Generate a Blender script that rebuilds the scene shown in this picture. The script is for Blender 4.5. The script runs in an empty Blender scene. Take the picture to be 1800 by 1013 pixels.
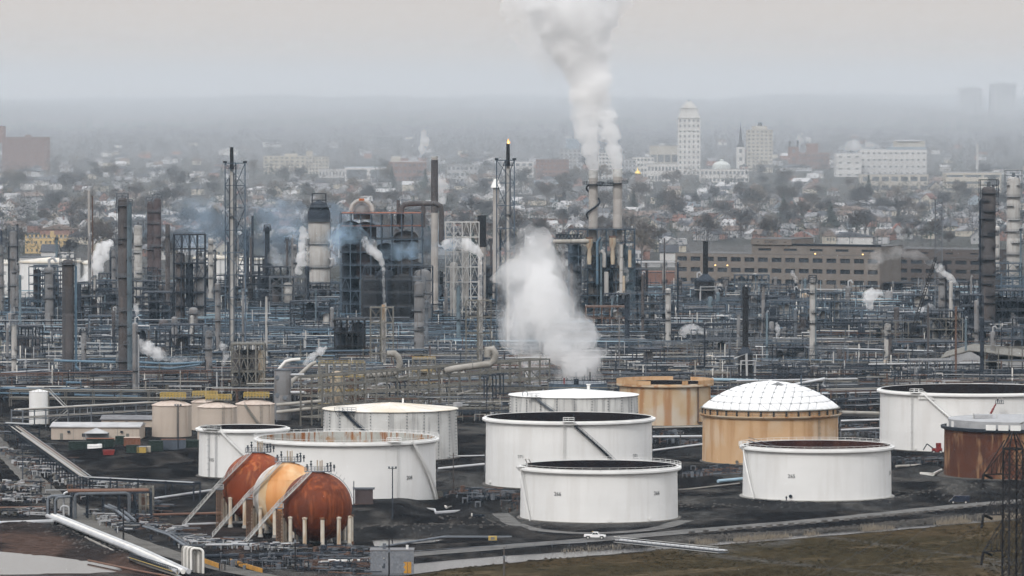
import bpy, math, random
import numpy as np
from mathutils import Vector, Matrix, noise as mnoise
R = random.Random(7)
PI = math.pi
scene = bpy.context.scene
COL = scene.collection

# ------------------------------------------------------------------ camera, sky, sun, exposure
H, FPX = 116.0, 9500.0                       # camera height (m); focal length in photo pixels (1800 wide)
PITCH = math.atan((506.5 - 160.0) / FPX)
cam_d = bpy.data.cameras.new('camera'); cam = bpy.data.objects.new('camera', cam_d); COL.objects.link(cam)
cam_d.sensor_width = 36.0; cam_d.lens = 36.0 * FPX / 1800.0
cam_d.clip_start = 5.0; cam_d.clip_end = 90000.0
cam.location = (0, 0, H); cam.rotation_euler = (PI / 2 - PITCH, 0, 0)
scene.camera = cam

SUN_EL, SUN_AZ = math.radians(38), math.radians(203)      # high, behind the camera and a little to its left
world = bpy.data.worlds.new('World'); scene.world = world; world.use_nodes = True
nt = world.node_tree; nt.nodes.clear()
out = nt.nodes.new('ShaderNodeOutputWorld'); bg = nt.nodes.new('ShaderNodeBackground')
sky = nt.nodes.new('ShaderNodeTexSky'); sky.sky_type = 'NISHITA'; sky.sun_disc = False
sky.sun_elevation = SUN_EL; sky.sun_rotation = SUN_AZ; sky.dust_density = 6.0; sky.air_density = 1.2
tc = nt.nodes.new('ShaderNodeTexCoord'); sep = nt.nodes.new('ShaderNodeSeparateXYZ')
nt.links.new(tc.outputs['Generated'], sep.inputs[0])
ramp = nt.nodes.new('ShaderNodeMapRange'); ramp.inputs[1].default_value = -0.02; ramp.inputs[2].default_value = 1.0
nt.links.new(sep.outputs['Z'], ramp.inputs[0])
oc = nt.nodes.new('ShaderNodeMix'); oc.data_type = 'RGBA'       # the even overcast deck: a little brighter overhead
oc.inputs[6].default_value = (6.6, 6.15, 5.8, 1); oc.inputs[7].default_value = (17.6, 18.1, 18.9, 1)
nt.links.new(ramp.outputs[0], oc.inputs[0])
mx = nt.nodes.new('ShaderNodeMix'); mx.data_type = 'RGBA'; mx.inputs[0].default_value = 0.93
nt.links.new(sky.outputs[0], mx.inputs[6]); nt.links.new(oc.outputs[2], mx.inputs[7])
nt.links.new(mx.outputs[2], bg.inputs['Color']); bg.inputs['Strength'].default_value = 0.1
nt.links.new(bg.outputs[0], out.inputs[0])

sun_d = bpy.data.lights.new('sun', 'SUN'); sun = bpy.data.objects.new('sun', sun_d); COL.objects.link(sun)
sun_d.energy = 1.5; sun_d.angle = math.radians(14); sun_d.color = (1.0, 0.965, 0.92)
sv = Vector((math.sin(SUN_AZ) * math.cos(SUN_EL), math.cos(SUN_AZ) * math.cos(SUN_EL), math.sin(SUN_EL)))
sun.rotation_euler = sv.to_track_quat('Z', 'Y').to_euler()

vs = scene.view_settings
vs.view_transform = 'Standard'; vs.look = 'None'; vs.gamma = 1.0; vs.exposure = 0.05; vs.use_curve_mapping = False
cy = scene.cycles
cy.max_bounces = 44; cy.diffuse_bounces = 2; cy.glossy_bounces = 2; cy.transmission_bounces = 2
cy.volume_bounces = 40; cy.transparent_max_bounces = 32
HAZE_DENS, HAZE_COL, HAZE_TOP = 2.2e-5, (.62, .83, 1.0), 205.0
SMOG_DENS, SMOG_COL, SMOG_TOP = 1.2e-4, (.92, .945, .97), 172.0
cy.use_denoising = True; cy.denoising_input_passes = 'RGB_ALBEDO'
try: cy.denoiser = 'OPENIMAGEDENOISE'
except Exception: pass

# ------------------------------------------------------------------ where a photo pixel meets the world
def ray(px, py):
    a, b = (px - 900.0) / FPX, (506.5 - py) / FPX
    c, s = math.cos(PITCH), math.sin(PITCH)
    return Vector((a, c + b * s, -s + b * c))
def gp(px, py, z=0.0):
    d = ray(px, py); t = (z - H) / d.z
    return Vector((d.x * t, d.y * t, z))
def pt(px, py, Y):
    d = ray(px, py); t = Y / d.y
    return Vector((d.x * t, Y, H + d.z * t))
def mpp(Y): return Y / FPX
def zt(Y):                                   # the land rises gently behind the refinery
    t = max(0.0, Y - 3000.0)
    return (0.0060 * t - 0.002 * max(0.0, Y - 14000.0)) * min(1.0, t / 1500.0)
def gt(px, py):                              # pixel -> ground on the rising land
    Y = 3000.0
    for _ in range(40):
        z = zt(Y); d = ray(px, py)
        if d.z >= -1e-5: return pt(px, py, 20000)
        Yn = (z - H) / d.z * d.y
        Yn = min(max(Yn, 500.0), 22000.0)
        Y = 0.5 * Y + 0.5 * Yn
    p = pt(px, py, Y); p.z = zt(Y); return p
def gg(px, py):
    p = gp(px, py)
    return p if p.y < 3000 else gt(px, py)

# ------------------------------------------------------------------ procedural materials
MATS = {}
def mat(name, c1, c2=None, scale=0.4, rough=0.7, metal=0.0, streak=None, s_amt=0.5, s_xy=0.6, s_z=0.05, blotch=None, b_amt=0.5, b_scale=0.12,
        vary=0.06, bump=0.0, spec=0.22, zband=None, world=False):
    """c1/c2 mixed by noise; streak: vertical runs of another colour; blotch: patches; vary: brightness change from piece to piece."""
    m = bpy.data.materials.new(name); m.use_nodes = True; MATS[name] = m
    t = m.node_tree; N = t.nodes; L = t.links; p = N['Principled BSDF']
    p.inputs['Roughness'].default_value = rough; p.inputs['Metallic'].default_value = metal
    try: p.inputs['Specular IOR Level'].default_value = spec
    except Exception: pass
    co = N.new('ShaderNodeTexCoord'); oi = N.new('ShaderNodeObjectInfo')
    off = N.new('ShaderNodeVectorMath'); off.operation = 'MULTIPLY_ADD'
    L.new(oi.outputs['Random'], off.inputs[0]); off.inputs[1].default_value = (37.0, 91.0, 53.0); L.new(co.outputs['Object'], off.inputs[2])
    if world:                                # one continuous surface across neighbouring pieces
        gn = N.new('ShaderNodeNewGeometry'); off = gn; off_out = gn.outputs['Position']
    else: off_out = off.outputs[0]
    def nz(sc, det=4.0, vec=None):
        n = N.new('ShaderNodeTexNoise'); n.inputs['Scale'].default_value = sc; n.inputs['Detail'].default_value = det
        L.new(vec or off_out, n.inputs['Vector']); return n.outputs[0]
    def rng(v, a, b):
        r = N.new('ShaderNodeMapRange'); r.inputs[1].default_value = a; r.inputs[2].default_value = b; r.interpolation_type = 'SMOOTHSTEP'
        L.new(v, r.inputs[0]); return r.outputs[0]
    def mixc(f, a, b):
        x = N.new('ShaderNodeMix'); x.data_type = 'RGBA'
        if isinstance(f, (int, float)): x.inputs[0].default_value = f
        else: L.new(f, x.inputs[0])
        for i, v in ((6, a), (7, b)):
            if isinstance(v, tuple): x.inputs[i].default_value = (*v, 1)
            else: L.new(v, x.inputs[i])
        return x.outputs[2]
    def mul(a, k):
        x = N.new('ShaderNodeMath'); x.operation = 'MULTIPLY'; L.new(a, x.inputs[0])
        if isinstance(k, (int, float)): x.inputs[1].default_value = k
        else: L.new(k, x.inputs[1])
        return x.outputs[0]
    c2 = c2 or tuple(v * 0.8 for v in c1)
    col = mixc(rng(nz(scale), 0.35, 0.65), c1, c2)
    if blotch: col = mixc(mul(rng(nz(b_scale, 5.0), 0.5, 0.62), b_amt), col, blotch)
    if streak:
        mp = N.new('ShaderNodeMapping'); mp.inputs['Scale'].default_value = (s_xy, s_xy, s_z); L.new(off_out, mp.inputs[0])
        f = rng(nz(1.0, 4.0, mp.outputs[0]), 0.48, 0.66)
        col = mixc(mul(f, s_amt), col, streak)
    if zband:                                # (z0, z1, colour, amount): a band of another colour at a height
        sp = N.new('ShaderNodeSeparateXYZ'); L.new(co.outputs['Object'], sp.inputs[0])
        wob = N.new('ShaderNodeMath'); wob.operation = 'MULTIPLY_ADD'; L.new(nz(0.25), wob.inputs[0]); wob.inputs[1].default_value = 5.0; L.new(sp.outputs['Z'], wob.inputs[2])
        col = mixc(mul(rng(wob.outputs[0], zband[0], zband[1]), zband[3]), col, zband[2])
    hs = N.new('ShaderNodeHueSaturation'); L.new(col, hs.inputs['Color'])
    mr = N.new('ShaderNodeMapRange'); mr.inputs[3].default_value = 1 - vary; mr.inputs[4].default_value = 1 + vary
    L.new(oi.outputs['Random'], mr.inputs[0]); L.new(mr.outputs[0], hs.inputs['Value'])
    L.new(hs.outputs[0], p.inputs['Base Color'])
    if bump:
        b = N.new('ShaderNodeBump'); b.inputs['Strength'].default_value = bump; b.inputs['Distance'].default_value = 0.2
        L.new(nz(scale * 6), b.inputs['Height']); L.new(b.outputs[0], p.inputs['Normal'])
    return m

mat('white_paint', (.755, .755, .745), (.715, .715, .705), .09, .5, streak=(.56, .54, .51), s_amt=.24, s_xy=.4, s_z=.035, blotch=(.70, .70, .69), b_amt=.25, b_scale=.08, vary=.012, world=True)
mat('white_weathered', (.62, .62, .60), (.54, .54, .525), .12, .65, streak=(.22, .22, .22), s_amt=.55, s_xy=.9, s_z=.04, blotch=(.45, .44, .42), b_amt=.4, vary=.03, world=True)
mat('white_trim', (.76, .76, .745), (.69, .69, .675), .2, .5, vary=.02, world=True)
mat('cream_roof', (.68, .65, .60), (.60, .56, .48), .10, .7, blotch=(.62, .52, .38), b_amt=.5, b_scale=.14, vary=.02, world=True)
mat('tan_orange', (.56, .37, .21), (.50, .335, .195), .07, .7, streak=(.38, .20, .085), s_amt=.6, s_xy=.45, s_z=.03, blotch=(.56, .46, .35), b_amt=.5, b_scale=.09, vary=.015, world=True)
mat('tan_stained', (.50, .40, .285), (.47, .33, .19), .09, .75, streak=(.34, .16, .065), s_amt=.8, s_xy=.4, s_z=.03, blotch=(.52, .48, .42), b_amt=.6, b_scale=.08, vary=.015, world=True)
mat('rust_brown', (.085, .034, .022), (.11, .043, .026), .1, .85, streak=(.30, .175, .095), s_amt=.75, s_xy=.55, s_z=.10, blotch=(.055, .026, .022), b_amt=.7, b_scale=.12, vary=.05, world=True)
mat('rust_light', (.24, .135, .075), (.16, .07, .04), .2, .85, streak=(.09, .04, .025), s_amt=.8, s_xy=.5, s_z=.08, vary=.05, world=True)
mat('beige_paint', (.47, .405, .345), (.44, .375, .32), .1, .7, streak=(.36, .30, .25), s_amt=.35, s_xy=.6, s_z=.05, vary=.02, world=True)
mat('beige_roof', (.56, .48, .42), (.48, .40, .345), .3, .75, streak=(.36, .27, .21), s_amt=.4, vary=.02)
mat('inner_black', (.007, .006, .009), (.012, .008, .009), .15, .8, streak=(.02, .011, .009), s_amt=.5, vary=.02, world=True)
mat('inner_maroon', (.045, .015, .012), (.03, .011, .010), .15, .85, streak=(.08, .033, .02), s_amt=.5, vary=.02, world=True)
mat('inner_pale', (.44, .45, .42), (.36, .36, .33), .3, .8, streak=(.26, .10, .035), s_amt=.95, s_xy=1.0, s_z=.10, blotch=(.34, .19, .085), b_amt=.85, b_scale=.2, vary=.02, world=True)
mat('dome_panel', (.72, .725, .725), (.66, .665, .67), .3, .42, vary=.035)
mat('dome_joint', (.30, .31, .32), (.24, .25, .26), .5, .6)
mat('sphere_rust', (.155, .032, .009), (.10, .022, .008), .12, .62, streak=(.38, .10, .025), s_amt=.42, s_xy=.9, s_z=.05, blotch=(.075, .022, .012), b_amt=.6, b_scale=.1, vary=.20, world=True)
mat('sphere_rust_bright', (.23, .044, .011), (.16, .032, .010), .12, .6, streak=(.46, .16, .05), s_amt=.42, s_xy=.9, s_z=.05, blotch=(.16, .042, .018), b_amt=.5, b_scale=.1, vary=.22, world=True)
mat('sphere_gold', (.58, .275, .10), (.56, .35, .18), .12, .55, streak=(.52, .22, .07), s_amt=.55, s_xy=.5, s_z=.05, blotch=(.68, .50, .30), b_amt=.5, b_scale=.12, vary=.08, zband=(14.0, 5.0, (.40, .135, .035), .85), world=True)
mat('sphere_cream', (.56, .44, .30), (.52, .36, .20), .3, .55, streak=(.40, .24, .13), s_amt=.7, vary=.08)
mat('sphere_white', (.60, .58, .55), (.50, .47, .44), .2, .55, streak=(.36, .29, .24), s_amt=.5, vary=.05)
mat('leg_paint', (.60, .56, .49), (.52, .46, .37), .6, .7, streak=(.36, .20, .08), s_amt=.6, s_xy=1.2, s_z=.12, vary=.08)
mat('rust_lattice', (.15, .09, .06), (.20, .13, .09), 1.0, .8)
mat('orange_paint', (.42, .12, .035), (.30, .09, .035), .5, .7)
mat('red_paint', (.20, .028, .026), (.15, .025, .024), .8, .5)
mat('yellow_paint', (.48, .34, .09), (.38, .28, .10), .8, .6)
mat('orange_barrier', (.50, .26, .05), (.38, .20, .05), .6, .7)
mat('steel_pale', (.50, .50, .49), (.40, .40, .39), .5, .6, vary=.15)
mat('steel_grey', (.14, .155, .175), (.10, .112, .127), .4, .65, vary=.25)
mat('steel_dark', (.030, .038, .052), (.02, .026, .036), .4, .7, vary=.25)
mat('steel_black', (.022, .022, .025), (.016, .016, .018), .5, .7, vary=.2)
mat('steel_tan', (.175, .168, .15), (.13, .124, .11), .4, .75, vary=.2)
mat('steel_blue', (.075, .105, .14), (.055, .08, .105), .4, .6, vary=.25)
mat('steel_rust', (.13, .078, .058), (.10, .063, .05), .4, .8, vary=.2)
mat('pipe_silver', (.47, .48, .495), (.38, .39, .405), .2, .45, metal=.15, streak=(.35, .33, .30), s_amt=.3, vary=.15)
mat('pipe_white', (.68, .67, .64), (.58, .565, .53), .2, .55, vary=.12)
mat('pipe_blue', (.11, .175, .235), (.085, .14, .19), .2, .5, vary=.2)
mat('pipe_cyan', (.29, .40, .47), (.23, .32, .38), .2, .5, vary=.15)
mat('pipe_tan', (.32, .305, .28), (.25, .235, .21), .3, .65, vary=.2)
mat('pipe_rust', (.17, .095, .068), (.13, .078, .06), .3, .8, vary=.2)
mat('pipe_dark', (.03, .038, .05), (.02, .026, .036), .3, .6, vary=.2)
mat('vessel_grey', (.215, .215, .22), (.175, .175, .18), .12, .65, streak=(.15, .125, .11), s_amt=.5, s_xy=.8, s_z=.05, vary=.12)
mat('vessel_brown', (.095, .088, .09), (.07, .065, .067), .12, .75, streak=(.135, .11, .10), s_amt=.5, s_xy=.8, s_z=.05, vary=.12)
mat('vessel_maroon', (.098, .078, .080), (.078, .062, .064), .15, .75, streak=(.09, .06, .055), s_amt=.4, s_xy=.8, s_z=.05, vary=.12)
mat('vessel_pale', (.43, .42, .405), (.37, .36, .345), .15, .6, streak=(.26, .235, .21), s_amt=.5, s_xy=.8, s_z=.05, vary=.10)
mat('vessel_blue', (.14, .185, .215), (.11, .15, .175), .15, .6, vary=.15)
mat('vessel_tan', (.46, .40, .31), (.40, .33, .25), .15, .7, streak=(.30, .17, .09), s_amt=.6, s_xy=.8, s_z=.06, vary=.1)
mat('stack_concrete', (.40, .375, .355), (.34, .32, .30), .12, .8, streak=(.25, .23, .21), s_amt=.4, s_xy=.8, s_z=.05)
mat('concrete', (.36, .35, .33), (.28, .275, .26), .3, .85, blotch=(.22, .21, .20), vary=.08)
mat('block_wall', (.20, .215, .24), (.165, .178, .20), .5, .85, streak=(.28, .28, .29), s_amt=.4, vary=.06)
mat('office_brick', (.195, .175, .16), (.17, .153, .14), .2, .85, streak=(.205, .155, .13), s_amt=.3, vary=.02, world=True)
mat('office_brick_dark', (.115, .10, .096), (.098, .086, .083), .2, .85, vary=.02)
mat('window_dark', (.035, .042, .052), (.055, .062, .072), .6, .25, vary=.3)
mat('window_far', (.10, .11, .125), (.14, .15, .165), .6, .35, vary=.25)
mat('roof_tar', (.075, .076, .082), (.11, .11, .112), .3, .85, vary=.15)
mat('roof_grey', (.17, .17, .178), (.13, .13, .137), .3, .8, vary=.3)
mat('roof_slate', (.075, .08, .092), (.058, .062, .072), .3, .8, vary=.3)
mat('roof_brown', (.15, .115, .10), (.12, .095, .085), .3, .85, vary=.25)
mat('roof_red', (.20, .10, .085), (.16, .085, .07), .3, .85, vary=.2)
mat('roof_pale', (.40, .40, .405), (.32, .32, .325), .3, .7, vary=.12)
mat('wall_white', (.50, .495, .485), (.42, .415, .41), .3, .75, vary=.10)
mat('wall_cream', (.44, .41, .35), (.37, .345, .295), .3, .75, vary=.12)
mat('wall_grey', (.38, .385, .395), (.32, .325, .335), .3, .75, vary=.18)
mat('wall_brick', (.25, .15, .125), (.21, .125, .105), .4, .85, vary=.18)
mat('wall_blue', (.30, .35, .40), (.26, .305, .35), .3, .75, vary=.15)
mat('stone_white', (.55, .54, .52), (.48, .47, .455), .1, .75, streak=(.42, .41, .39), s_amt=.3, vary=.02, world=True)
mat('stone_tan', (.42, .395, .35), (.36, .34, .30), .1, .8, vary=.04, world=True)
mat('school_yellow', (.50, .38, .20), (.44, .33, .18), .2, .8, vary=.03)
mat('brick_red', (.22, .14, .12), (.19, .12, .105), .2, .85, vary=.05)
mat('gold_leaf', (.95, .68, .18), (.85, .58, .15), .5, .25, metal=.8)
mat('copper_dome', (.50, .52, .50), (.44, .46, .45), .3, .7)
mat('bark', (.115, .10, .092), (.085, .075, .07), 2.0, .9, vary=.2)
mat('twigs_grey', (.058, .060, .068), (.042, .044, .05), .5, .95, vary=.30)
mat('twigs_brown', (.078, .063, .056), (.058, .048, .045), .5, .95, vary=.25)
mat('twigs_buff', (.17, .145, .12), (.13, .112, .095), .5, .95, vary=.2)
mat('evergreen', (.040, .056, .047), (.028, .040, .036), .5, .95, vary=.25)
mat('twigs_far', (.13, .13, .14), (.10, .10, .11), .05, .95, vary=.2)  # paler than the nearer twigs, with haze brightness painted in
mat('reed_straw', (.27, .235, .185), (.19, .16, .125), .6, .9)
mat('grass_dry', (.062, .047, .029), (.048, .037, .023), .3, 1.0, spec=0); mat('grass_dark', (.03, .025, .014), (.025, .02, .012), .3, 1.0, spec=0); mat('grass_olive', (.042, .036, .021), (.034, .029, .017), .3, 1.0, spec=0)
mat('rubble', (.14, .13, .12), (.09, .085, .08), .8, .9, vary=.3)  # stones and kerbs; also the painted shadow ring on tank foundations
mat('tyre', (.018, .018, .02), (.025, .025, .026), 2, .9)
mat('car_white', (.80, .80, .80), (.74, .74, .74), .5, .3)
mat('car_blue', (.026, .032, .05), (.02, .025, .042), .5, .25)
mat('car_black', (.03, .032, .036), (.024, .025, .028), .5, .3)
mat('car_glass', (.02, .024, .03), (.03, .035, .04), 1, .1)
mat('container_green', (.026, .042, .036), (.02, .032, .028), .3, .75, vary=.3)
mat('container_rust', (.22, .10, .065), (.17, .085, .06), .3, .8, vary=.2)
mat('container_blue', (.095, .115, .145), (.08, .09, .11), .3, .7, vary=.2)
mat('hivis', (.75, .30, .05), (.65, .25, .04), 2, .8)
mat('cloth_dark', (.04, .045, .06), (.03, .034, .045), 2, .9)
mat('skin', (.42, .27, .20), (.38, .24, .18), 2, .6)
mat('lettering', (.06, .06, .065), (.08, .08, .085), 1, .8, vary=0)

def emit(name, col, k):
    m = bpy.data.materials.new(name); m.use_nodes = True; MATS[name] = m
    p = m.node_tree.nodes['Principled BSDF']; p.inputs['Base Color'].default_value = (*col, 1)
    p.inputs['Emission Color'].default_value = (*col, 1); p.inputs['Emission Strength'].default_value = k
    return m
emit('flame', (1.0, .36, .07), 1.3); emit('flame_core', (1.0, .68, .30), 1.6); emit('lamp_lit', (1.0, .68, .28), 1.6)

# ------------------------------------------------------------------ mesh builder
class MB:
    def __init__(s): s.v = []; s.f = []; s.mi = []; s.m = 0
    def add(s, vs, fs):
        o = len(s.v); s.v.extend(vs); s.f.extend([tuple(i + o for i in f) for f in fs]); s.mi.extend([s.m] * len(fs))
    def box(s, c, d, rz=0.0):
        x, y, z = d[0] / 2, d[1] / 2, d[2] / 2; ca, sa = math.cos(rz), math.sin(rz)
        vs = [(c[0] + a * x * ca - b * y * sa, c[1] + a * x * sa + b * y * ca, c[2] + k * z) for k in (-1, 1) for a, b in ((-1, -1), (1, -1), (1, 1), (-1, 1))]
        s.add(vs, [(0, 3, 2, 1), (4, 5, 6, 7), (0, 1, 5, 4), (1, 2, 6, 5), (2, 3, 7, 6), (3, 0, 4, 7)]); return s
    def beam(s, p0, p1, w, h=None):
        p0, p1 = Vector(p0), Vector(p1); d = (p1 - p0)
        if d.length < 1e-6: return s
        d.normalize(); u = Vector((0, 0, 1)) if abs(d.z) < .95 else Vector((0, 1, 0))
        a = d.cross(u).normalized() * (w / 2); b = a.cross(d).normalized() * ((h or w) / 2)
        vs = [tuple(p + x * a + y * b) for p in (p0, p1) for x, y in ((-1, -1), (1, -1), (1, 1), (-1, 1))]
        s.add(vs, [(0, 1, 2, 3), (7, 6, 5, 4), (0, 4, 5, 1), (1, 5, 6, 2), (2, 6, 7, 3), (3, 7, 4, 0)]); return s
    def tube(s, pts, r, n=8, cap=True):
        P = [Vector(p) for p in pts]; o = []; k = len(P); vs = []; fs = []
        ref = None
        for i, p in enumerate(P):
            d = (P[min(i + 1, k - 1)] - P[max(i - 1, 0)])
            if d.length < 1e-9: d = Vector((0, 0, 1))
            d.normalize()
            if ref is None:
                ref = Vector((0, 0, 1)) if abs(d.z) < .9 else Vector((0, 1, 0))
            a = d.cross(ref)
            if a.length < 1e-3: a = d.cross(Vector((1, 0.1, 0)))
            a.normalize(); b = a.cross(d); ref = b if abs(b.dot(d)) < .5 else ref
            q = 1.0
            if 0 < i < k - 1:
                c = (P[i] - P[i - 1]).normalized().dot((P[i + 1] - P[i]).normalized()); q = min(1.5, 1 / max(.5, math.sqrt((1 + c) / 2)))
            rr = (r[i] if isinstance(r, (list, tuple)) else r) * q
            for j in range(n):
                t = 2 * PI * j / n; vs.append(tuple(p + a * (rr * math.cos(t)) + b * (rr * math.sin(t))))
        for i in range(k - 1):
            for j in range(n):
                j2 = (j + 1) % n; fs.append((i * n + j, i * n + j2, (i + 1) * n + j2, (i + 1) * n + j))
        if cap: fs.append(tuple(range(n))[::-1]); fs.append(tuple((k - 1) * n + j for j in range(n)))
        s.add(vs, fs); return s
    def lathe(s, prof, c=(0, 0, 0), n=24, a0=0.0, a1=2 * PI):
        full = abs(a1 - a0 - 2 * PI) < 1e-6; m = n if full else n + 1; vs = []; fs = []
        for r, z in prof:
            for j in range(m):
                t = a0 + (a1 - a0) * j / n; vs.append((c[0] + r * math.cos(t), c[1] + r * math.sin(t), c[2] + z))
        for i in range(len(prof) - 1):
            for j in range(n):
                j2 = (j + 1) % m if full else j + 1
                fs.append((i * m + j, i * m + j2, (i + 1) * m + j2, (i + 1) * m + j))
        s.add(vs, fs); return s
    def cyl(s, p0, p1, r, n=10, r1=None): return s.tube([p0, p1], [r, r if r1 is None else r1], n)
    def disc(s, c, r, n=32):
        s.add([(c[0] + r * math.cos(2 * PI * j / n), c[1] + r * math.sin(2 * PI * j / n), c[2]) for j in range(n)], [tuple(range(n))]); return s
    def sphere(s, c, r, n=12, k=8, sz=1.0):
        prof = [(max(1e-3, r * math.sin(PI * i / k)), -r * sz * math.cos(PI * i / k)) for i in range(k + 1)]
        return s.lathe(prof, c, n)
    def prism(s, poly, z0, z1):
        n = len(poly); vs = [(x, y, z) for z in (z0, z1) for x, y in poly]
        s.add(vs, [tuple(range(n))[::-1], tuple(range(n, 2 * n))] + [(i, (i + 1) % n, n + (i + 1) % n, n + i) for i in range(n)]); return s
    def mesh(s, name, mats, smooth=None):
        me = bpy.data.meshes.new(name); me.from_pydata(s.v, [], s.f)
        for m in (mats if isinstance(mats, (list, tuple)) else [mats]): me.materials.append(MATS[m])
        if any(s.mi): me.polygons.foreach_set('material_index', s.mi)
        if smooth:
            me.polygons.foreach_set('use_smooth', [True] * len(me.polygons)); me.set_sharp_from_angle(angle=smooth)
        me.update(); return me
    def build(s, name, mats, parent=None, loc=None, smooth=None):
        o = bpy.data.objects.new(name, s.mesh(name, mats, smooth)); COL.objects.link(o)
        if parent is not None: o.parent = parent
        if loc is not None: o.location = loc
        return o
SM = 0.7
def tag(o, label=None, cat=None, group=None, kind=None):
    for k, v in (('label', label), ('category', cat), ('group', group), ('kind', kind)):
        if v: o[k] = v
    return o
def thing(name, label, cat, loc=(0, 0, 0), group=None, rz=0.0):
    o = bpy.data.objects.new(name, None); COL.objects.link(o); o.location = loc; o.rotation_euler.z = rz
    o.empty_display_size = 1.0
    return tag(o, label, cat, group, 'thing' if cat else None)
def children_of():
    d = {}
    for o in scene.objects:
        if o.parent: d.setdefault(o.parent.name, []).append(o)
    return d
def copy_tree(o, kids, parent=None):
    c = o.copy(); COL.objects.link(c)
    if parent is not None: c.parent = parent
    for k in kids.get(o.name, ()): copy_tree(k, kids, c)
    return c
UNIT = {}
def unit(kind):
    if kind not in UNIT:
        b = MB()
        if kind == 'box': b.box((0, 0, 0), (1, 1, 1))
        elif kind == 'rod': b.cyl((-.5, 0, 0), (.5, 0, 0), 1, 8)
        elif kind == 'rod12': b.cyl((-.5, 0, 0), (.5, 0, 0), 1, 12)
        UNIT[kind] = b.mesh('unit_' + kind, 'steel_grey', SM if kind != 'box' else None)
    return UNIT[kind]
def bar(name, parent, p0, p1, w, m, h=None, kind='box'):
    """A straight piece (beam, post, pipe) as an object of its own on shared mesh data."""
    p0, p1 = Vector(p0), Vector(p1); d = p1 - p0
    o = bpy.data.objects.new(name, unit(kind)); COL.objects.link(o)
    if parent is not None: o.parent = parent
    o.location = (p0 + p1) / 2
    x = d.normalized(); u = Vector((0, 0, 1)) if abs(x.z) < .95 else Vector((0, 1, 0))
    y = u.cross(x).normalized(); z = x.cross(y)
    o.rotation_euler = Matrix((x, y, z)).transposed().to_euler()
    o.scale = (d.length, w, h or w)
    o.material_slots[0].link = 'OBJECT'; o.material_slots[0].material = MATS[m]
    return o
def smooth01(x): x = min(1.0, max(0.0, x)); return x * x * (3 - 2 * x)
def baked(o):
    """The mesh of an object with its modifiers (or text) worked out, made in a scratch scene so the big one is not re-evaluated."""
    sc = bpy.data.scenes.get('workshop') or bpy.data.scenes.new('workshop')
    for c in list(o.users_collection): c.objects.unlink(o)
    sc.collection.objects.link(o); vl = sc.view_layers[0]; vl.update()
    me = bpy.data.meshes.new_from_object(o.evaluated_get(vl.depsgraph)); sc.collection.objects.unlink(o)
    return me
def text_mesh(txt, size, name, m, wrap_r=None, ang=0.0):
    cu = bpy.data.curves.new(name, 'FONT'); cu.body = txt; cu.size = size; cu.extrude = 0.01; cu.align_x = 'CENTER'; cu.align_y = 'CENTER'; cu.resolution_u = 2
    t = bpy.data.objects.new(name, cu); me = baked(t)
    bpy.data.objects.remove(t); bpy.data.curves.remove(cu)
    me.name = name; me.materials.clear(); me.materials.append(MATS[m])
    for v in me.vertices:
        x, y, z = v.co
        if wrap_r:                           # bend the print round a shell that faces -Y at ang = 0
            a = ang + x / wrap_r; rr = wrap_r + 0.03 + z
            v.co = (rr * math.sin(a), -rr * math.cos(a), y)
        else: v.co = (x, -z - 0.02, y)
    return me
def lettering(parent, txt, size, z, wrap_r=None, ang=0.0, loc=None, m='lettering'):
    o = bpy.data.objects.new('lettering', text_mesh(txt, size, 'lettering', m, wrap_r, ang)); COL.objects.link(o)
    o.parent = parent; o.location = loc or (0, 0, z); return o
# ------------------------------------------------------------------ where the tanks stand (photo: edge, edge, foot of the near side, rim of the near side)
def place_round(l, r, yb, z=0.0):
    f = gp((l + r) / 2, yb, z); Rr = 10.0
    for _ in range(20):
        Yc = f.y + Rr; Rr = (r - l) / 2 * mpp(Yc)
    return Vector((pt((l + r) / 2, yb, Yc).x, Yc, z)), Rr
def top_z(px, py, c, Rr): return pt(px, py, c.y - Rr).z
TS = dict(front=(914, 1192, 921, 828), behind=(853, 1147, 862, 742), big_open=(452, 767, 894, 779), small_open=(349, 505, 842, 756),
          cone_left=(567, 805, 812, 725), cone_mid=(894, 1123, 778, 700), tan_open=(1088, 1250, 750, 677), dome=(1234, 1474, 819, 724),
          front_right=(1305, 1567, 882, 791), far_right=(1546, 1876, 797, 693), rusty=(1659, 1921, 845, 757), grey_back=(962, 1068, 722, 676))
TP = {k: (*place_round(a[0], a[1], a[2]), ) for k, a in TS.items()}
TH = {k: top_z((TS[k][0] + TS[k][1]) / 2, TS[k][3], *TP[k]) for k in TS}

# ------------------------------------------------------------------ value noise
_rs = np.random.RandomState(5); _lat = _rs.rand(256, 256)
def vnoise(x, y):
    xi, yi = np.floor(x).astype(int), np.floor(y).astype(int); fx, fy = x - xi, y - yi
    fx, fy = fx * fx * (3 - 2 * fx), fy * fy * (3 - 2 * fy)
    g = lambda a, b: _lat[a & 255, b & 255]
    return (g(xi, yi) * (1 - fx) + g(xi + 1, yi) * fx) * (1 - fy) + (g(xi, yi + 1) * (1 - fx) + g(xi + 1, yi + 1) * fx) * fy
def fbm(x, y, o=4):
    v, a, t = 0.0, 0.5, 0.0
    for i in range(o):
        v = v + a * vnoise(x * 2 ** i + 17.3 * i, y * 2 ** i + 9.1 * i); t += a; a *= 0.5
    return v / t
def segd(X, Y, poly):
    d = np.full(np.shape(X), 1e9)
    for (ax, ay), (bx, by) in zip(poly[:-1], poly[1:]):
        ux, uy = bx - ax, by - ay; t = np.clip(((X - ax) * ux + (Y - ay) * uy) / (ux * ux + uy * uy + 1e-9), 0, 1)
        d = np.minimum(d, np.hypot(X - ax - t * ux, Y - ay - t * uy))
    return d
def plan(pts): return [tuple(gp(x, y))[:2] for x, y in pts]
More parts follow.
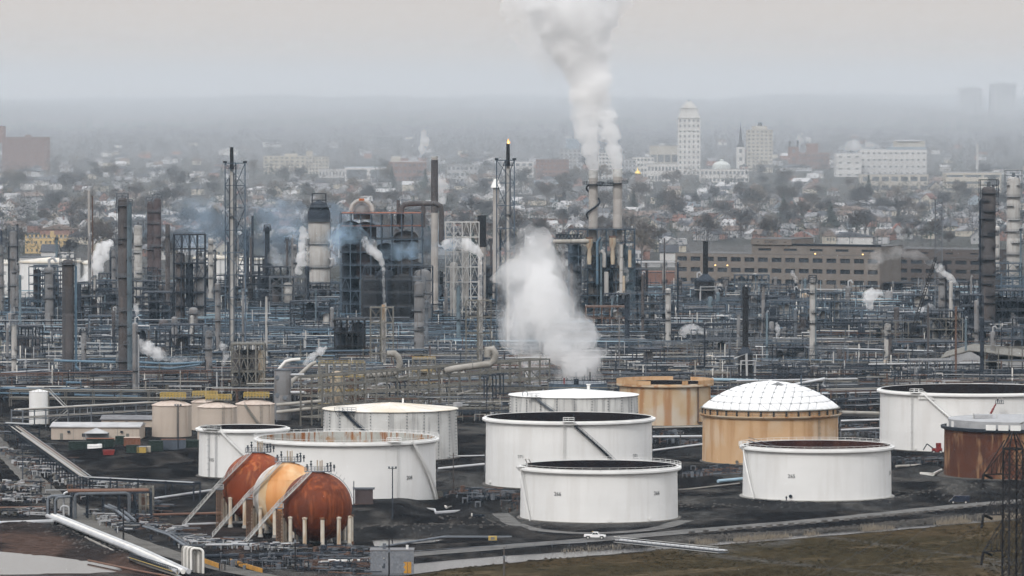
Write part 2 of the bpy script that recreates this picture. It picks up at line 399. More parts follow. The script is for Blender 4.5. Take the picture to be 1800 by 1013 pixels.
sstep = lambda x, a, b: (lambda t: t * t * (3 - 2 * t))(np.clip((x - a) / (b - a), 0, 1))

ROAD_MAIN = plan([(1840, 878), (1690, 889), (1560, 904), (1400, 919), (1250, 931), (1150, 940), (1050, 949), (940, 957), (840, 966), (740, 974), (640, 984), (520, 996)])
ROAD_SIDE = plan([(-40, 752), (10, 793), (60, 848), (115, 888), (175, 930), (245, 957), (330, 984), (420, 1006), (520, 1024)])
ROAD_RING = plan([(880, 903), (905, 925), (980, 937), (1060, 938), (1150, 932), (1205, 915)])
CHANNEL = plan([(560, 1020), (660, 1006), (760, 994), (900, 981), (1020, 972), (1120, 965), (1280, 952), (1450, 938), (1600, 926), (1830, 906)])
POND = plan([(-60, 962), (0, 969), (80, 976), (150, 985), (205, 993), (214, 1004), (150, 1007), (0, 1009), (-60, 1009)])
PUDDLE = plan([(655, 947), (700, 945), (778, 948), (760, 952), (700, 957), (660, 962)])
BERMS = [(plan(p), h, w) for p, h, w in [
    ([(1120, 777), (1236, 772)], 1.6, 7), ([(1180, 800), (1240, 792)], 1.2, 6), ([(1196, 879), (1300, 885), (1445, 893)], 1.3, 5), ([(1200, 908), (1300, 903), (1380, 905)], 1.0, 6),
    ([(1480, 894), (1600, 880), (1690, 860), (1790, 852)], 1.2, 6), ([(1575, 835), (1665, 818)], 1.4, 6), ([(1570, 855), (1680, 850)], 0.9, 5),
    ([(640, 916), (690, 893), (770, 884), (860, 893), (905, 912)], 3.2, 15), ([(640, 938), (760, 934), (900, 938)], 1.6, 9), ([(700, 918), (840, 922)], 1.8, 10),
    ([(215, 818), (345, 800)], 2.2, 9), ([(130, 800), (260, 790)], 1.4, 8), ([(250, 838), (350, 832)], 1.6, 8), ([(800, 818), (855, 810)], 1.5, 8), ([(770, 845), (855, 840)], 1.8, 9),
    ([(800, 775), (855, 770)], 1.2, 7), ([(0, 925), (120, 932), (200, 960), (240, 985)], 1.2, 7), ([(1195, 850), (1300, 842)], 1.3, 6), ([(660, 968), (760, 962), (880, 956)], .8, 4)]]

def in_poly(X, Y, poly):
    c = np.zeros(np.shape(X), bool); n = len(poly)
    for i in range(n):
        (ax, ay), (bx, by) = poly[i], poly[(i + 1) % n]
        k = ((ay > Y) != (by > Y)) & (X < (bx - ax) * (Y - ay) / (by - ay + 1e-12) + ax); c ^= k
    return c
def chan_half(X): return np.interp(X, [-60, 0, 40, 140], [10.0, 8.5, 5.0, 3.0])
def ground_h(X, Y):
    X, Y = np.asarray(X, float), np.asarray(Y, float)
    h = (fbm(X / 23, Y / 23, 4) - .5) * 2.2 + (fbm(X / 7 + 50, Y / 7, 3) - .5) * .5
    h = np.clip(h, -.5, 1.6)
    for p, a, w in BERMS:
        d = segd(X, Y, p); h = np.maximum(h, a * (1 - sstep(d, w * .25, w)) + h * .3)
    flat = np.ones(np.shape(X))
    for k, (c, r) in TP.items(): flat = np.minimum(flat, sstep(np.hypot(X - c.x, Y - c.y), r + 1.5, r + 8))
    for p, w in ((ROAD_MAIN, 6.5), (ROAD_SIDE, 6.5), (ROAD_RING, 3)): flat = np.minimum(flat, sstep(segd(X, Y, p), w, w + 6))
    for cx, cy, r in FLATS: flat = np.minimum(flat, sstep(np.hypot(X - cx, Y - cy), r, r + 6))
    flat = np.minimum(flat, 1 - sstep(Y, 2080, 2180))
    h = h * flat
    dc = segd(X, Y, CHANNEL); hw = chan_half(X); h = h * sstep(dc, hw, hw + 5) - .9 * (1 - sstep(dc, hw * .75, hw * 1.15))
    grass = sstep(dc, hw + 1, hw + 10) * (CHAN_SIDE(X, Y) < 0)
    h = h * (1 - grass) + grass * ((fbm(X / 40, Y / 40, 3) - .5) * 1.2 + .3)
    for poly in (POND, PUDDLE):
        ip = in_poly(X, Y, poly); h = np.where(ip, -.8, h); d = segd(X, Y, poly + poly[:1]); h = np.where(ip, h, h * sstep(d, 0, 6))
    t = np.maximum(0, Y - 3000); far = (.0060 * t - .002 * np.maximum(0, Y - 14000)) * np.minimum(1, t / 1500)
    hills = sstep(Y, 6500, 17000) * (fbm(X / 460, Y / 3400, 4) - .5) * 72 + sstep(Y, 3500, 5000) * (fbm(X / 300 + 9, Y / 400, 3) - .5) * 5
    return h + far + hills
def CHAN_SIDE(X, Y):                          # negative on the camera's side of the channel
    cx = np.array([p[0] for p in CHANNEL]); cy_ = np.array([p[1] for p in CHANNEL]); return Y - np.interp(X, cx, cy_)
SPH = [Vector((pt(558 - 52.5 * k, 958 - 17 * k, gp(558 - 52.5 * k, 958 - 17 * k).y).x, gp(558 - 52.5 * k, 958 - 17 * k).y, 0)) for k in range(3)]
FLATS = [(s.x, s.y, 14) for s in SPH] + [(s.x - 16, s.y - 4, 12) for s in SPH] + [(*gp(688, 1000).to_tuple()[:2], 12), (*gp(170, 768).to_tuple()[:2], 22), (*gp(230, 765).to_tuple()[:2], 20)]
def gz(x, y): return float(ground_h(np.array([x]), np.array([y]))[0])
def on_ground(px, py):
    p = gg(px, py); p.z = gz(p.x, p.y) if p.y < 2100 else p.z; return p

# one sheet from the near slope to the horizon
dx = 2.6
xs = list(np.arange(-190, 190.1, dx)); a = dx
lo, hi = [], []
x = xs[-1]
while x < 9000: a *= 1.16; x += a; hi.append(x); lo.append(-x)
xs = np.array(lo[::-1] + xs + hi)
ys = [-400.0, -100, 300, 700, 950]; y = 1100.0; a = 6.0
while y < 1250: ys.append(y); y += 8
while y < 2110: ys.append(y); y += 3.2
a = 4.0
while y < 21500: ys.append(y); a *= 1.035; y += a
ys = np.array(ys)
EXT = (float(xs[0]) - 50, float(xs[-1]) + 50, float(ys[0]) - 50, float(ys[-1]) + 50)
GX, GY = np.meshgrid(xs, ys); GZ = ground_h(GX, GY)
nx, ny = len(xs), len(ys)
me = bpy.data.meshes.new('ground')
idx = np.arange(nx * ny).reshape(ny, nx)
fc = np.stack([idx[:-1, :-1], idx[:-1, 1:], idx[1:, 1:], idx[1:, :-1]], -1).reshape(-1, 4)
me.vertices.add(nx * ny); me.vertices.foreach_set('co', np.stack([GX, GY, GZ], -1).astype('f').ravel())
me.loops.add(fc.size); me.loops.foreach_set('vertex_index', fc.ravel().astype('i'))
me.polygons.add(len(fc)); me.polygons.foreach_set('loop_start', np.arange(0, fc.size, 4).astype('i')); me.polygons.foreach_set('loop_total', np.full(len(fc), 4, 'i'))
me.polygons.foreach_set('use_smooth', np.ones(len(fc), bool)); me.update(calc_edges=True)
# what the ground is made of, place by place (soil kinds, plus painted rack shade and far haze)
n1, n2, n3 = fbm(GX / 15, GY / 30, 4), fbm(GX / 5 + 31, GY / 9, 3), fbm(GX / 60, GY / 90, 3)
def C(*c): return np.array(c)[None, None, :]
def W(w): return w[..., None]
soil = C(.0115, .0112, .0122) * (1 - W(sstep(n1, .50, .72))) + C(.026, .026, .027) * W(sstep(n1, .50, .72))
soil = soil * (1 - W(sstep(n2, .54, .74)) * .6) + C(.050, .046, .043) * W(sstep(n2, .54, .74)) * .6
dc = segd(GX, GY, CHANNEL); side = CHAN_SIDE(GX, GY); hw = chan_half(GX)
gravel = C(.075, .074, .072)
ring = np.zeros_like(GX)
for k in ('front', 'front_right', 'rusty', 'behind'):
    c, r = TP[k]; d = np.hypot(GX - c.x, GY - c.y) - r; ring = np.maximum(ring, (1 - sstep(d, 5, 15)) * sstep(n1, .3, .55))
soil = soil * (1 - W(ring) * .75) + gravel * W(ring) * .75
bank = (1 - sstep(np.abs(dc - hw - 4), 2, 8)) * (side > 0) * sstep(GX, -10, 60) * .8
soil = soil * (1 - W(bank)) + C(.065, .060, .054) * W(bank)
brown_l = sstep(GX * -1, 60, 85) * (1 - sstep(GY, 1440, 1462))
brown_l = brown_l * (segd(GX, GY, ROAD_SIDE) > 14)
soil = soil * (1 - W(brown_l)) + (C(.062, .042, .035) * (1 - W(sstep(n1, .45, .6))) + C(.028, .023, .022) * W(sstep(n1, .45, .6))) * W(brown_l)
gr = sstep(dc, hw + 1, hw + 7) * (side < 0) * sstep(GX + 46 + (GY - 1290) * .0, 0, 6)
grass_c = C(.050, .037, .022) * (1 - W(sstep(n3, .42, .6))) + C(.037, .030, .018) * W(sstep(n3, .42, .6))
grass_c = grass_c * (1 - W(sstep(n2, .5, .8)) * .4) + C(.060, .046, .028) * W(sstep(n2, .5, .8)) * .4
soil = soil * (1 - W(gr)) + grass_c * W(gr)
trk = sstep(fbm(GX / 30 - GY / 28, GX / 150 + GY / 150, 3), .54, .58) * (1 - sstep(fbm(GX / 30 - GY / 28, GX / 150 + GY / 150, 3), .59, .63)) * gr
soil = soil * (1 - W(trk) * .6) + C(.090, .070, .045) * W(trk) * .6
rut = sstep(fbm(GX / 40 + GY / 55, GY / 160 - GX / 200, 3), .56, .60) * (1 - sstep(fbm(GX / 40 + GY / 55, GY / 160 - GX / 200, 3), .61, .66)) * (GY < 2100)
soil = soil * (1 - W(rut) * .7) + C(.070, .067, .063) * W(rut) * .7
ref = sstep(GY, 2050, 2150)
soil = soil * (1 - W(ref)) + (C(.020, .021, .024) * (1 - W(sstep(n1, .45, .6))) + C(.036, .036, .038) * W(sstep(n1, .45, .6))) * W(ref)  # refinery floor darkened, putting shade under the racks into its colour
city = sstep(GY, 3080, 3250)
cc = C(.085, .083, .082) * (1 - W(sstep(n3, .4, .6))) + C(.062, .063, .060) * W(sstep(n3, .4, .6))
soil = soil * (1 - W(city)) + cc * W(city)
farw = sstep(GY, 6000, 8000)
soil = soil * (1 - W(farw)) + C(.11, .11, .115) * W(farw)  # far land made paler, haze brightness put into its colour
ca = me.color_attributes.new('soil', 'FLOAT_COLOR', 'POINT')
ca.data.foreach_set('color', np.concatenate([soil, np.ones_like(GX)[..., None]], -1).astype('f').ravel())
gm = bpy.data.materials.new('ground'); gm.use_nodes = True; MATS['ground'] = gm
t = gm.node_tree; N = t.nodes; L = t.links; p = N['Principled BSDF']; p.inputs['Roughness'].default_value = 1.0; p.inputs['Specular IOR Level'].default_value = .0
at = N.new('ShaderNodeAttribute'); at.attribute_name = 'soil'; co = N.new('ShaderNodeTexCoord')
def nodnoise(sc, det=5):
    n = N.new('ShaderNodeTexNoise'); n.inputs['Scale'].default_value = sc; n.inputs['Detail'].default_value = det; L.new(co.outputs['Object'], n.inputs[0]); return n.outputs[0]
mr = N.new('ShaderNodeMapRange'); mr.inputs[1].default_value = .3; mr.inputs[2].default_value = .7; mr.inputs[3].default_value = .55; mr.inputs[4].default_value = 1.5; L.new(nodnoise(.35), mr.inputs[0])
mr2 = N.new('ShaderNodeMapRange'); mr2.inputs[1].default_value = .62; mr2.inputs[2].default_value = .74; mr2.inputs[3].default_value = 1.0; mr2.inputs[4].default_value = 2.1; L.new(nodnoise(.9, 3), mr2.inputs[0])
mm = N.new('ShaderNodeMath'); mm.operation = 'MULTIPLY'; L.new(mr.outputs[0], mm.inputs[0]); L.new(mr2.outputs[0], mm.inputs[1])
vm = N.new('ShaderNodeVectorMath'); vm.operation = 'SCALE'; L.new(at.outputs['Color'], vm.inputs[0]); L.new(mm.outputs[0], vm.inputs['Scale'])
L.new(vm.outputs[0], p.inputs['Base Color'])
bp = N.new('ShaderNodeBump'); bp.inputs['Strength'].default_value = .5; bp.inputs['Distance'].default_value = .4; L.new(nodnoise(.8), bp.inputs['Height']); L.new(bp.outputs[0], p.inputs['Normal'])
me.materials.append(gm)
ground = bpy.data.objects.new('ground', me); COL.objects.link(ground); ground['kind'] = 'structure'

# ------------------------------------------------------------------ roads and water
def water_mat(name, col, rough, bump, sc):
    m = bpy.data.materials.new(name); m.use_nodes = True; MATS[name] = m; t = m.node_tree; N = t.nodes; L = t.links; p = N['Principled BSDF']
    p.inputs['Base Color'].default_value = (*col, 1); p.inputs['Roughness'].default_value = rough; p.inputs['IOR'].default_value = 1.33
    co = N.new('ShaderNodeTexCoord'); n = N.new('ShaderNodeTexNoise'); n.inputs['Scale'].default_value = sc; n.inputs['Detail'].default_value = 3; L.new(co.outputs['Object'], n.inputs[0])
    b = N.new('ShaderNodeBump'); b.inputs['Strength'].default_value = bump; b.inputs['Distance'].default_value = .05; L.new(n.outputs[0], b.inputs['Height']); L.new(b.outputs[0], p.inputs['Normal'])
water_mat('water_still', (.03, .028, .026), .08, .06, .7); water_mat('water_ripple', (.03, .03, .032), .16, .9, 1.1)
mat('road_grey', (.135, .132, .126), (.105, .103, .10), .3, .9, blotch=(.06, .058, .056), b_amt=.6, b_scale=.15, bump=.2)
mat('road_concrete', (.105, .099, .09), (.08, .077, .071), .25, .9, blotch=(.06, .057, .052), b_amt=.7, b_scale=.12, bump=.2)
def resample(poly, step):
    out = []
    for (ax, ay), (bx, by) in zip(poly[:-1], poly[1:]):
        n = max(1, int(math.hypot(bx - ax, by - ay) / step)); out += [(ax + (bx - ax) * i / n, ay + (by - ay) * i / n) for i in range(n)]
    return out + [poly[-1]]
def smooth_poly(poly, it=2):
    for _ in range(it):
        q = [poly[0]]
        for (ax, ay), (bx, by) in zip(poly[:-1], poly[1:]): q += [(.75 * ax + .25 * bx, .75 * ay + .25 * by), (.25 * ax + .75 * bx, .25 * ay + .75 * by)]
        poly = q + [poly[-1]]
    return poly
def strip(name, poly, w, m, lift, kind='structure', flatz=None, rows=5):
    poly = resample(smooth_poly(poly), 3.0); b = MB(); vs = []; fs = []
    for i, (x, y) in enumerate(poly):
        (ax, ay), (bx, by) = poly[max(0, i - 1)], poly[min(len(poly) - 1, i + 1)]; l = math.hypot(bx - ax, by - ay) or 1; nx_, ny_ = -(by - ay) / l, (bx - ax) / l
        ww = w(x) if callable(w) else w
        for k in range(rows):
            o = (k / (rows - 1) - .5) * 2 * ww * (1 + .06 * math.sin(i * .9 + k)); px, py = x + nx_ * o, y + ny_ * o
            vs.append((px, py, flatz if flatz is not None else 0.0))
    if flatz is None:
        A = np.array(vs); zz = ground_h(A[:, 0], A[:, 1]) + lift; vs = [(v[0], v[1], float(z)) for v, z in zip(vs, zz)]
    for i in range(len(poly) - 1):
        for k in range(rows - 1): fs.append((i * rows + k, (i + 1) * rows + k, (i + 1) * rows + k + 1, i * rows + k + 1))
    b.add(vs, fs); o = b.build(name, m, smooth=SM); o['kind'] = kind; return o
strip('road', ROAD_MAIN, 4.6, 'road_grey', .08); strip('road', ROAD_SIDE, 3.6, 'road_concrete', .10); strip('path', ROAD_RING, 2.4, 'road_grey', .06)
strip('water', CHANNEL, lambda x: float(chan_half(x)) * 1.3, 'water_ripple', 0, flatz=-.30)
for poly in (POND, PUDDLE):
    b = MB(); n = len(poly); cx, cyy = sum(q[0] for q in poly) / n, sum(q[1] for q in poly) / n
    b.add([(cx + (q[0] - cx) * 1.02, cyy + (q[1] - cyy) * 1.02, -.16) for q in poly], [tuple(range(n))]); tag(b.build('water', 'water_still'), kind='structure')
# ------------------------------------------------------------------ storage tanks
def ring_rail(b, r, z, hgt=1.1, step=2.2, w=.07, a0=0, a1=2 * PI, mid=True):
    n = max(6, int(abs(a1 - a0) * r / step))
    pts = [(r * math.sin(a0 + (a1 - a0) * i / n), -r * math.cos(a0 + (a1 - a0) * i / n)) for i in range(n + 1)]
    for x, y in pts: b.beam((x, y, z), (x, y, z + hgt), w)
    for k in ((1.0, .5) if mid else (1.0,)):
        for p, q in zip(pts[:-1], pts[1:]): b.beam((*p, z + hgt * k), (*q, z + hgt * k), w)
def helix_stair(parent, r, h, a_top, a_bot, m, solid=True, w=.8):
    st = thing('stair', None, None); st.parent = parent
    n = int(h / .32); pt_ = lambda rr, a, z: (rr * math.sin(a), -rr * math.cos(a), z)
    f = lambda i: (a_bot + (a_top - a_bot) * i / n, h * i / n)
    s1, s2, rl, tr = MB(), MB(), MB(), MB()
    s1.tube([pt_(r + .15, *f(i)) for i in range(0, n + 1, 2)], .13 if not solid else .2, 4)
    s2.tube([pt_(r + .15 + w, *f(i)) for i in range(0, n + 1, 2)], .13 if not solid else .28, 4)
    top = [pt_(r + .15 + w, f(i)[0], f(i)[1] + 1.05) for i in range(0, n + 1, 2)]
    rl.tube(top, .06, 4); rl.tube([(x, y, z - .5) for x, y, z in top], .05, 4)
    for i in range(0, n + 1, 4): rl.beam(pt_(r + .15 + w, *f(i)), pt_(r + .15 + w, f(i)[0], f(i)[1] + 1.05), .07)
    for i in range(n):
        a, z = f(i); tr.beam(pt_(r + .1, a, z), pt_(r + .2 + w, a, z), .26, .05)
    s1.build('stringer', m, st); s2.build('stringer', m, st); rl.build('handrail', m, st)
    tag(tr.build('tread', m, st), kind='stuff'); return st
def ladder(parent, r, h, a, m, z0=0.0, cage=True, name='ladder'):
    b = MB(); s = lambda rr, aa, z: (rr * math.sin(aa), -rr * math.cos(aa), z); da = .3 / r
    for k in (-1, 1): b.beam(s(r + .25, a + k * da, z0), s(r + .25, a + k * da, h + 1), .08)
    z = z0 + .4
    while z < h: b.beam(s(r + .25, a - da, z), s(r + .25, a + da, z), .05); z += .6
    if cage:
        z = z0 + 2.5
        while z < h + 1: b.tube([s(r + .3 + .6 * math.sin(t), a + .45 / r * math.cos(t), z) for t in np.linspace(0, PI, 5)], .04, 3); z += 1.8
    return b.build(name, m, parent)
def shell(parent, R0, h, n, m, n_course=6, step=.035, name='shell_course', seams=0):
    hs = h / n_course
    for i in range(n_course):
        r = R0 - step * i; z0, z1 = hs * i, hs * (i + 1); b = MB()
        b.lathe([(r - .05, z0), (r, z0 + .012), (r, z1 - .03), (r - .05, z1)], n=n); b.build(name, m, parent, smooth=.9)
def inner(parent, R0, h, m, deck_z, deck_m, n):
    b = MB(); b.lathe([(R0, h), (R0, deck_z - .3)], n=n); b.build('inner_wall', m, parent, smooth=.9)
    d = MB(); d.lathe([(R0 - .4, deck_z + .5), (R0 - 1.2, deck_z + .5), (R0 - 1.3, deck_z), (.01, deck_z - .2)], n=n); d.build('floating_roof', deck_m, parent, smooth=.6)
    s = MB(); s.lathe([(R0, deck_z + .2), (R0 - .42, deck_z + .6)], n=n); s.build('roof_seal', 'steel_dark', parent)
def ring_part(parent, name, m, prof, n=96): b = MB(); b.lathe(prof, n=n); return b.build(name, m, parent, smooth=.6)
def px_ang(k, px): return math.asin(max(-1, min(1, (px - (TS[k][0] + TS[k][1]) / 2) / ((TS[k][1] - TS[k][0]) / 2))))
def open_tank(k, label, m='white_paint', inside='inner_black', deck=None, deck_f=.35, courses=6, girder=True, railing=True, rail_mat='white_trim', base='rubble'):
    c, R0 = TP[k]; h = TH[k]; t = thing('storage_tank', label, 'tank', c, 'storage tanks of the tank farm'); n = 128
    ring_part(t, 'foundation', base, [(R0 + .9, -.3), (R0 + .9, .22), (R0 + .55, .3), (R0 - .2, .3)], n)  # dark by default, so its colour paints the shadow ring at the foot
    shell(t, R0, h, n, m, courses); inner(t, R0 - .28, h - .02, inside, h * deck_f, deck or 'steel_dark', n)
    ring_part(t, 'top_angle', 'white_trim' if m == 'white_paint' else m, [(R0 - .28, h - .02), (R0 - .28, h + .12), (R0 + .06, h + .12), (R0 + .06, h - .2)], n)
    if girder:
        g = R0 + .95; z = h - .35
        ring_part(t, 'wind_girder', 'white_trim' if m == 'white_paint' else m, [(R0, z - .65), (R0 + .35, z - .75), (g, z - .45), (g, z + .05), (g - .08, z + .12), (R0, z + .12)], n)
        if railing: b = MB(); ring_rail(b, g - .1, z + .12, 1.05, 2.4, .075); b.build('railing', rail_mat, t)
    return t, c, R0, h
def gauge_platform(t, R0, h, a, m='white_trim', s=2.4):
    g = thing('platform', None, None); g.parent = t; g.location = ((R0 + .6) * math.sin(a), -(R0 + .6) * math.cos(a), h); g.rotation_euler.z = a
    MB().box((0, 0, .1), (s, 2.2, .14)).build('deck', m, g); b = MB()
    for x in (-s / 2, 0, s / 2):
        for y in (-1.1, 1.1): b.beam((x, y, .1), (x, y, 1.3), .09)
    for z in (.75, 1.3):
        b.beam((-s / 2, -1.1, z), (s / 2, -1.1, z), .08); b.beam((-s / 2, 1.1, z), (s / 2, 1.1, z), .08)
        for x in (-s / 2, s / 2): b.beam((x, -1.1, z), (x, 1.1, z), .08)
    b.build('railing', m, g)
    for x in (-s / 2 + .2, s / 2 - .2): bar('bracket', g, (x, -1.0, 0.05), (x, .3, -1.8), .12, m)
    return g
def rim_brackets(t, R0, h, m, n=44, z=-1.3):
    b = MB()
    for i in range(n):
        a = 2 * PI * i / n; s = lambda r, zz: (r * math.sin(a), -r * math.cos(a), zz); b.beam(s(R0, h + z), s(R0 + .85, h - .85), .1, .22)
    tag(b.build('girder_bracket', m, t), kind='stuff')
def manway(t, R0, a, z=1.0, m='white_trim'):
    d = Vector((math.sin(a), -math.cos(a), 0)); p = d * (R0 - .1); b = MB(); b.cyl(p + Vector((0, 0, z)), p + d * .5 + Vector((0, 0, z)), .38, 12); b.cyl(p + d * .45 + Vector((0, 0, z)), p + d * .6 + Vector((0, 0, z)), .5, 12); b.build('manway', m, t, smooth=SM)

# the white open tank nearest the channel
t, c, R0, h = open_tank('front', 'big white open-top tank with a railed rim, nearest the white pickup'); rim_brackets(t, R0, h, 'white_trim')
for px in (979, 1152): lettering(t, '266', 1.5, h * .545, R0 + .02, px_ang('front', px))
a = px_ang('front', 919); gauge_platform(t, R0, h, a, s=3.0); helix_stair(t, R0, h, a, a + .30, 'white_trim', False)
b = MB()
for x in (-1.4, -.2, 1.2): b.beam((R0 * math.sin(a) + x, -R0 * math.cos(a) + .8, h), (R0 * math.sin(a) + x, -R0 * math.cos(a) + .8, h + 3.2 - abs(x) * .4), .12)
b.beam((R0 * math.sin(a) - 1.8, -R0 * math.cos(a) + .8, h + 2.2), (R0 * math.sin(a) + 2, -R0 * math.cos(a) + .8, h + 2.3), .1); b.build('gauge_mast', 'white_trim', t)
b = MB(); q = [(R0 * math.sin(a) + .6 + .5 * i, -R0 * math.cos(a) + 1.0 + 1.1 * i, h + 2.0 - 1.1 * i) for i in range(6)]
b.tube(q, .12, 4); b.tube([(x + 1, y, z) for x, y, z in q], .12, 4); [b.beam(p, (p[0] + 1, p[1], p[2]), .3, .06) for p in q]; b.build('rolling_ladder', 'steel_rust', t)
manway(t, R0, px_ang('front', 1069), .9); manway(t, R0, px_ang('front', 1140), .9); manway(t, R0, px_ang('front', 930), 2.6)
# the white open tank behind it
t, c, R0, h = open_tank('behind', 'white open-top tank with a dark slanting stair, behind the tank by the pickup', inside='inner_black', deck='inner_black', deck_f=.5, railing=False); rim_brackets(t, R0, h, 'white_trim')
for px in (915, 1115): lettering(t, '271', 1.5, h * .47, R0 + .02, px_ang('behind', px))
gauge_platform(t, R0, h, px_ang('behind', 998), s=3.2); helix_stair(t, R0, h * .96, px_ang('behind', 1006), px_ang('behind', 1006) + .86, 'steel_dark', True)
ladder(t, R0, h, px_ang('behind', 991), 'steel_pale'); manway(t, R0, px_ang('behind', 862), 1.2); manway(t, R0, px_ang('behind', 1050), .9)
# the wide white tank with rust inside
t, c, R0, h = open_tank('big_open', 'white open-top tank with rust streaks inside, behind the three spheres', inside='inner_pale', deck='steel_grey', deck_f=.25); rim_brackets(t, R0, h, 'white_trim')
lettering(t, '208', 1.5, h * .44, R0 + .02, px_ang('big_open', 722))
ladder(t, R0, h, px_ang('big_open', 702), 'steel_pale', cage=False); helix_stair(t, R0, h, px_ang('big_open', 722), px_ang('big_open', 765), 'white_trim', True); gauge_platform(t, R0, h, px_ang('big_open', 694), s=3.4)
manway(t, R0, px_ang('big_open', 640), .9)
# the smaller white tank to its left
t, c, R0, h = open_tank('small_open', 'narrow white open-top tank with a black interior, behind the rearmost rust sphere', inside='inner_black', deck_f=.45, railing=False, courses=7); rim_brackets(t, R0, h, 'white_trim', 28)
lettering(t, '105', 1.4, h * .37, R0 + .02, px_ang('small_open', 375)); gauge_platform(t, R0, h, px_ang('small_open', 378), s=5.5, m='steel_pale'); ladder(t, R0, h, px_ang('small_open', 371), 'steel_grey'); ladder(t, R0, h, px_ang('small_open', 384), 'steel_grey', cage=False)
helix_stair(t, R0, h, px_ang('small_open', 392), px_ang('small_open', 470), 'white_trim', True)
# front right
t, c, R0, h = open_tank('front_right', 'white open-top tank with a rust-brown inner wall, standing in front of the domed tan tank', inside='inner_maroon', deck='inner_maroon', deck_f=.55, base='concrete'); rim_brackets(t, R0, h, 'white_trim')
for px in (1385, 1562): lettering(t, '265', 1.5, h * .48, R0 + .02, px_ang('front_right', px))
a = px_ang('front_right', 1309); gauge_platform(t, R0, h, a); helix_stair(t, R0, h, a, a + .33, 'white_trim', False)
b = MB()
p0, p1 = Vector((R0 * math.sin(a) + .8, -R0 * math.cos(a) + 1, h + 1.6)), Vector((R0 * .1, -R0 * .25, h * .62))
for o in (-.4, .4): b.beam(p0 + Vector((0, o, 0)), p1 + Vector((0, o, 0)), .2); b.beam(p0 + Vector((0, o, .9)), p1 + Vector((0, o, .9)), .08)
for i in range(30): q = p0.lerp(p1, i / 30); b.beam(q + Vector((0, -.4, 0)), q + Vector((0, .4, 0)), .25, .06)
b.build('rolling_ladder', 'steel_grey', t)
d = R0 + 1.0; manway(t, R0, px_ang('front_right', 1384), 1.4, 'steel_dark')
# far right, wide
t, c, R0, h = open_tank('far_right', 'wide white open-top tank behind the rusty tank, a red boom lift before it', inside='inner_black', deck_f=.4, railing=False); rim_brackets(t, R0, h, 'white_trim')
a = px_ang('far_right', 1603); gauge_platform(t, R0, h, a, s=3.6); helix_stair(t, R0, h, px_ang('far_right', 1614), px_ang('far_right', 1614) + .75, 'white_trim', True); ladder(t, R0, h, px_ang('far_right', 1595), 'steel_pale'); b = MB()
b.add([((R0 + .3) * math.sin(a + s), -(R0 + .3) * math.cos(a + s), z) for s, z in ((.02, h + .5), (.11, h + .4), (.22, h - 2.0), (.02, h - 2.0))], [(0, 1, 2, 3)]); b.add([((R0 + .5) * math.sin(a + s), -(R0 + .5) * math.cos(a + s), z) for s, z in ((.02, h + .5), (.11, h + .4), (.22, h - 2.0), (.02, h - 2.0))], [(0, 1, 2, 3)]); b.build('stair_screen', 'white_trim', t)
manway(t, R0, px_ang('far_right', 1600), 1)

# tanks with cone roofs in the second row: horizontal courses and weld dots show
def cone_tank(k, label, m, roof_m, courses, apex_px):
    c, R0 = TP[k]; h = TH[k]; t = thing('storage_tank', label, 'tank', c, 'storage tanks of the tank farm'); n = 112
    ring_part(t, 'foundation', 'rubble', [(R0 + .8, -.3), (R0 + .8, .25), (R0 - .2, .3)], n)  # dark ring colour stands in for shadow at the shell's foot
    shell(t, R0, h, n, m, courses, .05); rise = max(.8, pt((TS[k][0] + TS[k][1]) / 2, apex_px, c.y).z - h)
    for i in range(24):                          # roof plates, each a sector laid over its neighbour
        a0, a1 = 2 * PI * i / 24, 2 * PI * (i + 1) / 24; b = MB(); up = .03 if i % 2 else 0.0
        b.lathe([(R0 + .15, h - .12 + up), (R0 + .15, h + .03 + up), (R0 * .6, h + rise * .42 + up), (R0 * .25, h + rise * .78 + up), (.02, h + rise + up)], n=5, a0=a0, a1=a1); b.build('roof_plate', roof_m, t)
    b = MB(); nd = 11
    for i in range(nd):                          # rows of small weld clips up the shell
        a = -1.35 + 2.7 * i / (nd - 1)
        for z in np.arange(h / courses / 3, h - .3, h / courses / 2): d = Vector((math.sin(a), -math.cos(a), 0)); b.box(d * (R0 + .02) + Vector((0, 0, z)), (.28, .28, .22), a)
    tag(b.build('weld_clip', 'steel_dark', t), kind='stuff'); return t, c, R0, h
t, c, R0, h = cone_tank('cone_left', 'weathered off-white tank with a stained cream cone roof, in front of the brown pipe frame', 'white_weathered', 'cream_roof', 8, 707)
helix_stair(t, R0, h, px_ang('cone_left', 608), px_ang('cone_left', 608) + .95, 'steel_dark'); gauge_platform(t, R0, h, px_ang('cone_left', 612), 'steel_grey', 7)
b = MB(); b.cyl((4, 2, h + 1.5), (4, 2, h + 3), .3); b.build('vent', 'white_trim', t)
t, c, R0, h = cone_tank('cone_mid', 'weathered off-white tank with a clean white roof, just below the steam cloud', 'white_weathered', 'white_trim', 8, 683)
helix_stair(t, R0, h, px_ang('cone_mid', 941), px_ang('cone_mid', 941) + 1.0, 'steel_grey'); gauge_platform(t, R0, h, px_ang('cone_mid', 940), 'steel_pale', 4); b = MB(); b.cyl((5, 6, h + 1.2), (5, 6, h + 3), .5); b.cyl((5, 6, h + 2.8), (5, 6, h + 3.1), .8); b.build('vent', 'white_trim', t)
b = MB(); b.tube([(-R0 * .75 + .9 * math.cos(s), -R0 * .55, h + .8 + .9 * math.sin(s)) for s in np.linspace(0, 2 * PI, 13)], .1, 4); b.build('rim_hoop', 'steel_grey', t)
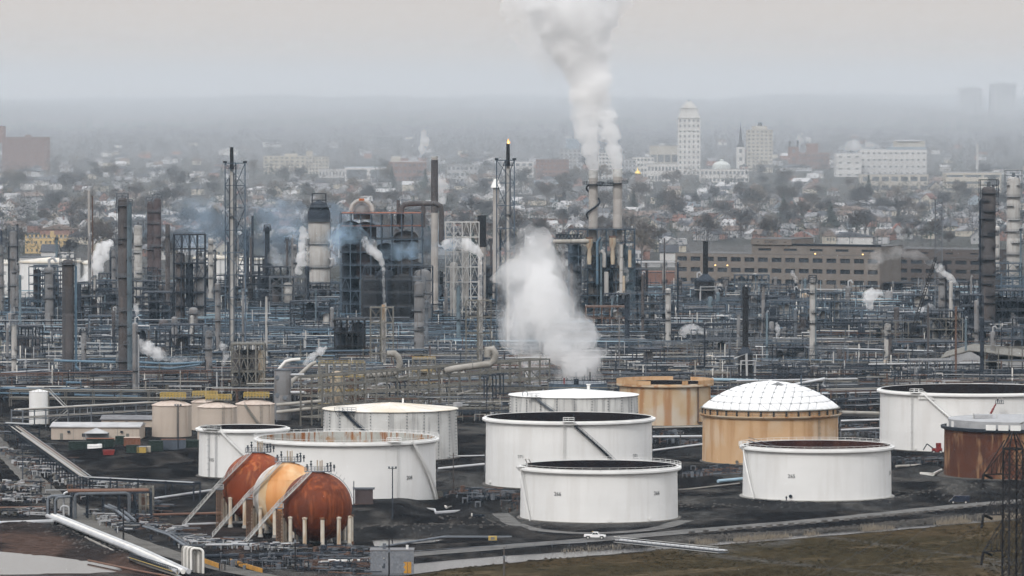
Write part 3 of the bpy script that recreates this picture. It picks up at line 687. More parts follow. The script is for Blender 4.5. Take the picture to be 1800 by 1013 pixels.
# blue-grey tank under the steam
k = 'grey_back'; c, R0 = TP[k]; h = TH[k]; t = thing('storage_tank', 'blue-grey flat-topped tank with a railed rim, half lost under the steam cloud', 'tank', c, 'storage tanks of the tank farm')
shell(t, R0, h, 64, 'steel_blue', 5); b = MB(); b.lathe([(R0, h), (.01, h + .8)], n=64); b.build('roof', 'steel_grey', t); b = MB(); ring_rail(b, R0, h, 1.2, 2.0, .12); b.build('railing', 'steel_dark', t)
b = MB(); b.box((-R0 * .05, -R0 * .9, h + 1.0), (1.8, 1.8, 2.0)); b.build('hatch_box', 'steel_dark', t); b = MB(); b.box((-R0 * .45, -R0 * .9, h + 1.2), (.5, .5, 2.2)); b.build('marker', 'red_paint', t)
# tan tank with half-raised rim plates
k = 'tan_open'; t, c, R0, h = open_tank(k, 'rust-stained tan open tank with a notched raised rim, beside the white-roofed tank', 'tan_stained', 'inner_black', deck_f=.6, railing=False, rail_mat='tan_orange')
for i in range(48):
    a = 2 * PI * i / 48; px_off = math.sin(a)
    if not (math.cos(a) > 0 and -.35 < px_off < .62 and i % 7 != 3) and not (math.cos(a) < 0 and .2 < px_off < .5):
        b = MB(); b.lathe([(R0 + .9, h - .1), (R0 + .9, h + 1.3), (R0 + .75, h + 1.3), (R0 + .75, h - .1)], n=2, a0=a - PI / 2 - PI / 48, a1=a - PI / 2 + PI / 48); b.build('rim_plate', 'tan_orange', t)
b = MB(); s = px_ang(k, 1224); b.tube([((R0 + .3) * math.sin(s), -(R0 + .3) * math.cos(s), z) for z in (h, h * .5, 1.2)], .22, 6); b.tube([((R0 + .3) * math.sin(s), -(R0 + .3) * math.cos(s), 1.2), ((R0 + .4) * math.sin(s + .15), -(R0 + .4) * math.cos(s + .15), 1.0)], .3, 6); b.build('drain_pipe', 'steel_rust', t)
lettering(t, '202', 1.2, 2.0, R0 + .02, px_ang(k, 1130))
# dome tank: an aluminium dome of triangular panels on a tan shell
k = 'dome'; c, R0 = TP[k]; h = TH[k]; t = thing('storage_tank', 'tan tank under a white dome of triangular panels', 'tank', c, 'storage tanks of the tank farm')
ring_part(t, 'foundation', 'rubble', [(R0 + .8, -.3), (R0 + .8, .25), (R0 - .2, .3)], 128); shell(t, R0, h - 1.7, 128, 'tan_orange', 6)  # foundation coloured dark to paint the shadow round the base
ring_part(t, 'wind_girder', 'tan_stained', [(R0, h - 2.5), (R0 + .5, h - 2.4), (R0 + .95, h - 1.9), (R0 + .95, h - 1.6), (R0, h - 1.6)], 128)
ring_part(t, 'rim_band', 'tan_orange', [(R0 - .1, h - 1.7), (R0 - .1, h - .05)], 128); ring_part(t, 'dome_edge', 'steel_tan', [(R0 + .1, h - .1), (R0 + .55, h + .02), (R0 + .55, h + .22), (R0 - .2, h + .3)], 128)
for i in range(34):
    a = 2 * PI * i / 34; d = Vector((math.sin(a), -math.cos(a), 0)); b = MB(); b.box(d * (R0 + .05) + Vector((0, 0, h - .85)), (.5, .4, 1.7), a); b.build('rim_post', 'steel_black', t)
b = MB(); ring_rail(b, R0 + .9, h - 1.6, 1.1, 2.2, .08); b.build('railing', 'steel_tan', t)
apex = pt(1352, 671, c.y).z; rise = apex - h - .25; Rs = (R0 * R0 + rise * rise) / (2 * rise); NR = 7
def dome_pt(i, j, s):                            # ring i, step j of sector s, on the sphere cap
    if i == 0: return Vector((0, 0, apex))
    a = (s + j / i) * PI / 3 + .3; th = math.asin(R0 / Rs) * i / NR
    return Vector((Rs * math.sin(th) * math.cos(a), Rs * math.sin(th) * math.sin(a), apex - Rs + Rs * math.cos(th)))
tri = []
for i in range(1, NR + 1):
    for j in range(i):
        tri.append(((i, j), (i, j + 1), (i - 1, j)))
        if j < i - 1: tri.append(((i, j + 1), (i - 1, j + 1), (i - 1, j)))
for q in tri:                                    # each panel a shallow pillow; the six sectors share its mesh
    P = [dome_pt(i, j, 0) for i, j in q]; g = sum(P, Vector()) / 3; nrm = (P[1] - P[0]).cross(P[2] - P[0]).normalized(); nrm = nrm if nrm.z > 0 else -nrm
    o = [g + (p - g) * .945 + nrm * .02 for p in P]; i2 = [g + (p - g) * .78 + nrm * .17 for p in P]; lo_ = [p - nrm * .1 for p in o]; b = MB()
    b.add([tuple(p) for p in lo_ + o + i2 + [g + nrm * .27]], [(0, 1, 4, 3), (1, 2, 5, 4), (2, 0, 3, 5), (3, 4, 7, 6), (4, 5, 8, 7), (5, 3, 6, 8), (6, 7, 9), (7, 8, 9), (8, 6, 9)])
    me_ = b.mesh('panel', 'dome_panel', 1.2)
    for s in range(6): o_ = bpy.data.objects.new('panel', me_); COL.objects.link(o_); o_.parent = t; o_.rotation_euler.z = s * PI / 3
b = MB(); b.lathe([(max(.01, Rs * math.sin(math.asin(R0 / Rs) * i / 20)), apex - Rs + Rs * math.cos(math.asin(R0 / Rs) * i / 20) - .06) for i in range(20, -1, -1)], n=72); b.build('dome_frame', 'dome_joint', t, smooth=SM)
b = MB(); seen = set()
for i in range(1, NR):
    for s in range(6):
        for j in range(i):
            p = dome_pt(i, j, s); b.lathe([(.30, -.08), (.30, .10), (.01, .15)], c=tuple(p), n=8)
tag(b.build('hub_cover', 'dome_joint', t), kind='stuff'); b = MB(); b.cyl((0, 0, apex - .2), (0, 0, apex + .5), .6); b.build('vent', 'dome_panel', t)
p = dome_pt(2, 1, 4); b = MB(); b.add([tuple(p + Vector(v)) for v in ((-2.2, -1, .1), (2.2, -1, .1), (0, 1.2, .8), (0, -1, .95))], [(0, 1, 3), (1, 2, 3), (2, 0, 3)]); b.build('dome_hatch', 'dome_joint', t)
ladder(t, R0, h - 2, px_ang(k, 1434), 'steel_tan'); manway(t, R0, px_ang(k, 1292), 1.0, 'steel_tan')
# rusty tank with a grey top
k = 'rusty'; c, R0 = TP[k]; h = TH[k]; t = thing('storage_tank', 'rust-brown tank with a grey roof wall and white panels on its rim, behind the pylon', 'tank', c, 'storage tanks of the tank farm')
ring_part(t, 'foundation', 'rubble', [(R0 + 2.4, -.3), (R0 + 2.4, .25), (R0 - .2, .3)], 128)  # base shadow put into the dark colour of this ring
hs = h / 6                                       # its courses are separate rusted plates
for i in range(6):
    for j in range(36):
        a0 = 2 * PI * (j + (i % 2) * .5) / 36; r = R0 - .03 * i + (.015 if (j + i) % 2 else 0); b = MB(); g = .006
        b.lathe([(r - .06, hs * i + .02), (r, hs * i + .04), (r, hs * (i + 1) - .04), (r - .06, hs * (i + 1) - .02)], n=4, a0=a0 + g * .5, a1=a0 + 2 * PI / 36 - g * .5); b.build('shell_plate', 'rust_light' if i == 5 and (j * 7) % 5 == 0 else 'rust_brown', t, smooth=.9)
ring_part(t, 'backing_shell', 'rust_brown', [(R0 - .1, 0), (R0 - .25, h)], 96)
ring_part(t, 'rim_girder', 'steel_dark', [(R0, h - .9), (R0 + .9, h - .6), (R0 + 1.0, h + .15), (R0 - .3, h + .2)], 128)
ring_part(t, 'roof_wall', 'wall_grey', [(R0 - 1.2, h), (R0 - 1.2, h + 2.3), (R0 - 1.5, h + 2.35), (.01, h + 2.7)], 96)
for px in (1733, 1753, 1773): a = px_ang(k, px); d = Vector((math.sin(a), -math.cos(a), 0)); b = MB(); b.box(d * (R0 + 1.0) + Vector((0, 0, h + .75)), (3.1, .15, 1.6), a); b.build('rim_panel', 'white_trim', t)
for px in (1664, 1671): a = px_ang(k, px); d = Vector((math.sin(a), -math.cos(a), 0)); b = MB(); b.box(d * (R0 + .3) + Vector((0, 0, h + 1.1)), (1.2, .2, 1.7), a); b.build('rim_panel', 'white_trim', t)
b = MB(); b.box((-11, -3, h + 3.1), (5.5, 4, 1.1)); b.build('roof_box', 'wall_grey', t); b = MB()
for x in (-14, -12.5, -9, -7): b.cyl((x, -4.2, h + 2.4), (x, -4.2, h + 4.0), .18)
b.build('vent', 'steel_pale', t)
b = MB()
for x in (0, 5): b.beam((x + 3, -R0 * .95, h + 2), (x + 3, -R0 * .95, h + 5.2), .14)
b.beam((3, -R0 * .95, h + 5.2), (16, -R0 * .85, h + 5.2), .12); b.beam((3, -R0 * .95, h + 4.4), (16, -R0 * .85, h + 4.4), .1); b.beam((3, -R0 * .95, h + 4), (16, -R0 * .85, h + 4), 1.0, .1); b.beam((-1.5, -R0 * .95, h + 2), (3, -R0 * .95, h + 4.2), .3, .15); b.build('stair', 'steel_tan', t)

# beige cone-roof tanks
for l, r, yb, yt, ya, lab in ((267, 337, 769, 714, 701, 'beige cone-roof tank at the end of the beige group, beside the low white-roofed building'), (336, 380, 757, 708, 698, 'beige cone-roof tank mostly hidden between two beige tanks'),
                              (347, 417, 777, 717, 704, 'beige cone-roof tank standing in front of the narrow white open tank'), (414, 483, 766, 712, 700, 'beige cone-roof tank with a slanting stair, next to the grey drum tower')):
    c, R0 = place_round(l, r, yb); h = top_z((l + r) / 2, yt, c, R0); ap = pt((l + r) / 2, ya, c.y).z
    t = thing('storage_tank', lab, 'tank', c, 'beige storage tanks'); shell(t, R0, h, 56, 'beige_paint', 5, .03)
    for i in range(16): b = MB(); b.lathe([(R0 + .15, h - .1 + .03 * (i % 2)), (R0 + .15, h + .05 + .03 * (i % 2)), (R0 * .55, h + (ap - h) * .6 + .03 * (i % 2)), (.02, ap)], n=4, a0=2 * PI * i / 16, a1=2 * PI * (i + 1) / 16); b.build('roof_plate', 'beige_roof', t)
    g = thing('platform', None, None); g.parent = t; g.location = (.5, -1, ap); MB().box((0, 0, .2), (8.5, 4, .2)).build('deck', 'steel_tan', g); b = MB()
    for x in np.linspace(-4.2, 4.2, 9):
        for y in (-2, 2): b.beam((x, y, .2), (x, y, 2.0), .16)
    for z in (.9, 1.45, 2.0):
        for y in (-2, 2): b.beam((-4.2, y, z), (4.2, y, z), .16)
    b.build('railing', 'yellow_paint', g)
    ladder(t, R0, h, px_ang('front', 1053) + .35, 'steel_tan')
    if l == 414: helix_stair(t, R0, h, -.45, .55, 'steel_tan')
    b = MB(); b.tube([((R0 + .25) * math.sin(.9), -(R0 + .25) * math.cos(.9), z) for z in (.5, h)], .18, 6); b.build('pipe', 'beige_paint', t)
# small white upright tank in the yard
c, R0 = place_round(51, 87, 746); h = top_z(69, 689, c, R0); t = thing('storage_tank', 'small upright white tank with a zigzag stair, at the edge of the pipe racks', 'tank', c); shell(t, R0, h, 40, 'white_paint', 5, .02)
b = MB(); b.lathe([(R0 + .05, h - .05), (.01, h + .7)], n=40); b.build('roof', 'white_trim', t); b = MB()
for z, x0, x1 in ((h, R0, R0 + 6.5), (h * .42, R0 + 6.5, R0 + .8)):
    z1 = h * .42 if z == h else 0
    for o in (-.5, .5): b.beam((x0, -1 + o, z), (x1, -1 + o, z1), .3); b.beam((x0, -1 + o, z + 1.1), (x1, -1 + o, z1 + 1.1), .1)
    for i in range(18): q = i / 18; b.box((x0 + (x1 - x0) * q, -1, z + (z1 - z) * q), (.35, 1, .06))
b.beam((R0 + 6.5, -1, 0), (R0 + 6.5, -1, h * .5), .25); b.build('stair', 'steel_pale', t); b = MB(); ring_rail(b, R0, h, 1.1, 1.4, .08); b.build('railing', 'steel_tan', t); b = MB(); b.box((R0 - .1, -R0 * .3, h * .5), (.3, .8, h)); b.build('side_duct', 'steel_tan', t)

# ------------------------------------------------------------------ the three gas spheres
def sphere_tank(i, label, mats):
    s = SPH[i]; t = thing('gas_sphere', label, 'gas sphere', s, 'gas spheres on legs'); px, py = 558 - 52.5 * i, 891 - 17 * i
    Rr = 61.3 * mpp(s.y); cz = pt(px, py, s.y).z; ng = 20
    for k in range(ng):                          # gore plates, upper and lower, each with its own edge
        a0 = 2 * PI * k / ng
        for j, (p0, p1) in enumerate(((.02, .30), (.30, .68), (.68, .98))):
            r = Rr + (.03 if (k + j) % 2 else 0); b = MB(); g = .004
            prof = [(r * math.sin(PI * q), cz - r * math.cos(PI * q)) for q in np.linspace(p0 + .001, p1 - .001, 8)]
            b.lathe(prof, n=4, a0=a0 + g, a1=a0 + 2 * PI / ng - g); ang = (a0 + PI / ng + PI / 2) % (2 * PI)
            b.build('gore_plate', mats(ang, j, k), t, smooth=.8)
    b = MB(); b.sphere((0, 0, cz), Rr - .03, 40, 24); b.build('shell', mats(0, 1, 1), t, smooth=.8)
    b = MB(); b.lathe([(Rr * .22, cz + Rr * .985), (Rr * .22, cz + Rr * 1.0), (.01, cz + Rr * 1.01)], n=20); b.build('top_cap', mats(0, 1, 2), t)
    for k in range(12):
        a = 2 * PI * (k + .35) / 12; x, y = Rr * .985 * math.cos(a), Rr * .985 * math.sin(a); zt_ = cz - Rr * .12 if False else cz - Rr * .26
        l = thing('leg', None, None); l.parent = t; l.location = (x, y, 0)
        b = MB(); b.cyl((0, 0, 0), (0, 0, zt_), .52, 12); b.build('column', 'leg_paint', l, smooth=SM); b = MB(); b.lathe([(.52, zt_ - .35), (.68, zt_ - .12), (.68, zt_ + .15), (.05, zt_ + .3)], n=12); b.build('cap', 'leg_paint' if k % 3 else 'rust_light', l); b = MB(); b.lathe([(.75, 0), (.7, .3), (.48, .9)], n=12); b.build('footing', 'concrete' if k % 5 else 'rust_light', l)
    # stair up through a lattice tower to the crown
    bot, mid, top = gp(431.5 - 52.5 * i, 951 - 16 * i), None, None
    bot = Vector((pt(432 - 52.5 * i, 951.5 - 17 * i, bot.y).x, bot.y, 0)) - s; Yb = s.y + bot.y
    mid = pt(484 - 52.5 * i, 894 - 17 * i, s.y - 2) - s; top = pt(548 - 52.5 * i, 829 - 17 * i, s.y - 1) - s
    st = thing('stair', None, None); st.parent = t
    cs = Vector((0, 0, cz)); run = [bot, Vector((mid.x, -6.0, mid.z))]
    for q in np.linspace(.12, 1, 8):             # the upper flight keeps clear of the shell it climbs over
        x, z = mid.x + (top.x - mid.x) * q, mid.z + (top.z - mid.z) * q
        run.append(Vector((x, min(-1.2, -math.sqrt(max(0, (Rr + 1.0) ** 2 - x * x - (z - cz) ** 2))), z)))
    run[0].y = run[1].y = min(run[1].y, run[2].y)
    for o in (-.55, .55):
        b = MB(); b.tube([p + Vector((0, o, 0)) for p in run], .17, 4); b.build('stringer', 'steel_pale', st); b = MB()
        for k in (1.15, .6): b.tube([p + Vector((0, o, k)) for p in run], .06, 4)
        for A, B in zip(run[:-1], run[1:]):
            n = max(1, int((B - A).length / 1.4))
            for k in range(n): q = A.lerp(B, k / n) + Vector((0, o, 0)); b.beam(q, q + Vector((0, 0, 1.15)), .09)
        b.build('handrail', 'steel_pale', st)
    b = MB()
    for A, B in zip(run[:-1], run[1:]):
        n = max(1, int((B - A).length / .35))
        for k in range(n): b.box(A.lerp(B, k / n), (.3, 1.1, .05))
    tag(b.build('tread', 'steel_grey', st), kind='stuff')
    tw = thing('stair_tower', None, None); tw.parent = t; tx = pt(487 - 52.5 * i, 894 - 17 * i, s.y - 6) - s; tx.y = run[1].y; x0, x1, y0, y1 = tx.x - .2, tx.x + 1.4, tx.y - .8, tx.y + .8; hz = tx.z
    for x, y in ((x0, y0), (x1, y0), (x0, y1), (x1, y1)): bar('post', tw, (x, y, 0), (x, y, hz), .16, 'rust_lattice')
    b = MB(); z = 0
    while z < hz - .5:
        for P, Q in (((x0, y0), (x1, y0)), ((x0, y1), (x1, y1)), ((x0, y0), (x0, y1)), ((x1, y0), (x1, y1))):
            b.beam((*P, z), (*Q, z + .85), .1); b.beam((*Q, z), (*P, z + .85), .1); b.beam((*P, z), (*Q, z), .1)
        z += .85
    b.build('lattice', 'rust_lattice', tw); MB().box(((x0 + x1) / 2, tx.y, hz), (2.2, 2.4, .15)).build('deck', 'steel_grey', tw); b = MB()
    for x in (x0 - .2, x1 + .2):
        for y in (y0 - .3, y1 + .3): b.beam((x, y, hz), (x, y, hz + 1.2), .08)
    for y in (y0 - .3, y1 + .3): b.beam((x0 - .2, y, hz + 1.2), (x1 + .2, y, hz + 1.2), .08); b.beam((x0 - .2, y, hz + .6), (x1 + .2, y, hz + .6), .08)
    b.build('railing', 'steel_pale', tw)
    # crown: railed deck, vents, valves
    g = thing('crown_platform', None, None); g.parent = t; g.location = (0, 0, cz + Rr + .15); MB().box((.2, 0, 0), (6.8, 3.4, .14)).build('deck', 'steel_grey', g); b = MB()
    for x in np.linspace(-3.2, 3.6, 9):
        for y in (-1.7, 1.7): b.beam((x, y, 0), (x, y, 1.2), .09)
    for y in (-1.7, 1.7):
        for z in (.6, 1.2): b.beam((-3.2, y, z), (3.6, y, z), .09)
    b.build('railing', 'steel_grey', g)
    for x, hh in ((.0, 3.4), (.7, 3.2), (1.2, 3.4)): bar('vent_pipe', g, (x, .2, 0), (x, .2, hh * .85), .16, 'vessel_tan', kind='rod')
    for x, hh in ((-1.6, 2.6), (2.6, 2.0), (3.4, 2.2), (4.3, 1.6), (-2.6, 1.7)): b = MB(); b.cyl((x, -.3, 0), (x, -.3, hh), .13, 6); b.cyl((x - .3, -.3, hh * .7), (x + .3, -.3, hh * .7), .25, 6); b.box((x, -.3, hh), (.5, .3, .3)); b.build('relief_valve', 'steel_dark', g)
    if i == 0:
        b = MB(); prev = None
        for q in np.linspace(.10, .42, 16):
            p = Vector(((Rr + .35) * math.sin(PI * q), -.8, cz + (Rr + .35) * math.cos(PI * q)))
            if prev: b.beam(prev, p, .12)
            b.beam(p, p + Vector((.5, 0, .9)), .07) if int(q * 100) % 4 == 0 else None; prev = p
        b.build('spray_pipe', 'steel_dark', g if False else t)
    return t
sphere_tank(0, 'nearest gas sphere, dark rust red with a darker belly, in front of the gold one', lambda a, j, k: 'sphere_rust')
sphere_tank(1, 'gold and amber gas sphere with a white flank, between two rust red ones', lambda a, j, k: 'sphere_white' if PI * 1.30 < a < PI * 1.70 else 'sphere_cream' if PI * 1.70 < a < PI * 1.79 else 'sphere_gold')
sphere_tank(2, 'rearmost gas sphere, bright orange red, beside the narrow white tank', lambda a, j, k: 'sphere_rust_bright')
# ------------------------------------------------------------------ refinery: columns, stacks, frames, pipe racks
def clad_column(t, r, h, m, bands, n=20, skirt=True, head=True, taper=1.0):
    zs = [0.0] + list(bands) + [h]
    for a, b_ in zip(zs[:-1], zs[1:]):
        b = MB(); ra, rb = r * (1 + (taper - 1) * a / h), r * (1 + (taper - 1) * b_ / h); b.lathe([(ra * .985, a), (ra, a + .12), (rb, b_ - .12), (rb * .985, b_)], n=n); b.build('shell_section', m, t, smooth=.9)
    if head: b = MB(); rt = r * taper; b.lathe([(rt, h), (rt * .9, h + rt * .3), (rt * .6, h + rt * .5), (.02, h + rt * .58)], n=n); b.build('head', m, t, smooth=SM)
def platform(t, r, z, a0, a1, m='steel_grey', w=1.4, rail='steel_grey'):
    p = thing('platform', None, None); p.parent = t; n = max(4, int((a1 - a0) * 4))
    b = MB(); b.lathe([(r, z), (r + w, z), (r + w, z + .18), (r, z + .18)], n=n, a0=a0 - PI / 2, a1=a1 - PI / 2); b.build('deck', m, p)
    b = MB(); ring_rail(b, r + w - .06, z + .18, 1.15, 1.5, .1, a0, a1); b.build('railing', rail, p)
def column(px, yb, yt, hw, m, label, name='column', cat='process column', plats=(), group='process columns', side=None, top=None, taper=1.0, ladder_a=None, rail='steel_grey', head=True, bands=4, x_off=None):
    c = gg(px, yb); k = mpp(c.y); r = hw * k; h = pt(px, yt, c.y).z - c.z
    t = thing(name, label, cat, c, group)
    clad_column(t, r, h, m, [h * (i + 1) / (bands + 1) for i in range(bands)], head=head, taper=taper)
    b = MB(); b.lathe([(r * 1.12, 0), (r * 1.12, .8), (r, 1.6)], n=20); b.build('skirt', 'concrete', t)
    if len(plats) > 1 and r > 1.1 and h > 20: plats = sorted(set(plats) | {round(q, 3) for q in np.arange(.16, .97, 6.5 / h)} if h < 200 else plats)
    for i, f in enumerate(plats):
        a = 1.9 * i; platform(t, r * (1 + (taper - 1) * f), h * f, a - 1.7, a + 1.7, rail, max(1.1, r * .45), rail)
    if ladder_a is not None:
        b = MB()
        for o in (-.3, .3): b.beam(((r + .3) * math.sin(ladder_a) + o, -(r + .3) * math.cos(ladder_a), 0), ((r * taper + .3) * math.sin(ladder_a) + o, -(r * taper + .3) * math.cos(ladder_a), h), .14)
        z = 1
        while z < h: b.beam(((r + .3) * math.sin(ladder_a) - .3, -(r + .3) * math.cos(ladder_a), z), ((r + .3) * math.sin(ladder_a) + .3, -(r + .3) * math.cos(ladder_a), z), .08); z += 1.0
        b.build('ladder', 'steel_grey', t)
    if side:
        sm, sx, sr, z0, z1 = side                # colour, offset and radius in photo pixels, heights as shares of the column
        b = MB(); x = sx * k; rr = sr * k; b.tube([(0, -r * .2, h * z1 + rr * 2.2), (x * .6, -r * .2, h * z1 + rr * 2.2), (x, -r * .2, h * z1), (x, -r * .2, h * z0)], rr, 8); b.build('overhead_pipe', sm, t, smooth=SM)
        for q in np.linspace(z0 + .05, z1 - .05, 5): bar('pipe_support', t, (r * .8 * np.sign(x), -r * .2, h * q), (x, -r * .2, h * q), .25, 'steel_grey')
    if top == 'frame':
        g = thing('top_frame', None, None); g.parent = t; g.location = (0, 0, h); w, hh = r * 1.25, r * 1.5
        for x in (-w, w):
            for y in (-w, w): bar('post', g, (x, y, -r), (x, y, hh), .3, rail)
        b = MB()
        for z in (hh * .5, hh):
            for a_, b_ in (((-w, -w), (w, -w)), ((w, -w), (w, w)), ((w, w), (-w, w)), ((-w, w), (-w, -w))): b.beam((*a_, z), (*b_, z), .25)
        b.beam((-w, -w, 0), (w, -w, hh * .5), .15); b.build('beams', rail, g); b = MB(); b.cyl((0, 0, 0), (0, 0, hh * .8), r * .25, 8); b.cyl((w * .5, 0, 0), (w * .5, 0, hh * .5), r * .18, 8); b.build('vent', 'steel_grey', g)
    if top == 'stack_cap': b = MB(); b.lathe([(r * taper, h), (r * taper * 1.1, h + .1), (r * taper * 1.1, h + .8), (r * taper * .8, h + .8), (r * taper * .8, h - 2)], n=20); b.build('cap', 'steel_pale', t)
    if top == 'vent': b = MB(); b.tube([(0, 0, h), (0, 0, h + r * 2.2), (r * .9, 0, h + r * 2.6), (r * 1.6, 0, h + r * 1.6)], r * .25, 6); b.build('vent', 'pipe_silver', t, smooth=SM)
    return t, c, r, h
G1 = 'process columns'
column(120, 684, 462, 10.5, 'vessel_brown', 'tall brown-grey column with a blue pipe down one side, behind the small white tank', plats=(.985,), side=('pipe_blue', 14, 2.2, .08, .97), top='frame', ladder_a=-.6)
column(216, 690, 352, 8, 'vessel_brown', 'tallest brown column of the left cluster with a twin blue-grey column attached', plats=(.35, .6, .8, .97), top='frame', ladder_a=-1.2, bands=7)
column(228, 687, 358, 4.5, 'vessel_blue', 'slim blue-grey column fixed to the tallest brown column', plats=(.3, .7, .95), bands=6, top='frame')
column(243, 560, 400, 7.5, 'vessel_pale', 'silver ringed column behind the tallest brown column', plats=(.2, .5, .8), bands=22, top='frame')
column(266, 520, 358, 7, 'vessel_maroon', 'maroon column with a railed crown, first of the maroon pair', plats=(.5, .96), top='frame'); column(277, 522, 352, 6.5, 'vessel_maroon', 'maroon column with a pale pipe, second of the maroon pair', plats=(.62, .93), side=('vessel_pale', 3, 1.3, .1, .98), top='frame')
column(295, 580, 396, 4, 'vessel_brown', 'thin brown column between the maroon pair and the open steel frame', plats=(.9,))
column(87, 600, 474, 8, 'vessel_grey', 'grey column with pipes at its head, in front of the far white tanks', plats=(.6, .96), side=('steel_dark', 9, 2, .3, .9), top='vent')
column(24, 575, 410, 7, 'vessel_grey', 'grey column with a thin mast beside it, near the edge of the far white tank', plats=(.4, .7, .97), side=('steel_dark', -8, 1.5, .1, .9), top='frame'); column(31, 575, 395, 1.6, 'steel_dark', 'thin dark mast beside the grey column at the far white tank', name='mast', cat='mast', group=None, bands=2)
column(2, 575, 434, 5, 'vessel_grey', 'grey column at the very edge, beside the far white tank', plats=(.5, .9), top='frame')
column(157, 545, 336, 2.6, 'stack_concrete', 'thin pale stack rising from white steam beside the far white tanks', name='stack', cat='stack', group='stacks', taper=.8, plats=(.62,), bands=6, head=False, top='stack_cap'); column(163, 545, 345, 1.2, 'steel_rust', 'slender rust-coloured mast beside the thin pale stack', name='mast', cat='mast', group=None)
column(238, 702, 570, 5, 'vessel_grey', 'grey column with two wide platforms and a wisp of steam on top', plats=(.38, .9), ladder_a=.5, top='vent'); column(243, 700, 590, 2.2, 'pipe_silver', 'slim silver riser beside the grey column with two wide platforms', name='riser', cat='riser', group=None)
column(433, 515, 408, 5, 'steel_dark', 'dark column behind the tall unlit flare', plats=(.3, .6, .9), top='frame', rail='steel_dark'); column(470, 530, 402, 4.2, 'steel_dark', 'dark slim column between the unlit flare and the pale reactor', plats=(.5, .95), top='frame', rail='steel_dark'); column(444, 520, 380, 2, 'steel_dark', 'thin dark stack between the unlit flare and the pale reactor', name='stack', cat='stack', group='stacks', head=False)
column(383, 640, 500, 5, 'vessel_grey', 'grey column at the foot of the tall unlit flare', plats=(.45, .9), top='vent'); column(367, 690, 585, 6.5, 'vessel_grey', 'short grey column with a railed top, beside the brown steel frame', plats=(.5, .93), top='frame'); column(340, 610, 545, 8, 'vessel_grey', 'stout grey column below the open steel frame', plats=(.9,))
column(737, 655, 500, 9, 'vessel_grey', 'grey banded column between the two steaming lattice stacks', plats=(.2, .48, .7, .9), top='frame', bands=6); column(750, 640, 530, 3, 'steel_grey', 'slim grey column beside the grey banded column', plats=(.9,))
column(764, 560, 278, 6.6, 'stack_concrete', 'tall concrete stack with a brown upper third', name='stack', cat='stack', group='stacks', taper=.85, bands=8, head=False, top='stack_cap'); t_ = list(scene.objects)[-1].parent; c_ = t_.location; k_ = mpp(c_.y); h_ = pt(764, 278, c_.y).z; b = MB(); b.lathe([(6.6 * k_ * .9 + .12, h_ * .66), (6.6 * k_ * .85 + .12, h_ - .9)], n=20); b.build('brown_top', 'vessel_brown', t_, smooth=SM)
t_, c_, r_, h_ = column(847, 560, 380, 7.2, 'stack_concrete', 'black-topped stack between the pale lattice and the burning flare', name='stack', cat='stack', group='stacks', bands=4, head=False); b = MB(); b.lathe([(r_ + .15, h_ * .70), (r_ + .15, h_ + .3), (r_ - .5, h_ + .3)], n=20); b.build('black_top', 'steel_black', t_, smooth=SM)
t_, c_, r_, h_ = column(872, 550, 322, 6.2, 'stack_concrete', 'pale stack with a conical white cap, beside the burning flare', name='stack', cat='stack', group='stacks', taper=.85, bands=6, head=False); b = MB(); b.lathe([(r_ * 1.5, h_ - 2.5), (r_ * 1.5, h_ - 2), (r_ * .6, h_ + 2), (.05, h_ + 2.2)], n=16); b.build('cap', 'white_trim', t_)
column(1428, 662, 492, 5.2, 'vessel_pale', 'pale column with a dark pipe, standing behind the domed tan tank', plats=(.55, .86, .97), side=('vessel_blue', 5.5, 1.6, .1, .9), top='frame', rail='steel_dark'); column(1655, 615, 470, 6, 'vessel_grey', 'grey column in front of the office block wing, by the black crane boom', plats=(.35, .62, .8, .97), side=('steel_dark', 8, 1.5, .1, .95), top='frame', rail='steel_dark')
column(1737, 600, 335, 12.5, 'vessel_brown', 'broad dark brown column with an open frame on top', plats=(.12, .2, .3, .38, .46, .54, .62, .7, .78, .86, .93, .98), top='frame', rail='steel_dark', ladder_a=-.9, bands=6, side=('steel_dark', -15, 1.8, .05, .93)); column(1781, 520, 318, 12, 'vessel_pale', 'broad pale column with a blue pipe, at the far edge', plats=(.3, .55, .78, .96), side=('pipe_blue', -8, 1.8, .3, .86), top='frame', bands=5)
column(1752, 540, 400, 5, 'vessel_pale', 'slim pale column squeezed between the broad brown and broad pale columns', plats=(.5, .95), top='vent'); column(1560, 662, 572, 6, 'vessel_pale', 'short pale column with a dark open top, behind the wide white tank', plats=(.4, .9), top='frame', rail='steel_dark'); column(1745, 672, 585, 4.5, 'vessel_grey', 'grey column with a hooked silver vent, above the tan shed', plats=(.5, .88), top='vent', rail='steel_dark'); column(1726, 690, 560, 3.5, 'steel_dark', 'thin dark column beside the tan shed', plats=(.5, .9), rail='steel_dark'); column(1716, 640, 530, 4, 'vessel_grey', 'grey column in the dark pipework below the broad brown column', plats=(.5, .9), rail='steel_dark')
column(540, 560, 470, 4, 'steel_dark', 'dark column tucked beside the pale reactor', plats=(.6, .95), rail='steel_dark'); column(1398, 640, 545, 3, 'steel_grey', 'slim grey column beside the pale column behind the dome', plats=(.8,)); column(140, 600, 500, 3, 'steel_dark', 'thin dark column in the steam beside the brown-grey column', plats=(.5,)); column(200, 560, 440, 4, 'vessel_grey', 'grey column just behind the tallest brown column', plats=(.5, .9), top='frame'); column(1110, 560, 440, 4.5, 'vessel_blue', 'blue-grey column at the edge of the twin-stack unit', plats=(.4, .8), top='frame'); column(307, 640, 560, 5.5, 'vessel_grey', 'grey column among blue pipes below the thin brown column', plats=(.9,))
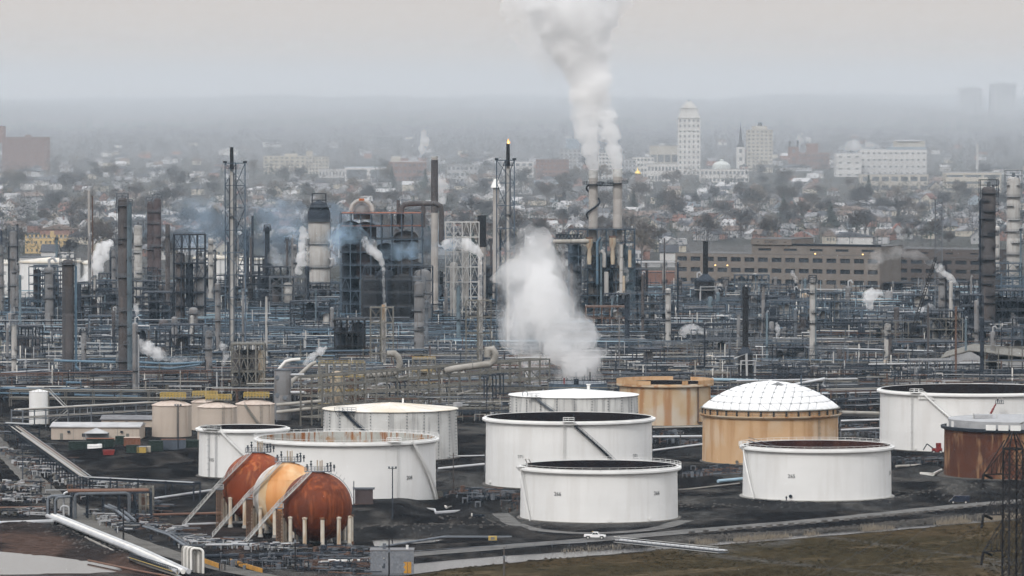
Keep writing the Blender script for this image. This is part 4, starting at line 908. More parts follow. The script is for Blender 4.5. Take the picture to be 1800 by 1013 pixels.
column(1680, 690, 540, 1.9, 'steel_rust', 'dark rusty light mast rising in front of the tan shed', name='mast', cat='mast', group=None, bands=3); column(995, 425, 405, 2, 'steel_grey', 'short grey vent behind the steam cloud', group=None)

# black fired heaters: a box or drum body under a black stack
def heater(px, yb, yt, ys, hw_body, hw_stack, label):
    c = gg(px, yb); k = mpp(c.y); r = hw_body * k; h1, h2 = pt(px, ys, c.y).z, pt(px, yt, c.y).z; t = thing('fired_heater', label, 'heater', c, 'black fired heaters')
    b = MB(); b.lathe([(r, 1.5), (r, h1 * .82)], n=10); b.build('body', 'steel_black', t); b = MB(); b.lathe([(r * 1.03, h1 * .82), (r * 1.03, h1 * .86), (hw_stack * k * 1.1, h1)], n=10); b.build('hood', 'steel_dark', t)
    b = MB(); rs = hw_stack * k; b.lathe([(rs, h1 - .2), (rs, h2), (rs * .85, h2), (rs * .85, h2 - 2)], n=14); b.build('stack', 'steel_black', t, smooth=SM)
    for i in range(6): a = PI / 3 * i; bar('leg', t, (r * .9 * math.cos(a), r * .9 * math.sin(a), 0), (r * .9 * math.cos(a), r * .9 * math.sin(a), 1.6), .5, 'concrete')
    for q in (.35, .62): platform(t, r, h1 * q, -2, 2, 'steel_pale', 1.3)
    b = MB(); b.tube([(r + .8, -r * .6, 0), (r + .8, -r * .6, h1 * .7), (-r * .6, -r - .8, h1 * .7), (-r * .6, -r - .8, h1 * .3)], .35, 6); b.build('burner_pipe', 'pipe_silver', t, smooth=SM); return t
heater(1240, 555, 424, 482, 15.5, 4.6, 'black drum-shaped heater with a black stack, in front of the office block'); heater(1310, 690, 505, 610, 13, 5.2, 'black heater with a long black stack, behind the tan open tank and the dome')

# pale reactor with bands, then the two flares
c = gg(561, 540); k = mpp(c.y); h = pt(561, 352, c.y).z; t = thing('reactor', 'thick pale banded reactor with a dark railed head', 'reactor', c)
clad_column(t, 19 * k, h * .80, 'vessel_pale', [h * q for q in (.16, .36, .37, .58, .60)], 28, head=False); b = MB(); b.lathe([(19 * k, h * .80), (20 * k, h * .82), (20 * k, h * .88), (14 * k, h * .97), (.1, h)], n=28); b.build('head', 'steel_dark', t, smooth=.5)
for q in (.2, .37, .59, .8): platform(t, 19 * k, h * q, -PI * .9, PI * .9, 'steel_grey', 1.3)
platform(t, 15 * k, h * .93, -PI * .95, PI * .95, 'steel_dark', 2.0); g = thing('top_frame', None, None); g.parent = t; w = 12 * k
for x in (-w, w):
    for y in (-w, w): bar('post', g, (x, y, h * .93), (x, y, h * 1.06), .35, 'steel_dark')
for z in (1.0, 1.06):
    for A, B in (((-w, -w), (w, -w)), ((-w, w), (w, w)), ((-w, -w), (-w, w)), ((w, -w), (w, w))): bar('beam', g, (*A, h * z), (*B, h * z), .35, 'steel_dark')
for x, z in ((-17, .64), (17, .62), (19, .45), (-18, .5)): b = MB(); b.tube([(x * k, -8 * k, h * z), (x * k * 1.25, -9 * k, h * z), (x * k * 1.3, -9 * k, h * (z - .05)), (x * k, -8 * k, h * (z - .07))], .8, 8); b.build('nozzle_pipe', 'pipe_silver', t, smooth=SM)
def flare(px, yb, yt, ya, hwl, hwr, label, lit):
    c = gg(px, yb); k = mpp(c.y); h = pt(px, yt, c.y).z; ha = pt(px, ya, c.y).z; t = thing('flare_stack', label, 'flare', c, 'flare stacks')
    for a, b_, nm in ((0, .3, 'riser'), (.3, .6, 'riser'), (.6, .9, 'riser')): b = MB(); b.cyl((0, 0, h * a), (0, 0, h * b_), 3.6 * k * (1 - a * .15), 12); b.build(nm, 'vessel_pale', t, smooth=SM)
    b = MB(); b.lathe([(3.2 * k, h * .9), (3.4 * k, h * .91), (3.0 * k, h), (2.2 * k, h), (2.2 * k, h * .97)], n=12); b.build('tip', 'steel_black', t, smooth=SM); platform(t, 3.3 * k, h * .90, -PI * .98, PI * .98, 'steel_dark', 1.6, 'steel_dark'); platform(t, 3.3 * k, h * .68, -2, 1, 'steel_grey', 1.5)
    x0, x1, y0, y1 = -hwl * k, hwr * k, -3.0, 3.5
    for x, y in ((x0, y0), (x1, y0), ((x0 + x1) / 2, y1)): bar('derrick_leg', t, (x, y, 0), (x, y, ha), .45, 'steel_blue')
    P = [(x0, y0), (x1, y0), ((x0 + x1) / 2, y1)]; n = 9
    for i in range(n):
        z0, z1 = ha * i / n, ha * (i + 1) / n; b = MB()
        for A, B in ((P[0], P[1]), (P[1], P[2]), (P[2], P[0])):
            b.beam((*A, z1), (*B, z1), .28); b.beam((*A, z0), (*B, z1), .22) if i % 2 else b.beam((*B, z0), (*A, z1), .22)
        b.build('lattice_bay', 'steel_blue', t)
    for x in (x0, x1): b = MB(); b.box((x, y0, ha + .5), (1.6, 1.0, .9)); b.build('winch_head', 'steel_dark', t)
    b = MB(); b.cyl((3.9 * k, -.5, 0), (3.9 * k, -.5, h * .88), .35, 6); b.cyl((-3.9 * k, -.5, 0), (-3.9 * k, -.5, h * .86), .25, 6); b.build('pilot_pipe', 'steel_grey', t); b = MB(); z = 1.0
    while z < h * .9: b.beam((-4.6 * k, -1.2, z), (-3.9 * k, -1.2, z), .12); z += 1.2
    b.beam((-4.6 * k, -1.2, 0), (-4.6 * k, -1.2, h * .9), .16); b.build('ladder', 'steel_grey', t); return t, c, k, h
flare(408, 640, 259, 287, 11, 24, 'tall unlit flare with a pale riser inside a lattice derrick', False)
tf, cf, kf, hf = flare(893, 640, 253, 282, 20, 11, 'burning flare with a small orange flame at its tip, inside a lattice derrick', True)
b = MB(); b.lathe([(.4, 0), (.85, .7), (.75, 1.4), (.35, 2.3), (.02, 3.2)], n=10)
b.v = [((x + .35 * z * .4 + .3 * math.sin(z * 2)) * .75, (y + .15 * math.sin(z * 3)) * .75, z * .75) for x, y, z in b.v]; o = b.build('flame', 'flame', smooth=SM); o.location = cf + Vector((0, 0, hf - .2)); tag(o, 'small orange gas flame leaning at the tip of the flare', 'flame')
b = MB(); b.lathe([(.2, .2), (.4, .7), (.02, 1.5)], n=8); o2 = b.build('core', 'flame_core', o, smooth=SM); o2.location = (.2, -.7, 0)

# open steel frames, one thing each: posts, floors, bracing, and vessels standing on the floors
def frame(p0, p1, h, depth, nx, nl, m, label, post_w=.45, brace=.5, vessels=(), deck=None, group='open steel frames', name='steel_frame', rails=None, base_z=None, top_deck=None):
    p0, p1 = Vector(p0), Vector(p1); d = p1 - p0; L_ = d.length; rz = math.atan2(d.y, d.x); t = thing(name, label, 'steel frame', p0, group, rz); rr = random.Random(int(L_ * 977 + h * 31))
    for i in range(nx + 1):
        for y in (0, depth): bar('post', t, (L_ * i / nx, y, 0), (L_ * i / nx, y, h), post_w, m)
    for l in range(1, nl + 1):
        z = h * l / nl; b = MB(); w = post_w * .85
        for y in (0, depth): b.beam((0, y, z), (L_, y, z), w)
        for i in range(nx + 1): b.beam((L_ * i / nx, 0, z), (L_ * i / nx, depth, z), w)
        b.build('floor_beams', m, t)
        if deck and rr.random() < .75 or (top_deck and l >= nl - 1): MB().box((L_ / 2, depth / 2, z + post_w * .5 + .05), (L_ * .97, depth * .96, .1)).build('deck', (top_deck if top_deck and l >= nl - 1 else deck), t)
        if rails:
            b = MB()
            for i in range(nx * 2 + 1): b.beam((L_ * i / nx / 2, -.3, z), (L_ * i / nx / 2, -.3, z + 1.15), .1)
            for q in (.6, 1.15): b.beam((0, -.3, z + q), (L_, -.3, z + q), .11)
            b.build('railing', rails, t)
    for i in range(nx):
        for l in range(nl):
            if rr.random() < brace:
                z0, z1 = h * l / nl, h * (l + 1) / nl; x0, x1 = L_ * i / nx, L_ * (i + 1) / nx; b = MB()
                if rr.random() < .5: b.beam((x0, -.05, z0), (x1, -.05, z1), post_w * .55); b.beam((x1, -.05, z0), (x0, -.05, z1), post_w * .55)
                else: b.beam((x0, -.05, z0), ((x0 + x1) / 2, -.05, z1), post_w * .55); b.beam((x1, -.05, z0), ((x0 + x1) / 2, -.05, z1), post_w * .55)
                b.build('brace', m, t)
    for fx, z0, z1, r, vm in vessels:                # upright drums: share of length, heights as shares, radius in m
        b = MB(); b.lathe([(.05, h * z0 - r * .4), (r * .8, h * z0 - r * .2), (r, h * z0), (r, h * z1), (r * .8, h * z1 + r * .3), (.05, h * z1 + r * .5)], c=(L_ * fx, depth / 2, 0), n=16); b.build('vessel', vm, t, smooth=SM)
    return t
def fr(l, r, yb, yt, m, nx, nl, label, depth=9, yb2=None, **k):
    a, b_ = gg(l, yb), gg(r, yb2 or yb); return frame(a, b_, pt(l, yt, a.y).z - a.z, depth, nx, nl, m, label, **k)
fr(305, 360, 590, 413, 'steel_dark', 4, 7, 'open dark steel frame with upright vessels, behind the tall unlit flare', vessels=((.2, .15, .8, 2.2, 'vessel_brown'), (.5, .3, .7, 1.8, 'steel_dark'), (.8, .1, .6, 2.4, 'vessel_grey')), rails='steel_dark', deck='steel_dark')
fr(598, 742, 580, 376, 'steel_blue', 8, 9, 'huge dark steel frame with red-painted upper floors, beside the pale reactor', depth=22, vessels=((.12, .1, .9, 4.2, 'steel_dark'), (.3, .45, .88, 5.5, 'vessel_maroon'), (.55, .15, .7, 5.0, 'steel_dark'), (.8, .4, .8, 6.0, 'vessel_brown'), (.92, .05, .55, 4.0, 'steel_black')), rails='steel_blue', deck='steel_dark', top_deck='orange_paint', brace=.22)
fr(640, 760, 588, 470, 'steel_dark', 6, 5, 'lower dark frame packed with black drums, in front of the huge dark steel frame', depth=20, vessels=((.1, .1, .8, 5, 'steel_black'), (.3, .2, .9, 4, 'steel_dark'), (.55, .1, .8, 6, 'steel_black'), (.85, .1, .9, 4, 'vessel_grey')), rails='steel_grey', deck='steel_dark', brace=.3)
fr(783, 842, 575, 391, 'steel_pale', 4, 7, 'pale grey lattice frame between the concrete stack and the black-topped stack', vessels=((.25, .1, .6, 2, 'vessel_pale'), (.6, .2, .85, 1.6, 'vessel_pale')), brace=.8, post_w=.4)
fr(1000, 1116, 566, 404, 'steel_blue', 7, 7, 'blue-grey steel frame carrying the twin steaming stacks', depth=20, vessels=((.1, .2, .8, 3.2, 'steel_blue'), (.45, .1, .7, 4, 'vessel_grey'), (.82, .1, .8, 3, 'vessel_blue'), (.65, .3, .7, 2.6, 'steel_dark')), rails='steel_dark', deck='steel_dark', brace=.45)
fr(588, 640, 655, 563, 'steel_black', 5, 4, 'black steel frame full of exchangers, between the pale reactor and a lattice stack', depth=16, vessels=((.2, .1, .8, 2.5, 'steel_dark'), (.5, .2, .7, 2.5, 'steel_black'), (.8, .1, .9, 2, 'steel_dark')), rails='steel_dark', deck='steel_black')
fr(407, 464, 702, 606, 'steel_tan', 4, 4, 'tan braced steel frame around four dark vessels, behind the beige tanks', depth=12, vessels=((.2, .1, .85, 2.1, 'vessel_brown'), (.45, .1, .85, 2.1, 'steel_black'), (.68, .1, .85, 2.1, 'vessel_brown'), (.88, .1, .85, 1.6, 'vessel_tan')), rails='steel_tan', brace=.95, deck='steel_tan')
fr(566, 966, 752, 662, 'steel_tan', 22, 5, 'long tan multi-level pipe frame running behind the cream-roofed tank', depth=9, yb2=716, brace=.28, group='pipe frames')
fr(560, 640, 740, 640, 'steel_tan', 6, 4, 'tan frame with yellow railings around a rusty vessel, beside the grey drum tower', depth=14, rails='yellow_paint', vessels=((.4, .3, .8, 2.5, 'vessel_tan'), (.75, .2, .7, 2, 'steel_rust')), brace=.5)
fr(725, 765, 700, 632, 'steel_tan', 3, 3, 'tan frame with yellow railings at the foot of the grey banded column', depth=10, rails='yellow_paint', vessels=((.5, .1, .7, 2.5, 'vessel_tan'),), deck='steel_tan')
fr(1690, 1728, 620, 520, 'steel_dark', 3, 5, 'dark frame below the broad brown column', vessels=((.5, .1, .8, 3, 'steel_dark'),), rails='steel_grey', deck='steel_dark')
fr(1748, 1830, 600, 512, 'steel_dark', 6, 5, 'dark frame of pipes and drums at the far edge, below the broad pale column', depth=18, vessels=((.2, .1, .8, 4, 'steel_black'), (.5, .2, .8, 3.4, 'steel_dark'), (.8, .1, .7, 4, 'steel_dark')), rails='steel_grey', deck='steel_dark')
fr(1590, 1650, 622, 555, 'steel_dark', 5, 4, 'dark frame beside the grey column near the crane boom', depth=14, vessels=((.3, .2, .8, 2.4, 'steel_dark'), (.7, .1, .6, 2.6, 'vessel_grey')), rails='steel_grey', deck='steel_dark')
fr(1292, 1352, 545, 484, 'steel_blue', 5, 4, 'blue-grey frame of pipes and vents in front of the office block', depth=12, vessels=((.2, .2, .9, 2, 'steel_grey'), (.6, .3, 1.0, 1.6, 'vessel_pale')), rails='steel_pale', deck='steel_dark')
fr(1350, 1462, 585, 530, 'steel_blue', 8, 3, 'long low blue-grey frame in front of the office block', depth=14, vessels=((.15, .1, .8, 3, 'vessel_pale'), (.3, .1, .8, 3, 'vessel_pale'), (.7, .1, .6, 2.4, 'steel_dark')), rails='steel_grey', brace=.6, deck='steel_dark')
fr(20, 70, 655, 575, 'steel_dark', 4, 4, 'dark frame near the edge, below the grey column with a thin mast', depth=14, vessels=((.3, .1, .7, 3, 'vessel_brown'), (.75, .1, .5, 2.5, 'vessel_brown')), rails='steel_grey', deck='steel_dark')
fr(250, 300, 600, 515, 'steel_dark', 4, 5, 'dark frame below the maroon column pair', depth=12, vessels=((.4, .1, .8, 2.5, 'steel_dark'), (.8, .2, .7, 2, 'steel_blue')), rails='steel_grey', deck='steel_dark')
fr(1360, 1420, 690, 640, 'steel_dark', 5, 3, 'dark frame between the black heater and the pale column, behind the dome', depth=12, vessels=((.3, .1, .8, 2.4, 'steel_black'), (.7, .1, .7, 2, 'steel_dark')), rails='steel_grey', deck='steel_dark')
fr(1600, 1680, 690, 635, 'steel_grey', 5, 3, 'grey frame with a flat box deck, beside the tan shed', depth=14, vessels=((.2, .1, .4, 2.4, 'steel_dark'),), rails='steel_grey', deck='vessel_grey')
fr(455, 505, 560, 470, 'steel_dark', 4, 5, 'dark frame hazed by steam, beside the pale reactor', depth=12, vessels=((.5, .1, .8, 2.5, 'steel_dark'),), rails='steel_dark', deck='steel_dark')
fr(1030, 1100, 600, 540, 'steel_rust', 5, 3, 'rust-edged flat roofed frame at the foot of the twin-stack unit', depth=14, vessels=((.4, .1, .7, 2, 'vessel_grey'), (.8, .1, .8, 2, 'vessel_pale')), deck='steel_rust', brace=.3)
fr(925, 965, 735, 690, 'steel_tan', 4, 2, 'tan braced support under the end of the long pipe frame', depth=10, brace=1.0)

# lattice towers each holding a thin steaming stack
for l, r, px, yb, yt, ys, lab in ((651, 691, 674, 676, 541, 536, 'tan lattice tower with a straight thread of steam, nearer the huge dark frame'), (819, 863, 845, 672, 529, 522, 'tan lattice tower with a straight thread of steam, below the black-topped stack')):
    a, b_ = gg(l, yb), gg(r, yb); hh = pt(l, yt, a.y).z; t = frame(a, b_, hh, (b_ - a).length * .8, 2, 5, 'steel_tan', lab, post_w=.42, brace=1.0, group='lattice stack towers', name='lattice_tower')
    k = mpp(a.y); x = (px - l) * k; hs = pt(px, ys, a.y).z
    for q0, q1, mm_ in ((0, .55, 'vessel_pale'), (.55, .8, 'stack_concrete'), (.8, 1, 'vessel_tan')): b = MB(); b.cyl((x, 3, hs * q0), (x, 3, hs * q1), 4.0 * k * (1 - .2 * q0), 12); b.build('stack_section', mm_ if l == 651 and q0 >= .55 else 'vessel_pale', t, smooth=SM)
    bar('guide_post', t, (x - 5 * k, 3, 0), (x - 5 * k, 3, hh), .8, 'steel_tan')
# big insulated ducts lying over the long pipe frame
def duct(path, r_px, Y, m, label, cat='duct', n=12, group=None, name='duct', bands=True):
    P = [pt(x, y, Y + (dy[0] if dy else 0)) for x, y, *dy in path]; k = mpp(Y); b0 = P[0].copy(); t = thing(name, label, cat, b0, group); Q = [p - b0 for p in P]
    b = MB(); b.tube(Q, r_px * k, n); b.build('pipe', m, t, smooth=SM)
    if bands:
        for A, B in zip(Q[:-1], Q[1:]):
            nb = int((B - A).length / 6)
            for i in range(1, nb): p = A.lerp(B, i / nb); dd = (B - A).normalized() * .15; b = MB(); b.cyl(p - dd, p + dd, r_px * k * 1.08, n); b.build('band', 'steel_tan', t)
    return t
Yd = gp(700, 735).y
duct([(612, 664), (640, 661), (693, 656), (701, 650), (703, 638), (700, 628), (694, 622), (680, 622)], 5.6, Yd + 6, 'pipe_tan', 'fat tan duct bending up beside the lattice tower nearer the huge frame'); duct([(782, 652), (800, 648), (862, 640), (869, 633), (871, 622), (866, 614), (858, 614), (857, 628)], 5.6, Yd + 8, 'pipe_tan', 'fat tan duct bending up beside the lattice tower under the black-topped stack')
duct([(512, 680), (512, 672), (548, 640), (556, 637)], 3.4, Yd + 4, 'pipe_tan', 'slanting tan pipe climbing from the grey drum tower'); duct([(490, 650), (502, 636), (512, 633), (528, 632)], 3, Yd + 8, 'pipe_white', 'pale pipe bending over the grey drum tower')
for i_, (x0, yy) in enumerate(((677, 676), (682, 676), (693, 672), (700, 672), (709, 670), (714, 670), (848, 662), (853, 662), (863, 660), (869, 660), (876, 657), (882, 657))): duct([(x0 - 3, yy), (x0 + 2, yy), (x0 + 3, yy + 4), (x0 + 3, yy + 40)], 1.4, Yd - 2, 'pipe_dark', ('first', 'second', 'third', 'fourth', 'fifth', 'sixth')[i_ % 6] + ' dark drop pipe of the ' + ('inner' if i_ < 6 else 'outer') + ' group on the long tan frame', n=6, group='dark drop pipes on the long frame', name='drop_pipe', bands=False)
k = mpp(Yd - 10); c = pt(497, 706, Yd - 10); c.z = 0; t = thing('drum_tower', 'plain grey upright drum with silver side pipes, behind the beige tank with the stair', 'drum', c); hh = pt(497, 650, Yd - 10).z; clad_column(t, 15 * k, hh, 'vessel_grey', [hh * .5], 28, head=False); b = MB(); b.lathe([(15.6 * k, hh - .3), (15.6 * k, hh + .2), (.02, hh + .5)], n=28); b.build('lid', 'steel_grey', t)
for z in (.3, .55, .9): b = MB(); b.cyl((14 * k, -1, hh * z), (38 * k, -1, hh * z), .5, 8); b.build('side_pipe', 'pipe_silver', t, smooth=SM)
for x, z in ((-9, .85), (-9, .5), (4, .45)): b = MB(); a = x * k; y = -math.sqrt((15 * k) ** 2 - a * a); b.cyl((a, y, hh * z), (a, y - .4, hh * z), .8, 12); b.build('manway', 'steel_grey', t)
# on the huge dark frame: round head with a pale arch pipe, overhead duct
Yf = gg(670, 580).y + 8; k = mpp(Yf); c = pt(636, 372, Yf); t = thing('round_vessel', 'round-headed vessel under a pale arched pipe, on the red floor of the huge frame', 'vessel', c); b = MB(); b.lathe([(15 * k, -14 * k), (15 * k, 0), (13 * k, 8 * k), (8 * k, 13 * k), (.1, 15 * k)], n=20); b.build('head', 'vessel_grey', t, smooth=SM)
b = MB(); b.tube([(19 * k * math.cos(a), -4, 19 * k * math.sin(a) * 1.05) for a in np.linspace(PI * .98, PI * .02, 13)], 1.0, 8); b.build('arch_pipe', 'vessel_pale', t, smooth=SM); b = MB(); b.box((0, -3, 21 * k), (9 * k, 4, 4 * k)); b.build('cap_box', 'orange_paint', t)
duct([(706, 402), (706, 366), (711, 360), (722, 358), (766, 358), (774, 362), (776, 372), (776, 430)], 4.4, Yf - 2, 'vessel_brown', 'brown overhead duct arching from the huge frame to behind the concrete stack'); duct([(744, 362), (744, 400)], 3.8, Yf - 2, 'vessel_brown', 'brown downcomer hanging from the overhead duct'); duct([(700, 352), (700, 395)], 3, Yf, 'vessel_brown', 'short brown riser at the bend of the overhead duct')
# twin steaming stacks
for px, yt, dk, lab in ((1043, 299, 0, 'first of the twin banded stacks, with a stair winding round it'), (1086, 297, 0, 'second of the twin banded stacks, holding the outer end of the bridge')):
    c = gg(px, 566) + Vector((0, 8, 0)); k = mpp(c.y); h = pt(px, yt, c.y).z; t = thing('stack', lab, 'stack', c, 'twin steaming stacks'); r = 8.2 * k
    clad_column(t, r * 1.05, h, 'stack_concrete', [h * q for q in (.4, .5, .6, .7, .8, .9)], 24, head=False, taper=.92); b = MB(); b.lathe([(r * .99, h - 4), (r * 1.02, h), (r * .8, h), (r * .8, h - 3)], n=24); b.build('rim', 'steel_pale', t)
    if px == 1043:
        zs = np.linspace(h * .66, h * .9, 40); b = MB(); b.tube([((r + 1) * math.sin(3.2 + 8.5 * i / 39), -(r + 1) * math.cos(3.2 + 8.5 * i / 39), z) for i, z in enumerate(zs)], .5, 4); b.build('winding_stair', 'steel_dark', t)
    platform(t, r, h * .905, -PI * .97, PI * .97, 'steel_dark', 3.0, 'steel_dark')
c = gg(1064, 566) + Vector((0, 8, 0)); k = mpp(c.y); z = pt(1064, 326, c.y).z; t = thing('stack_bridge', 'dark railed bridge linking the twin banded stacks', 'walkway', Vector((c.x, c.y, z))); MB().box((0, 0, 0), (30 * k, 4, .5)).build('deck', 'steel_dark', t); b = MB()
for x in np.linspace(-15 * k, 15 * k, 12): b.beam((x, -2, 0), (x, -2, 1.6), .14); b.beam((x, 2, 0), (x, 2, 1.6), .14)
for y in (-2, 2): b.beam((-15 * k, y, 1.6), (15 * k, y, 1.6), .14); b.beam((-15 * k, y, .8), (15 * k, y, .8), .12)
b.build('railing', 'steel_dark', t)
# hour-glass vessels and bent pipes hanging in the twin-stack unit
for px, y0, y1, m, lab in ((1036, 418, 465, 'vessel_tan', 'cream hourglass-shaped vessel with rust at its head, in the twin-stack unit'), (1077, 416, 465, 'vessel_tan', 'cream hourglass-shaped vessel under the second twin stack')):
    Yc = gg(px, 566).y - 2; k = mpp(Yc); z0, z1 = pt(px, y1, Yc).z, pt(px, y0, Yc).z; hh = z1 - z0; t = thing('hourglass_vessel', lab, 'vessel', (pt(px, y1, Yc).x, Yc, z0)); b = MB(); b.lathe([(3.5 * k, 0), (4.2 * k, hh * .3), (3.2 * k, hh * .55), (6.2 * k, hh * .72), (6.2 * k, hh * .98)], n=16); b.build('shell', m, t, smooth=SM); b = MB(); b.lathe([(6.4 * k, hh * .96), (6.4 * k, hh * 1.02), (.05, hh * 1.03)], n=16); b.build('lid', 'steel_rust', t); b = MB(); b.lathe([(4.6 * k, -hh * .12), (4.6 * k, 0)], n=12); b.build('base_ring', 'steel_dark', t)
Yc = gg(1060, 566).y - 3
for path, r, m, lab in (([(1050, 500), (1050, 425), (1056, 418)], 2.4, 'pipe_blue', 'blue riser pipe between the hourglass vessels'), ([(1062, 470), (1062, 446), (1056, 440)], 3.2, 'vessel_pale', 'pale elbow pipe beside the blue riser'), ([(1066, 520), (1066, 478)], 4.0, 'vessel_pale', 'pale upright drum below the pale elbow pipe'), ([(1092, 520), (1092, 430)], 3.4, 'vessel_pale', 'pale pipe column below the second twin stack'), ([(1107, 470), (1107, 440)], 3.0, 'vessel_tan', 'short tan upright pipe at the outer edge of the twin-stack unit'), ([(972, 425), (1035, 424)], 4.0, 'pipe_tan', 'fat tan pipe running from the steam into the twin-stack unit'), ([(1096, 545), (1096, 485)], 3.0, 'vessel_tan', 'tan upright pipe at the foot of the second twin stack')): duct(path, r, Yc, m, lab)
b = MB(); c = pt(1000, 424, Yc); k = mpp(Yc)
for i in range(8): b.beam(((-24 + 6 * i) * k, 0, 0), ((-21 + 6 * i) * k, 0, 11 * k), .5); b.beam(((-21 + 6 * i) * k, 0, 11 * k), ((-18 + 6 * i) * k, 0, 0), .5)
b.beam((-24 * k, 0, 11 * k), (24 * k, 0, 11 * k), .5); b.beam((-24 * k, 0, 0), (24 * k, 0, 0), .5); o = b.build('truss', 'steel_dark'); o.location = c; tag(o, 'dark zigzag truss over the fat tan pipe, beside the twin-stack unit', 'truss')
# blue pipe from the brown-grey column across to the tall one, and other single long lines
for path, r, Y, m, lab in (([(133, 645), (140, 651), (180, 653), (232, 650)], 2.3, gp(120, 684).y - 3, 'pipe_blue', 'blue pipe leaving the foot of the brown-grey column'), ([(95, 634), (160, 636), (212, 637)], 2.2, gp(160, 690).y, 'pipe_blue', 'blue pipe passing behind the brown-grey column'), ([(243, 637), (300, 640), (380, 636)], 2.2, gp(300, 690).y, 'pipe_blue', 'blue pipe running past the grey column with two platforms'), ([(243, 645), (300, 648), (352, 641)], 1.8, gp(300, 695).y, 'pipe_blue', 'lower thin blue pipe past the grey column with two platforms'),
        ([(1240, 667), (1350, 670), (1358, 678), (1360, 690)], 2.6, gp(1300, 712).y, 'pipe_cyan', 'pale blue pipe bending down just behind the dome'), ([(1363, 682), (1450, 666), (1446, 676), (1452, 682)], 1.8, gp(1420, 716).y, 'pipe_silver', 'silver pipe rising to the right behind the dome top'), ([(1290, 630), (1312, 622), (1314, 700)], 1.5, gp(1312, 700).y, 'pipe_silver', 'silver pipe bracket over the black heater'), ([(1474, 725), (1546, 727)], 3.2, gp(1510, 745).y, 'pipe_tan', 'pinkish pipe joining the domed tank and the wide white tank'), ([(1478, 740), (1546, 738)], 1.8, gp(1510, 752).y, 'pipe_silver', 'silver pipe under the pinkish pipe'), ([(1478, 756), (1546, 753)], 1.8, gp(1510, 768).y, 'pipe_silver', 'lowest silver pipe between the domed tank and the wide white tank'),
        ([(486, 712), (566, 705)], 3.0, gp(520, 740).y, 'pipe_tan', 'upper tan pipe between the beige tank and the cream-roofed tank'), ([(486, 725), (566, 716)], 3.0, gp(520, 742).y, 'pipe_tan', 'lower tan pipe between the beige tank and the cream-roofed tank'), ([(1147, 768), (1234, 767)], 2.0, gp(1190, 780).y, 'pipe_silver', 'silver pipe between the tank with the dark stair and the domed tank'), ([(1147, 792), (1236, 781)], 1.8, gp(1190, 795).y, 'pipe_silver', 'slanting silver pipe before the domed tank'), ([(770, 824), (852, 816)], 2.2, gp(810, 830).y, 'pipe_silver', 'silver pipe between the rust-streaked tank and the tank with the dark stair'), ([(764, 803), (852, 801)], 1.4, gp(810, 808).y, 'pipe_silver', 'thin silver pipe behind the other, by the tank with the dark stair')):
    t = duct(path, r, Y, m, lab, cat='pipe', n=8, name='pipeline', bands=False)
    for x, y in path[::1]:
        q = pt(x, y, Y); bar('support', t, Vector((q.x, q.y, max(0, q.z - 14) if q.z > 15 else 0)) - t.location, q - t.location, .3, 'steel_grey')

# pipe racks: rows of bents carrying pipes, in many lines across the site
def rack_mesh(w, zs, m):
    b = MB()
    for y in (-w / 2, w / 2): b.beam((0, y, 0), (0, y, zs[-1] + .4), .32)
    for z in zs: b.beam((0, -w / 2 - .3, z), (0, w / 2 + .3, z), .3)
    return b.mesh('bent', m)
PAL = {'blue': ['pipe_blue', 'pipe_cyan', 'pipe_dark', 'steel_blue', 'steel_grey', 'pipe_dark', 'pipe_silver', 'steel_dark'], 'tan': ['pipe_tan', 'pipe_silver', 'pipe_rust', 'pipe_dark', 'steel_grey', 'steel_dark', 'steel_tan', 'pipe_dark'], 'mix': ['pipe_silver', 'pipe_tan', 'pipe_dark', 'steel_grey', 'pipe_dark', 'steel_dark', 'pipe_blue', 'steel_grey']}
LAND = [(60, 720, 'the small white tank'), (120, 660, 'the brown-grey column'), (216, 600, 'the tallest brown column'), (310, 740, 'the beige tanks'), (408, 560, 'the unlit flare'), (435, 650, 'the tan braced frame'), (561, 470, 'the pale reactor'), (614, 610, 'the black exchanger frame'), (672, 450, 'the huge dark frame'), (674, 620, 'the inner steaming tower'), (737, 580, 'the grey banded column'), (845, 600, 'the outer steaming tower'), (960, 600, 'the steam cloud'), (1064, 480, 'the twin stacks'), (1010, 710, 'the white-roofed tank'), (1170, 690, 'the tan open tank'), (1240, 500, 'the drum heater'), (1310, 600, 'the long-stacked heater'), (1354, 700, 'the dome'), (1428, 600, 'the pale piped column'), (1560, 620, 'the short pale column'), (1655, 530, 'the crane boom'), (1700, 650, 'the tan shed'), (1737, 480, 'the broad brown column'), (1600, 700, 'the wide white tank'), (24, 500, 'the thin-masted column'), (90, 530, 'the far white tanks'), (1400, 480, 'the office block')]
def near(px, py, excl=()):
    return min((((px - x) ** 2 + ((py - y) * 1.6) ** 2, n, x, y) for x, y, n in LAND if n not in excl))
def where(px, py):
    d, n, x, y = near(px, py); d2, n2, x2, y2 = near(px, py, (n,))
    if abs(px - x) < 14: rel = 'behind' if py < y else 'before'
    elif (x2 - px) * (x - px) < 0: return f'between {n} and {n2}'
    else: rel = 'left of' if px < x else 'right of'
    return f'{rel} {n}'
USED = {}
def uniq(base, px, py, alts=()):
    for cand in [base] + [base + ' ' + a for a in alts]:
        if cand not in USED: USED[cand] = 1; return cand
    USED[base] += 1; return base
NAMEC = {'pipe_silver': 'silver', 'pipe_white': 'white', 'pipe_blue': 'blue', 'pipe_cyan': 'pale blue', 'pipe_tan': 'tan', 'pipe_rust': 'rusty', 'pipe_dark': 'dark', 'steel_grey': 'grey', 'steel_blue': 'blue-grey'}
